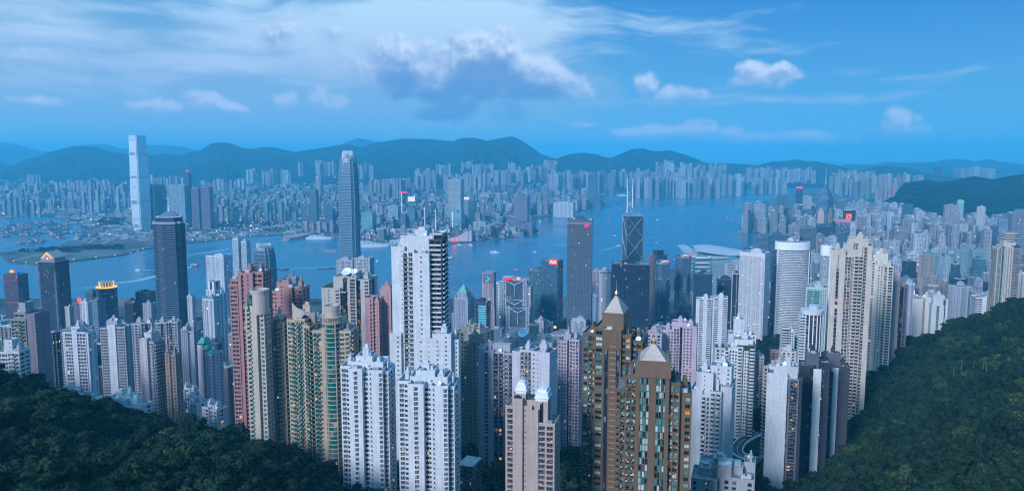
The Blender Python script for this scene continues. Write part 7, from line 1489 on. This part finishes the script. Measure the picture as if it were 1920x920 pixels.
# strings of lights along the far shore and streets
lm = MB(); P = [flat(a, b_, 3) for a, b_ in KOWLOON[2:26]]
for a, b_ in zip(P[:-1], P[1:]):
    L = (b_ - a).length; k = int(L / 55)
    for i in range(k): p = a.lerp(b_, i / max(1, k)) + Vector((rg.uniform(-4, 4), 12 + rg.uniform(0, 30), 0)); s_ = p.y * .0004; lm.box(p.x - s_, p.x + s_, p.y - s_, p.y + s_, 6, 6 + 2 * s_)
for i in range(420):
    px = rg.uniform(0, 1400); py = rg.uniform(362, 455); p = flat(px, py, 3)
    if pin(land, p.x, p.y) and not pin(bas, p.x, p.y): s_ = p.y * .0004 * rg.uniform(.6, 1.5); z = rg.uniform(12, 45); lm.box(p.x - s_, p.x + s_, p.y - s_, p.y + s_, z, z + 2 * s_)
tag(lm.build('shore_lights', M['g_warm']), kind='stuff')
# ================================================================ trees
def leaf_mat(name, c0, c1, c2):
    m, q, p = newmat(name); oi = q.node('ShaderNodeObjectInfo'); T = q.node('ShaderNodeTexCoord').outputs['Object']
    r = oi.outputs['Random']; n1 = q.noise(T, .5, 2); geo = q.node('ShaderNodeNewGeometry')
    col = q.mix(q.mr(r, 0, 1), c0, c1); col = q.mix(q.mr(n1, .45, .7, 0, .7), col, c2)
    patch = q.noise(oi.outputs['Location'], .022, 4, .65); col = q.mix(q.mr(patch, .4, .62), q.mix(1.0, col, (.55, .62, .8), 'MULTIPLY'), q.mix(1.0, col, (1.35, 1.25, 1.0), 'MULTIPLY'))
    col = q.mix(q.m('GREATER_THAN', r, .93), col, tuple(v * f for v, f in zip(c2, (1.35, 1.15, 1.0))))
    col = q.mix(1.0, col, q.mix(q.mr(geo.outputs['Random Per Island'], 0, 1), (.6,) * 3, (1.4,) * 3), 'MULTIPLY')
    q.l.new(col, p.inputs['Base Color']); set_(p, Roughness=.85); p.inputs['Specular IOR Level'].default_value = .08
    return m
M['leaf'] = leaf_mat('broadleaf', (.006, .024, .018), (.012, .038, .019), (.032, .066, .028)); M['core'] = simple('crown_inside', (.010, .022, .012), 1.0, 0, .2); M['bark'] = simple('bark', (.06, .045, .035), .95, 0, .3, 2)
def crown_mesh(seed, R0=4.6, H0=6.0, lumps=15, leaves=900, ls=.62):
    rs = np.random.RandomState(seed); V = []; li = []; mi = []
    L = []
    for i in range(lumps):
        a = rs.uniform(0, 6.28); rr = R0 * .62 * math.sqrt(rs.rand()); z = H0 * (.45 + .62 * rs.rand()) * (1 - .35 * (rr / R0) ** 2); L.append((rr * math.cos(a), rr * math.sin(a), z, R0 * rs.uniform(.28, .50)))
    L.append((0, 0, H0 * .6, R0 * .62))
    for k in range(leaves):
        cx, cy, cz, r = L[rs.randint(len(L))]; d = rs.normal(size=3); d /= np.linalg.norm(d); d[2] = abs(d[2]) * .9 - .15 if rs.rand() < .75 else d[2]
        c_ = np.array([cx, cy, cz]) + d * r * rs.uniform(.86, 1.10) * np.array([1, 1, .82]); nrm = d + rs.normal(size=3) * .55; nrm /= np.linalg.norm(nrm); t = np.cross(nrm, rs.normal(size=3)); t /= np.linalg.norm(t); b_ = np.cross(nrm, t); s = ls * rs.uniform(.6, 1.25)
        k0 = len(V); V += [c_ - t * s * .6, c_ - b_ * s * .45, c_ + t * s * .7, c_ + b_ * s * .45]; li.append((k0, k0 + 1, k0 + 2, k0 + 3)); mi.append(0)
    for (cx, cy, cz, r) in L:      # dense inner foliage, so no daylight shows through a lump
        k0 = len(V); m_ = 7
        for j, (zz, rr) in enumerate(((-.62, .45), (-.1, .74), (.42, .62))):
            for i in range(m_): a = 6.283 * (i + .5 * j) / m_; V.append(np.array([cx + r * rr * math.cos(a), cy + r * rr * math.sin(a), cz + r * zz * .85]))
        V.append(np.array([cx, cy, cz + r * .72])); tp = len(V) - 1
        for j in range(2):
            for i in range(m_): li.append((k0 + j * m_ + i, k0 + j * m_ + (i + 1) % m_, k0 + (j + 1) * m_ + (i + 1) % m_, k0 + (j + 1) * m_ + i)); mi.append(1)
        for i in range(m_): li.append((k0 + 2 * m_ + i, k0 + 2 * m_ + (i + 1) % m_, tp, tp)); mi.append(1)
    lis = []; tot = []
    for f in li:
        if f[2] == f[3]: lis += f[:3]; tot.append(3)
        else: lis += f; tot.append(4)
    return raw_mesh('crown', np.array(V), np.array(lis), np.array(tot), None, [M['leaf'], M['core']], False, np.array(mi))
def trunk_mesh():
    m_ = MB().bar((0, 0, -3), (0, 0, 4), .32, .2, 6)
    for i in range(4): a = i * 1.6 + .3; m_.bar((0, 0, 2.4), (1.8 * math.cos(a), 1.8 * math.sin(a), 5), .13, .06, 5)
    return m_.mesh('trunk', M['bark'])
CROWNS = [crown_mesh(11 + i, 4.3 + .35 * (i % 3), 5.4 + .8 * (i % 4), 13 + i % 4, 900, .74) for i in range(7)]; TRUNK = trunk_mesh()
ROADS = [((1426, 811), (1398, 823), (1386, 834), (1380.5, 845), (1384, 852), (1393, 858), (1406, 862)), ((1700, 655), (1708, 650), (1716, 647), (1724, 645))]
RP = [[hit(*p) for p in r] for r in ROADS]
register()
def near_road(x, y):
    for r in RP:
        for a, b_ in zip(r[:-1], r[1:]):
            ab = Vector((b_.x - a.x, b_.y - a.y)); ap = Vector((x - a.x, y - a.y)); t = max(0, min(1, ap.dot(ab) / max(ab.length_squared, .01)))
            d = (ap - ab * t).length
            if d < 8 or (d < 34 and y < (a.y + ab.y * t)): return True
    return False
CLEAR = [(*hit(1410, 778)[:2], 20), (*hit(1080, 888)[:2], 11)]
TP = []; rg = random.Random(31); Y = 170.0
PA = np.array(PLACED); 
while Y < 1650:
    sp = 7.0 if Y < 900 else 8.5; x = (-330 - CX) / F_PX * Y * 1.06; xe = (2350 - CX) / F_PX * Y * 1.06
    xs_ = np.arange(x, xe, sp); row = []
    zz = terrain(xs_, np.full(len(xs_), Y))
    for x, z0 in zip(xs_, zz):
        if z0 < 34: continue
        xx, yy = x + rg.uniform(-.45, .45) * sp, Y + rg.uniform(-.45, .45) * sp; px, py = proj(xx, yy, z0 + 8)
        if py > 1120 or px < -320 or px > 2340: continue
        if Y > 560 and px < 1300 and rg.random() < .35: continue
        if Y > 1250 and z0 < 45 and px < 1290: continue
        d2 = (PA[:, 0] - xx) ** 2 + (PA[:, 1] - yy) ** 2
        if (d2 < (PA[:, 2] * 1.02 + 3.2) ** 2).any(): continue
        if Y > 430 and near_road(xx, yy): continue
        if any((xx - a) ** 2 + (yy - b_) ** 2 < r * r for a, b_, r in CLEAR): continue
        s = (rg.uniform(.55, 1.1) if rg.random() < .72 else rg.uniform(1.3, 2.0)) * (1.08 if Y < 900 else 1.15)
        nn_ = mnoise.noise(Vector((xx * .03, yy * .03, 1)))
        if nn_ > .25: s *= 1.25
        if nn_ < -.46: continue
        TP.append((xx, yy, z0, s, rg.uniform(0, 6.28), rg.randrange(7), px, py))
    Y += sp
TP.sort(key=lambda t: (0 if 0 < t[6] < 1920 and t[7] < 925 else 1, t[0] ** 2 + t[1] ** 2))
NT_ = 290
def sector(px, Y):
      return ('left wooded slope', 'right wooded slope')[px > 960]
near = TP[:NT_]; near.sort(key=lambda t: t[6]); cnt = {}
for k, (x, y, z, s, rot, v, px, py) in enumerate(near):
    where = sector(px, y); cnt[where] = cnt.get(where, 0) + 1; size = 'small' if s < .75 else ('large' if s > 1.05 else 'medium')
    t = thing('broadleaf_tree', '%s bushy tree, %s from left in the bottom rows of the %s' % (size, ORD(cnt[where]), where), 'tree', (x, y, z - .5), rot, 'nearest trees on the wooded slopes'); t.scale = (s, s, s * (.85 + .3 * ((k * 7) % 5) / 5))
    o = bpy.data.objects.new('crown', CROWNS[v]); COL.objects.link(o); o.parent = t; o = bpy.data.objects.new('trunk', TRUNK); COL.objects.link(o); o.parent = t
# the rest of the wood: one object whose points carry the same crowns
rest = TP[NT_:]; print('TREES', len(TP), len(rest))
col_src = bpy.data.collections.new('crown_sources')
srcs = []
for i, me in enumerate(CROWNS): o = bpy.data.objects.new('crown_source', me); col_src.objects.link(o); srcs.append(o)
me = bpy.data.meshes.new('forest'); me.vertices.add(len(rest)); me.vertices.foreach_set('co', np.array([(t[0], t[1], t[2] - .5) for t in rest], dtype=np.float32).ravel())
for nm, ty, vals in (('sc', 'FLOAT', [t[3] for t in rest]), ('rot', 'FLOAT', [t[4] for t in rest]), ('idx', 'INT', [t[5] for t in rest])): a = me.attributes.new(nm, ty, 'POINT'); a.data.foreach_set('value', vals)
fo = tag(link('forest', me), kind='stuff'); gt = bpy.data.node_groups.new('scatter_crowns', 'GeometryNodeTree'); gt.interface.new_socket('Geometry', in_out='INPUT', socket_type='NodeSocketGeometry'); gt.interface.new_socket('Geometry', in_out='OUTPUT', socket_type='NodeSocketGeometry')
N_ = gt.nodes; Lk = gt.links; gi = N_.new('NodeGroupInput'); go = N_.new('NodeGroupOutput'); iop = N_.new('GeometryNodeInstanceOnPoints'); ci = N_.new('GeometryNodeCollectionInfo'); ci.inputs['Collection'].default_value = col_src; ci.inputs['Separate Children'].default_value = True; ci.inputs['Reset Children'].default_value = True
def named(nm, ty): a = N_.new('GeometryNodeInputNamedAttribute'); a.data_type = ty; a.inputs['Name'].default_value = nm; return [o for o in a.outputs if o.enabled and o.name == 'Attribute'][0]
Lk.new(gi.outputs[0], iop.inputs['Points']); Lk.new(ci.outputs[0], iop.inputs['Instance']); iop.inputs['Pick Instance'].default_value = True; Lk.new(named('idx', 'INT'), iop.inputs['Instance Index'])
cx_ = N_.new('ShaderNodeCombineXYZ'); Lk.new(named('rot', 'FLOAT'), cx_.inputs[2]); Lk.new(cx_.outputs[0], iop.inputs['Rotation']); Lk.new(named('sc', 'FLOAT'), iop.inputs['Scale']); Lk.new(iop.outputs[0], go.inputs[0])
fo.modifiers.new('scatter', 'NODES').node_group = gt
# trees of the far parks: larger crowns on points, one object
pk = []; rg = random.Random(8)
for (x0, x1, y0, y1, n_) in ((150, 230, 462, 468, 90), (186, 232, 410, 424, 150), (35, 150, 466, 474, 110), (700, 760, 402, 418, 130), (810, 850, 352, 372, 120), (780, 800, 348, 368, 60), (905, 955, 425, 436, 90), (930, 965, 408, 420, 60), (340, 620, 415, 436, 160), (560, 660, 395, 410, 60), (400, 460, 345, 352, 60), (490, 560, 345, 360, 100)):
    for _ in range(n_):
        p = flat(rg.uniform(x0, x1), rg.uniform(y0, y1), 3)
        if pin(land, p.x, p.y) and not pin(bas, p.x, p.y): pk.append((p.x, p.y, 2.5, rg.uniform(.9, 1.9), rg.uniform(0, 6), rg.randrange(7)))
me = bpy.data.meshes.new('park_trees'); me.vertices.add(len(pk)); me.vertices.foreach_set('co', np.array([t[:3] for t in pk], dtype=np.float32).ravel())
for nm, ty, vals in (('sc', 'FLOAT', [t[3] for t in pk]), ('rot', 'FLOAT', [t[4] for t in pk]), ('idx', 'INT', [t[5] for t in pk])): a = me.attributes.new(nm, ty, 'POINT'); a.data.foreach_set('value', vals)
po = tag(link('far_park_foliage', me), kind='stuff'); po.modifiers.new('scatter', 'NODES').node_group = gt
# palms on the right-hand slope
def palm_parts():
    tr = MB().bar((0, 0, -2), (.15, 0, 5), .26, .2, 7).bar((.15, 0, 5), (.1, .1, 11), .2, .15, 7).mesh('trunk', simple('palm_bark', (.24, .21, .18), .9))
    m_ = MB(); rg = random.Random(2)
    for i in range(15):
        a = i * 2.4; el = rg.uniform(-.2, .9); p = Vector((.1, .1, 11)); d = Vector((math.cos(a), math.sin(a), el)).normalized()
        side = Vector((-math.sin(a), math.cos(a), 0)); w = .38; prev = p
        for j in range(5):
            q_ = prev + d * .85; w2 = .45 * (1 - j / 5) + .06; m_.face([prev - side * w, prev + side * w, q_ + side * w2, q_ - side * w2]); m_.face([prev - side * w, q_ - side * w2, q_ - side * w2 * .4 - Vector((0, 0, .3)), prev - Vector((0, 0, .1))]); w = w2; prev = q_; d = (d + Vector((0, 0, -.26))).normalized()
    return tr, m_.mesh('crown', leaf_mat('palm_leaf', (.03, .07, .03), (.04, .085, .035), (.06, .11, .04)))
ptr, pcr = palm_parts()
for k, (px, py) in enumerate(((1786, 722), (1824, 715), (1848, 722), (1862, 704), (1867, 702), (1889, 714), (1894, 710), (1906, 698), (1911, 694), (1917, 700), (1842, 708), (1800, 716))):
    p = hit(px, py); s = 1.15 + .1 * (k % 3); t = thing('palm_tree', 'tall palm with pale trunk, %s of twelve from the left on the wooded slope' % ORD(sorted((1786, 1824, 1848, 1862, 1867, 1889, 1894, 1906, 1911, 1917, 1842, 1800)).index(px) + 1), 'palm tree', (p.x, p.y, p.z), k, 'palms on the wooded slope'); t.scale = (s, s, s * 1.25)
    for nm, me_ in (('trunk', ptr), ('crown', pcr)): o = bpy.data.objects.new(nm, me_); COL.objects.link(o); o.parent = t
# ================================================================ roads, pools, gardens between the towers
def ribbon(name, pts, w, lift, mat, off=0.0, kind='structure', thick=0.0):
    S = []
    for a, b_ in zip(pts[:-1], pts[1:]): S += [a.lerp(b_, i / 6) for i in range(6)]
    S.append(pts[-1]); S = [sum((S[max(0, min(len(S) - 1, i + j))] for j in (-3, -2, -1, 0, 1, 2, 3)), Vector()) / 7 for i in range(len(S))]; m_ = MB(); L_ = []
    for i, p in enumerate(S): d = (S[min(i + 1, len(S) - 1)] - S[max(i - 1, 0)]); d.z = 0; d.normalize(); nrm = Vector((-d.y, d.x, 0)); L_.append((p + nrm * (off + w / 2) + Vector((0, 0, lift)), p + nrm * (off - w / 2) + Vector((0, 0, lift))))
    for (a, b_), (c_, d) in zip(L_[:-1], L_[1:]):
        m_.face([b_, d, c_, a])
        if thick: dn = Vector((0, 0, thick)); m_.face([a, c_, c_ - dn, a - dn]); m_.face([d, b_, b_ - dn, d - dn])
    return tag(m_.build(name, mat), kind=kind), S
M['asphalt'] = simple('asphalt', (.055, .058, .065), .9, 0, .2, .5)
for r in RP:
    ribbon('road', r, 8.5, 1.2, M['asphalt'], thick=4); ribbon('road_marking', r, .25, 1.21, M['white'], 0)
    for sgn in (-1, 1): ribbon('kerb', r, .5, 2.0, M['conc'], sgn * 4.5, thick=6)
M['pool'] = simple('pool_water', (.02, .16, .42), .08, 0, .15, .5)
p = hit(1410, 776); t = thing('swimming_pool', 'blue kidney-shaped pool with white deck between white and tan towers', 'swimming pool', (p.x, p.y, p.z)); MB().prism([(x, y) for x, y in circle(0, 0, 13, 18, ry=16)], -6, 1.6).build('deck', M['roof_light'], t); MB().prism([(x + math.sin(y * .3), y) for x, y in circle(-1, -1, 8, 18, ry=9)], 1.6, 1.65).build('pool_water', M['pool'], t)
p = hit(1606, 800); t = thing('pool_podium', 'beige podium terrace with blue pool at the wooded slope edge', 'podium', (p.x, p.y + 14, p.z), R(-24))
MB().box(-13, 17, -14, 16, -14, 6).build('podium_wall', M['tile'], t, (.40, .36, .34)); MB().box(-13.3, 17.3, -14.3, 16.3, 6.01, 6.5).build('deck', M['roof_light'], t); MB().box(0, 9, -5, 11, 6.5, 6.58).build('pool_water', M['pool'], t); MB().box(-13.3, 17.3, -14.4, -13.9, 6.51, 7.6).build('parapet', M['tile'], t, (.42, .38, .36)); MB().box(11, 16, -12, 14, 6.51, 7.4).build('planter', M['leafroof'], t)
p = hit(1628, 744); t = thing('pool_podium', 'cream arcaded podium at the foot of the cream sawtooth tower', 'podium', (p.x, p.y + 6, p.z), R(-24)); MB().box(-12, 12, -8, 8, -8, 4).build('podium_wall', M['tile'], t, (.5, .46, .42)); MB().box(-12.3, 12.3, -8.3, 8.3, 4.01, 4.5).build('deck', M['roof_light'], t); MB().box(-9, 4, -5, 4, 4.5, 4.56).build('pool_water', simple('teal_pool', (.03, .35, .34), .1, 0, .1), t)
p = hit(1080, 890); t = thing('garden_lawn', 'bright green terrace lawn with low hedge between the towers', 'lawn', (p.x, p.y, p.z), R(-10)); MB().box(-12, 12, -9, 9, -5, .6).build('terrace_wall', M['conc'], t, (.3, .32, .3)); MB().box(-11, 11, -8, 8, .6, .66).build('grass', simple('lawn_grass', (.10, .19, .04), .9, 0, .3, .4), t); MB().box(-12, 12, 8.2, 9.4, .61, 2.2).build('hedge', M['leafroof'], t)
p = hit(1418, 890); t = thing('round_podium', 'circular planted podium with warm lit arcade by the grey-white tower', 'podium', (p.x + 4, p.y + 8, p.z)); t.location.z += 3
MB().prism(circle(0, 0, 10, 26), -12, 3).build('podium_wall', M['tile'], t, (.42, .42, .44)); ring(0, 0, 10.4, 3.01, 4.2, .8).build('parapet', M['tile'], t, (.5, .5, .52)); MB().prism(circle(0, 0, 9, 22), 3.01, 3.6).build('planter', M['leafroof'], t); MB().prism(circle(0, 0, 10.15, 26), 0, 1.0, bottom=True).build('lit_arcade', M['g_warm'], t)
p = hit(1738, 632); t = thing('round_podium', 'curved white banded podium on the wooded slope', 'podium', (p.x - 12, p.y - 6, p.z)); m_ = MB()
for k in range(4): m_.prism(circle(0, 0, 16 - k * .3, 24), -9 + k * 4, -7 + k * 4, bottom=True)
m_.build('floor_band', M['white'], t); MB(3, 3).prism(circle(0, 0, 14.5, 24), -12, 6).build('glazing', M['glass'], t)
for k, (px, py, lab) in enumerate(((1722, 620, 'white zigzag-roofed low villas left of the cream slab tower'), (1795, 572, 'white zigzag-roofed terrace houses among trees below the district'))):
    p = hit(px, py + 10); t = thing('terrace_house', lab, 'house', (p.x, p.y, p.z), R(-15)); m_ = MB(3, 3); r_ = MB()
    for i in range(5 + 2 * k): x = (i - 3) * 9; z = 4 + (i % 3) * 3; m_.box(x, x + 8.6, -6 + (i % 2) * 4, 10, -6, z); r_.prism([(x - .3, -6.4 + (i % 2) * 4), (x + 9, -6.4 + (i % 2) * 4), (x + 9, 10.4), (x - .3, 10.4)], z + .01, z + 3.4, [(x + 3, -3), (x + 6, -3), (x + 6, 7), (x + 3, 7)], bottom=True)
    m_.build('wall', M['far'], t, (.6, .6, .62)); r_.build('roof', M['white'], t)
# street lamps that show as warm points
LAMPS = [(303, 766, 'at the slope edge below the brown narrow tower'), (310, 770, 'beside its neighbour below the brown narrow tower'), (318, 764, 'below the green-capped pink tower'), (308, 808, 'alone in the trees of the left slope'), (433, 752, 'beside the tall dusky pink tower'), (604, 905, 'at the foot of the teal glass drum tower'), (632, 902, 'between drum tower and white notched tower'), (597, 912, 'lowest at the foot of the drum tower'), (1772, 625, 'beside the pale grey tower on the slope'), (1776, 632, 'just below its neighbour on the slope')]
for px, py, lab in LAMPS:
    p = hit(px, py); t = thing('street_lamp', 'warm glowing street lamp ' + lab, 'street lamp', (p.x, p.y, p.z - 1)); MB().bar((0, 0, 0), (0, 0, 12), .15).build('pole', M['dark_metal'], t); MB().bar((0, 0, 12), (0, 0, 12.7), .45, .4, 8).build('lamp_head', glow('lamp_glow', srgb(255, 180, 80), 2.2) if 'lamp_glow' not in bpy.data.materials else bpy.data.materials['lamp_glow'], t)
# ================================================================ boats and wakes
M['hull_dark'] = simple('dark_hull', (.04, .05, .08), .5); M['hull_red'] = simple('red_hull', (.35, .06, .05), .5); M['deck'] = simple('boat_deck', (.3, .28, .26), .8); M['hull_white'] = simple('white_hull', (.7, .72, .75), .4, 0, .05); M['cabin_glass'] = M['glass']; M['hull_green'] = simple('green_hull', (.03, .2, .16), .5)
def hull(L, B_, h, bow=.25): return [(-L / 2, -B_ / 2), (L / 2 - L * bow, -B_ / 2), (L / 2 - L * bow * .4, -B_ * .34), (L / 2, 0), (L / 2 - L * bow * .4, B_ * .34), (L / 2 - L * bow, B_ / 2), (-L / 2, B_ / 2)]
def boat(kind, label, cat, px, py, L, B_, h, head, hm, decks=1, extra=None, group='boats in the harbour'):
    p = flat(px, py, 0); t = thing(kind, label, cat, (p.x, p.y, 0), R(head), group); o_ = hull(L, B_, h); MB().prism([(x * .94, y * .85) for x, y in o_], -1, h, o_).build('hull', M[hm], t)
    z = h; ll, bb = L * .62, B_ * .8
    for k in range(decks): MB(4, 3).box(-L * .38, -L * .38 + ll, -bb / 2, bb / 2, z + .02, z + 2.6).build('cabin', M['far_band'], t, (.68, .7, .74)); MB().box(-L * .39, -L * .37 + ll, -bb * .54, bb * .54, z + 2.61, z + 3.0).build('deck', M['hull_white'], t); z += 3; ll *= .86; bb *= .92
    if extra == 'crane': m_ = MB().bar((-L * .05, 0, h), (-L * .05, -B_ * .1, h + L * .9), .9, .5).bar((-L * .4, 0, h), (-L * .05, 0, h + L * .8), .5).bar((-L * .05, 0, h + L * .85), (L * .3, 0, h + L * .35), .35); m_.build('derrick', M['hull_dark'], t); MB().box(-L * .45, -L * .2, -B_ * .35, B_ * .35, h + .02, h + 6).build('wheelhouse', M['tile'], t, (.5, .45, .45))
    if extra == 'funnel': MB().prism(circle(-L * .12, 0, B_ * .16, 10, ry=B_ * .12), z, z + B_ * .5).build('funnel', M['hull_dark'], t); MB().bar((L * .12, 0, z), (L * .12, 0, z + 7), .4).build('mast', M['white'], t)
    if extra == 'cargo':
        m_ = MB()
        for i in range(5): m_.box(-L * .15 + i * L * .1, -L * .15 + i * L * .1 + L * .08, -B_ * .38, B_ * .38, h + .02, h + 3 + i % 2 * 1.5)
        m_.build('cargo_hatch', M['deck'], t)
    return t
boat('cruise_ship', 'white cruise ship moored beside the claw-crowned tower', 'cruise ship', 694, 463, 190, 30, 12, 14, 'hull_white', 5, 'funnel'); boat('cruise_ship', 'white passenger ship with glazed hall at the far pier', 'cruise ship', 600, 448, 130, 28, 9, 6, 'hull_white', 3, 'funnel')
boat('cruise_ship', 'white liner mid-harbour beyond the twin-masted tower', 'cruise ship', 1245, 372, 110, 20, 9, 10, 'hull_white', 4, 'funnel'); boat('cruise_ship', 'pale ship left of the white liner near the far pier', 'cruise ship', 1166, 367, 150, 20, 9, 2, 'hull_white', 2, 'funnel'); boat('cruise_ship', 'pale long ship moored at the far runway pier', 'cruise ship', 1190, 361.5, 160, 20, 9, 2, 'hull_white', 2, 'funnel')
boat('ferry', 'low white ferry crossing below the slim dark office podium', 'ferry', 928, 474, 42, 11, 3, -4, 'hull_white', 2); boat('ferry', 'green and white ferry left of the bank tower', 'ferry', 844, 485, 34, 9, 3, 4, 'hull_green', 2); boat('fast_ferry', 'red and white fast ferry throwing a long wake beside the masted blue tower', 'ferry', 365, 499, 34, 10, 3, 24, 'hull_red', 2)
boat('ferry', 'small ferry ahead of the upper left wake', 'ferry', 258, 507, 20, 6, 2, 178, 'hull_white', 1); boat('ferry', 'white launch near the black-and-white hotel block', 'ferry', 709, 490, 22, 7, 3, 70, 'hull_white', 1); boat('ferry', 'white motor yacht by the promenade tip', 'ferry', 883, 460, 22, 6, 2, 0, 'hull_white', 1); boat('ferry', 'second white motor yacht left by the promenade tip', 'ferry', 861, 459, 22, 6, 2, 0, 'hull_white', 1)
boat('cargo_boat', 'long flat cargo barge with white bow left of the hotel blocks', 'cargo boat', 611, 504, 62, 13, 3, 184, 'hull_dark', 0, 'cargo'); boat('cargo_boat', 'blue-grey cargo barge right of the short claw-crowned tower', 'cargo boat', 529, 505, 46, 12, 3, 4, 'hull_dark', 0, 'cargo'); boat('cargo_boat', 'dark tug with bright cabin above the twin-masted tower base', 'cargo boat', 1152, 444, 34, 14, 4, 80, 'hull_dark', 1, 'crane')
boat('junk_boat', 'small red-decked boat above the frame-fronted bank', 'boat', 968, 508, 20, 7, 3, 0, 'hull_red', 1); boat('ferry', 'small launch with wake right of the square gridded tower', 'ferry', 1160, 461, 18, 6, 2, 20, 'hull_white', 1)
for k, (px, py, L) in enumerate(((1390, 437, 30), (1409, 432, 28), (1416, 434, 34), (1430, 430, 26), (1438, 428, 28), (1424, 437, 30), (1396, 383, 30), (1411, 386, 24), (1375, 386, 24), (1403, 466, 40))): boat('derrick_barge', '%s derrick barge %s from the left off the eastern waterfront' % (('rust-red', 'dark')[k % 2], ORD(sorted([1390, 1409, 1416, 1430, 1438, 1424, 1396, 1411, 1375, 1403]).index(px) + 1)), 'barge', px, py, L, L * .45, 3.5, 20 * k, ('hull_red', 'hull_dark')[k % 2], 0, 'crane', 'derrick barges off the eastern waterfront')
for k, (px, py) in enumerate(((1013, 415), (1165, 392), (1272, 376), (1278, 367), (1233, 412), (1230, 456), (1363, 407), (1372, 411), (1422, 359), (1296, 366), (1003, 473), (1158, 387), (1141, 415), (1141, 416.5))): boat('small_boat', 'tiny boat in open water, %s from the left of those beyond the near towers' % ORD(sorted((1013, 1165, 1272, 1278, 1233, 1230, 1363, 1372, 1422, 1296, 1003, 1158, 1141, 1141.5)).index(px) + 1), 'boat', px, py, 18, 6, 2, k * 37, ('hull_white', 'hull_dark')[k % 2], 1, None, 'tiny boats in the open harbour')
# moored boats of the typhoon shelter
rg = random.Random(4); sh = [(a, b_) for a, b_ in BASIN]; pts = []
for (cx, cy, rx, ry, n_) in ((30, 437, 30, 9, 26), (100, 425, 30, 8, 26), (130, 443, 30, 6, 22), (80, 436, 26, 7, 12), (165, 442, 14, 5, 8), (40, 424, 26, 5, 10), (60, 458, 24, 5, 8)):
    for _ in range(n_): pts.append((cx + rg.uniform(-1, 1) * rx, cy + rg.uniform(-1, 1) * ry))
pts.sort()
k = 0
for (px, py) in pts:
    p = flat(px, py, 0)
    if not pin(bas, p.x, p.y): continue
    k += 1; b = boat('moored_boat', 'moored working boat, %s from the left in the sheltered basin' % ORD(k), 'boat', px, py, rg.uniform(30, 52), rg.uniform(11, 15), 4, rg.uniform(-40, 40), rg.choice(['hull_dark', 'hull_red', 'hull_dark']), 0, rg.choice(['crane', 'cargo', 'crane']), 'boats moored in the sheltered basin'); b.location.z = 3.02
m_, q, p_ = newmat('foam'); T = q.node('ShaderNodeTexCoord').outputs['Object']; f = q.noise(T, .12, 5, .7); tr = q.node('ShaderNodeBsdfTransparent'); mx = q.node('ShaderNodeMixShader'); set_(p_, Base_Color=(.62, .68, .74), Roughness=.7)
uvx = q.sep(q.node('ShaderNodeTexCoord').outputs['UV']); ed = q.m('MULTIPLY', q.m('SUBTRACT', 1.0, q.m('POWER', q.m('ABSOLUTE', q.m('SUBTRACT', q.m('MULTIPLY', uvx[1], 2.0), 1.0)), 2.0)), q.m('SUBTRACT', 1.0, uvx[0]))
q.l.new(q.m('MULTIPLY', q.mr(f, .25, .5), q.m('MULTIPLY', ed, 1.6), clamp=True), mx.inputs[0]); q.l.new(tr.outputs[0], mx.inputs[1]); q.l.new(p_.outputs[0], mx.inputs[2]); q.l.new(mx.outputs[0], q.n['Material Output'].inputs[0]); M['foam'] = m_
def wake(pts, w0, w1):
    m_ = MB(); P = [flat(a, b_, .25) for a, b_ in pts]; S = []; 
    for a, b_ in zip(P[:-1], P[1:]): S += [a.lerp(b_, i / 5) for i in range(5)]
    S.append(P[-1]); n_ = len(S) - 1
    for i in range(n_):
        d = (S[i + 1] - S[i]).normalized(); nr = Vector((-d.y, d.x, 0)); wa = w0 + (w1 - w0) * i / n_; wb = w0 + (w1 - w0) * (i + 1) / n_
        m_.face([S[i] - nr * wa, S[i + 1] - nr * wb, S[i + 1] + nr * wb, S[i] + nr * wa], [(i / n_, 0), ((i + 1) / n_, 0), ((i + 1) / n_, 1), (i / n_, 1)])
    tag(m_.build('wake_foam', M['foam']), kind='stuff')
wake([(360, 500), (340, 505), (318, 511), (290, 518), (255, 526), (215, 531), (180, 536), (130, 546)], 6, 32); wake([(430, 466), (400, 472), (375, 475), (345, 481)], 5, 20); wake([(262, 506.5), (285, 505.5), (300, 504)], 4, 8); wake([(1160, 461), (1140, 466), (1118, 472)], 2, 8); wake([(640, 500), (560, 503), (516, 504)], 2, 12); wake([(1166, 392), (1150, 386)], 2, 4)
# ferry piers
for (pts, z, nm, lab, col) in ((((526, 452), (530, 445), (572, 440), (592, 441), (560, 449), (540, 452)), 9, 'ferry_pier', 'warm lit ferry pier left of the white passenger ship', (.40, .26, .24)), (((722, 456), (790, 449), (812, 453), (740, 463)), 12, 'cruise_terminal', 'long pale cruise terminal pier with roof beams', (.48, .5, .54)), (((605, 472), (632, 470), (632, 474), (608, 475)), 4, 'jetty', 'low grey jetty left of the claw-crowned tower', (.3, .3, .32)), (((1405, 417), (1476, 421), (1478, 424), (1440, 425)), 5, 'breakwater_pier', 'curved white breakwater at the eastern waterfront', (.4, .4, .42))):
    P = [flat(a, b_, 0) for a, b_ in pts]; c_ = sum(P, Vector()) / len(P); t = thing(nm, lab, 'pier', tuple(c_)); ol = [(p.x - c_.x, p.y - c_.y) for p in P]; 
    if sum(a[0] * b_[1] - b_[0] * a[1] for a, b_ in zip(ol, ol[1:] + ol[:1])) < 0: ol = ol[::-1]
    MB().prism(ol, -2, 2.5).build('deck', M['quay'], t); MB(5, 4).prism([(x * .82, y * .82) for x, y in ol], 2.51, 2.5 + z).build('hall', M['far_band'], t, col)
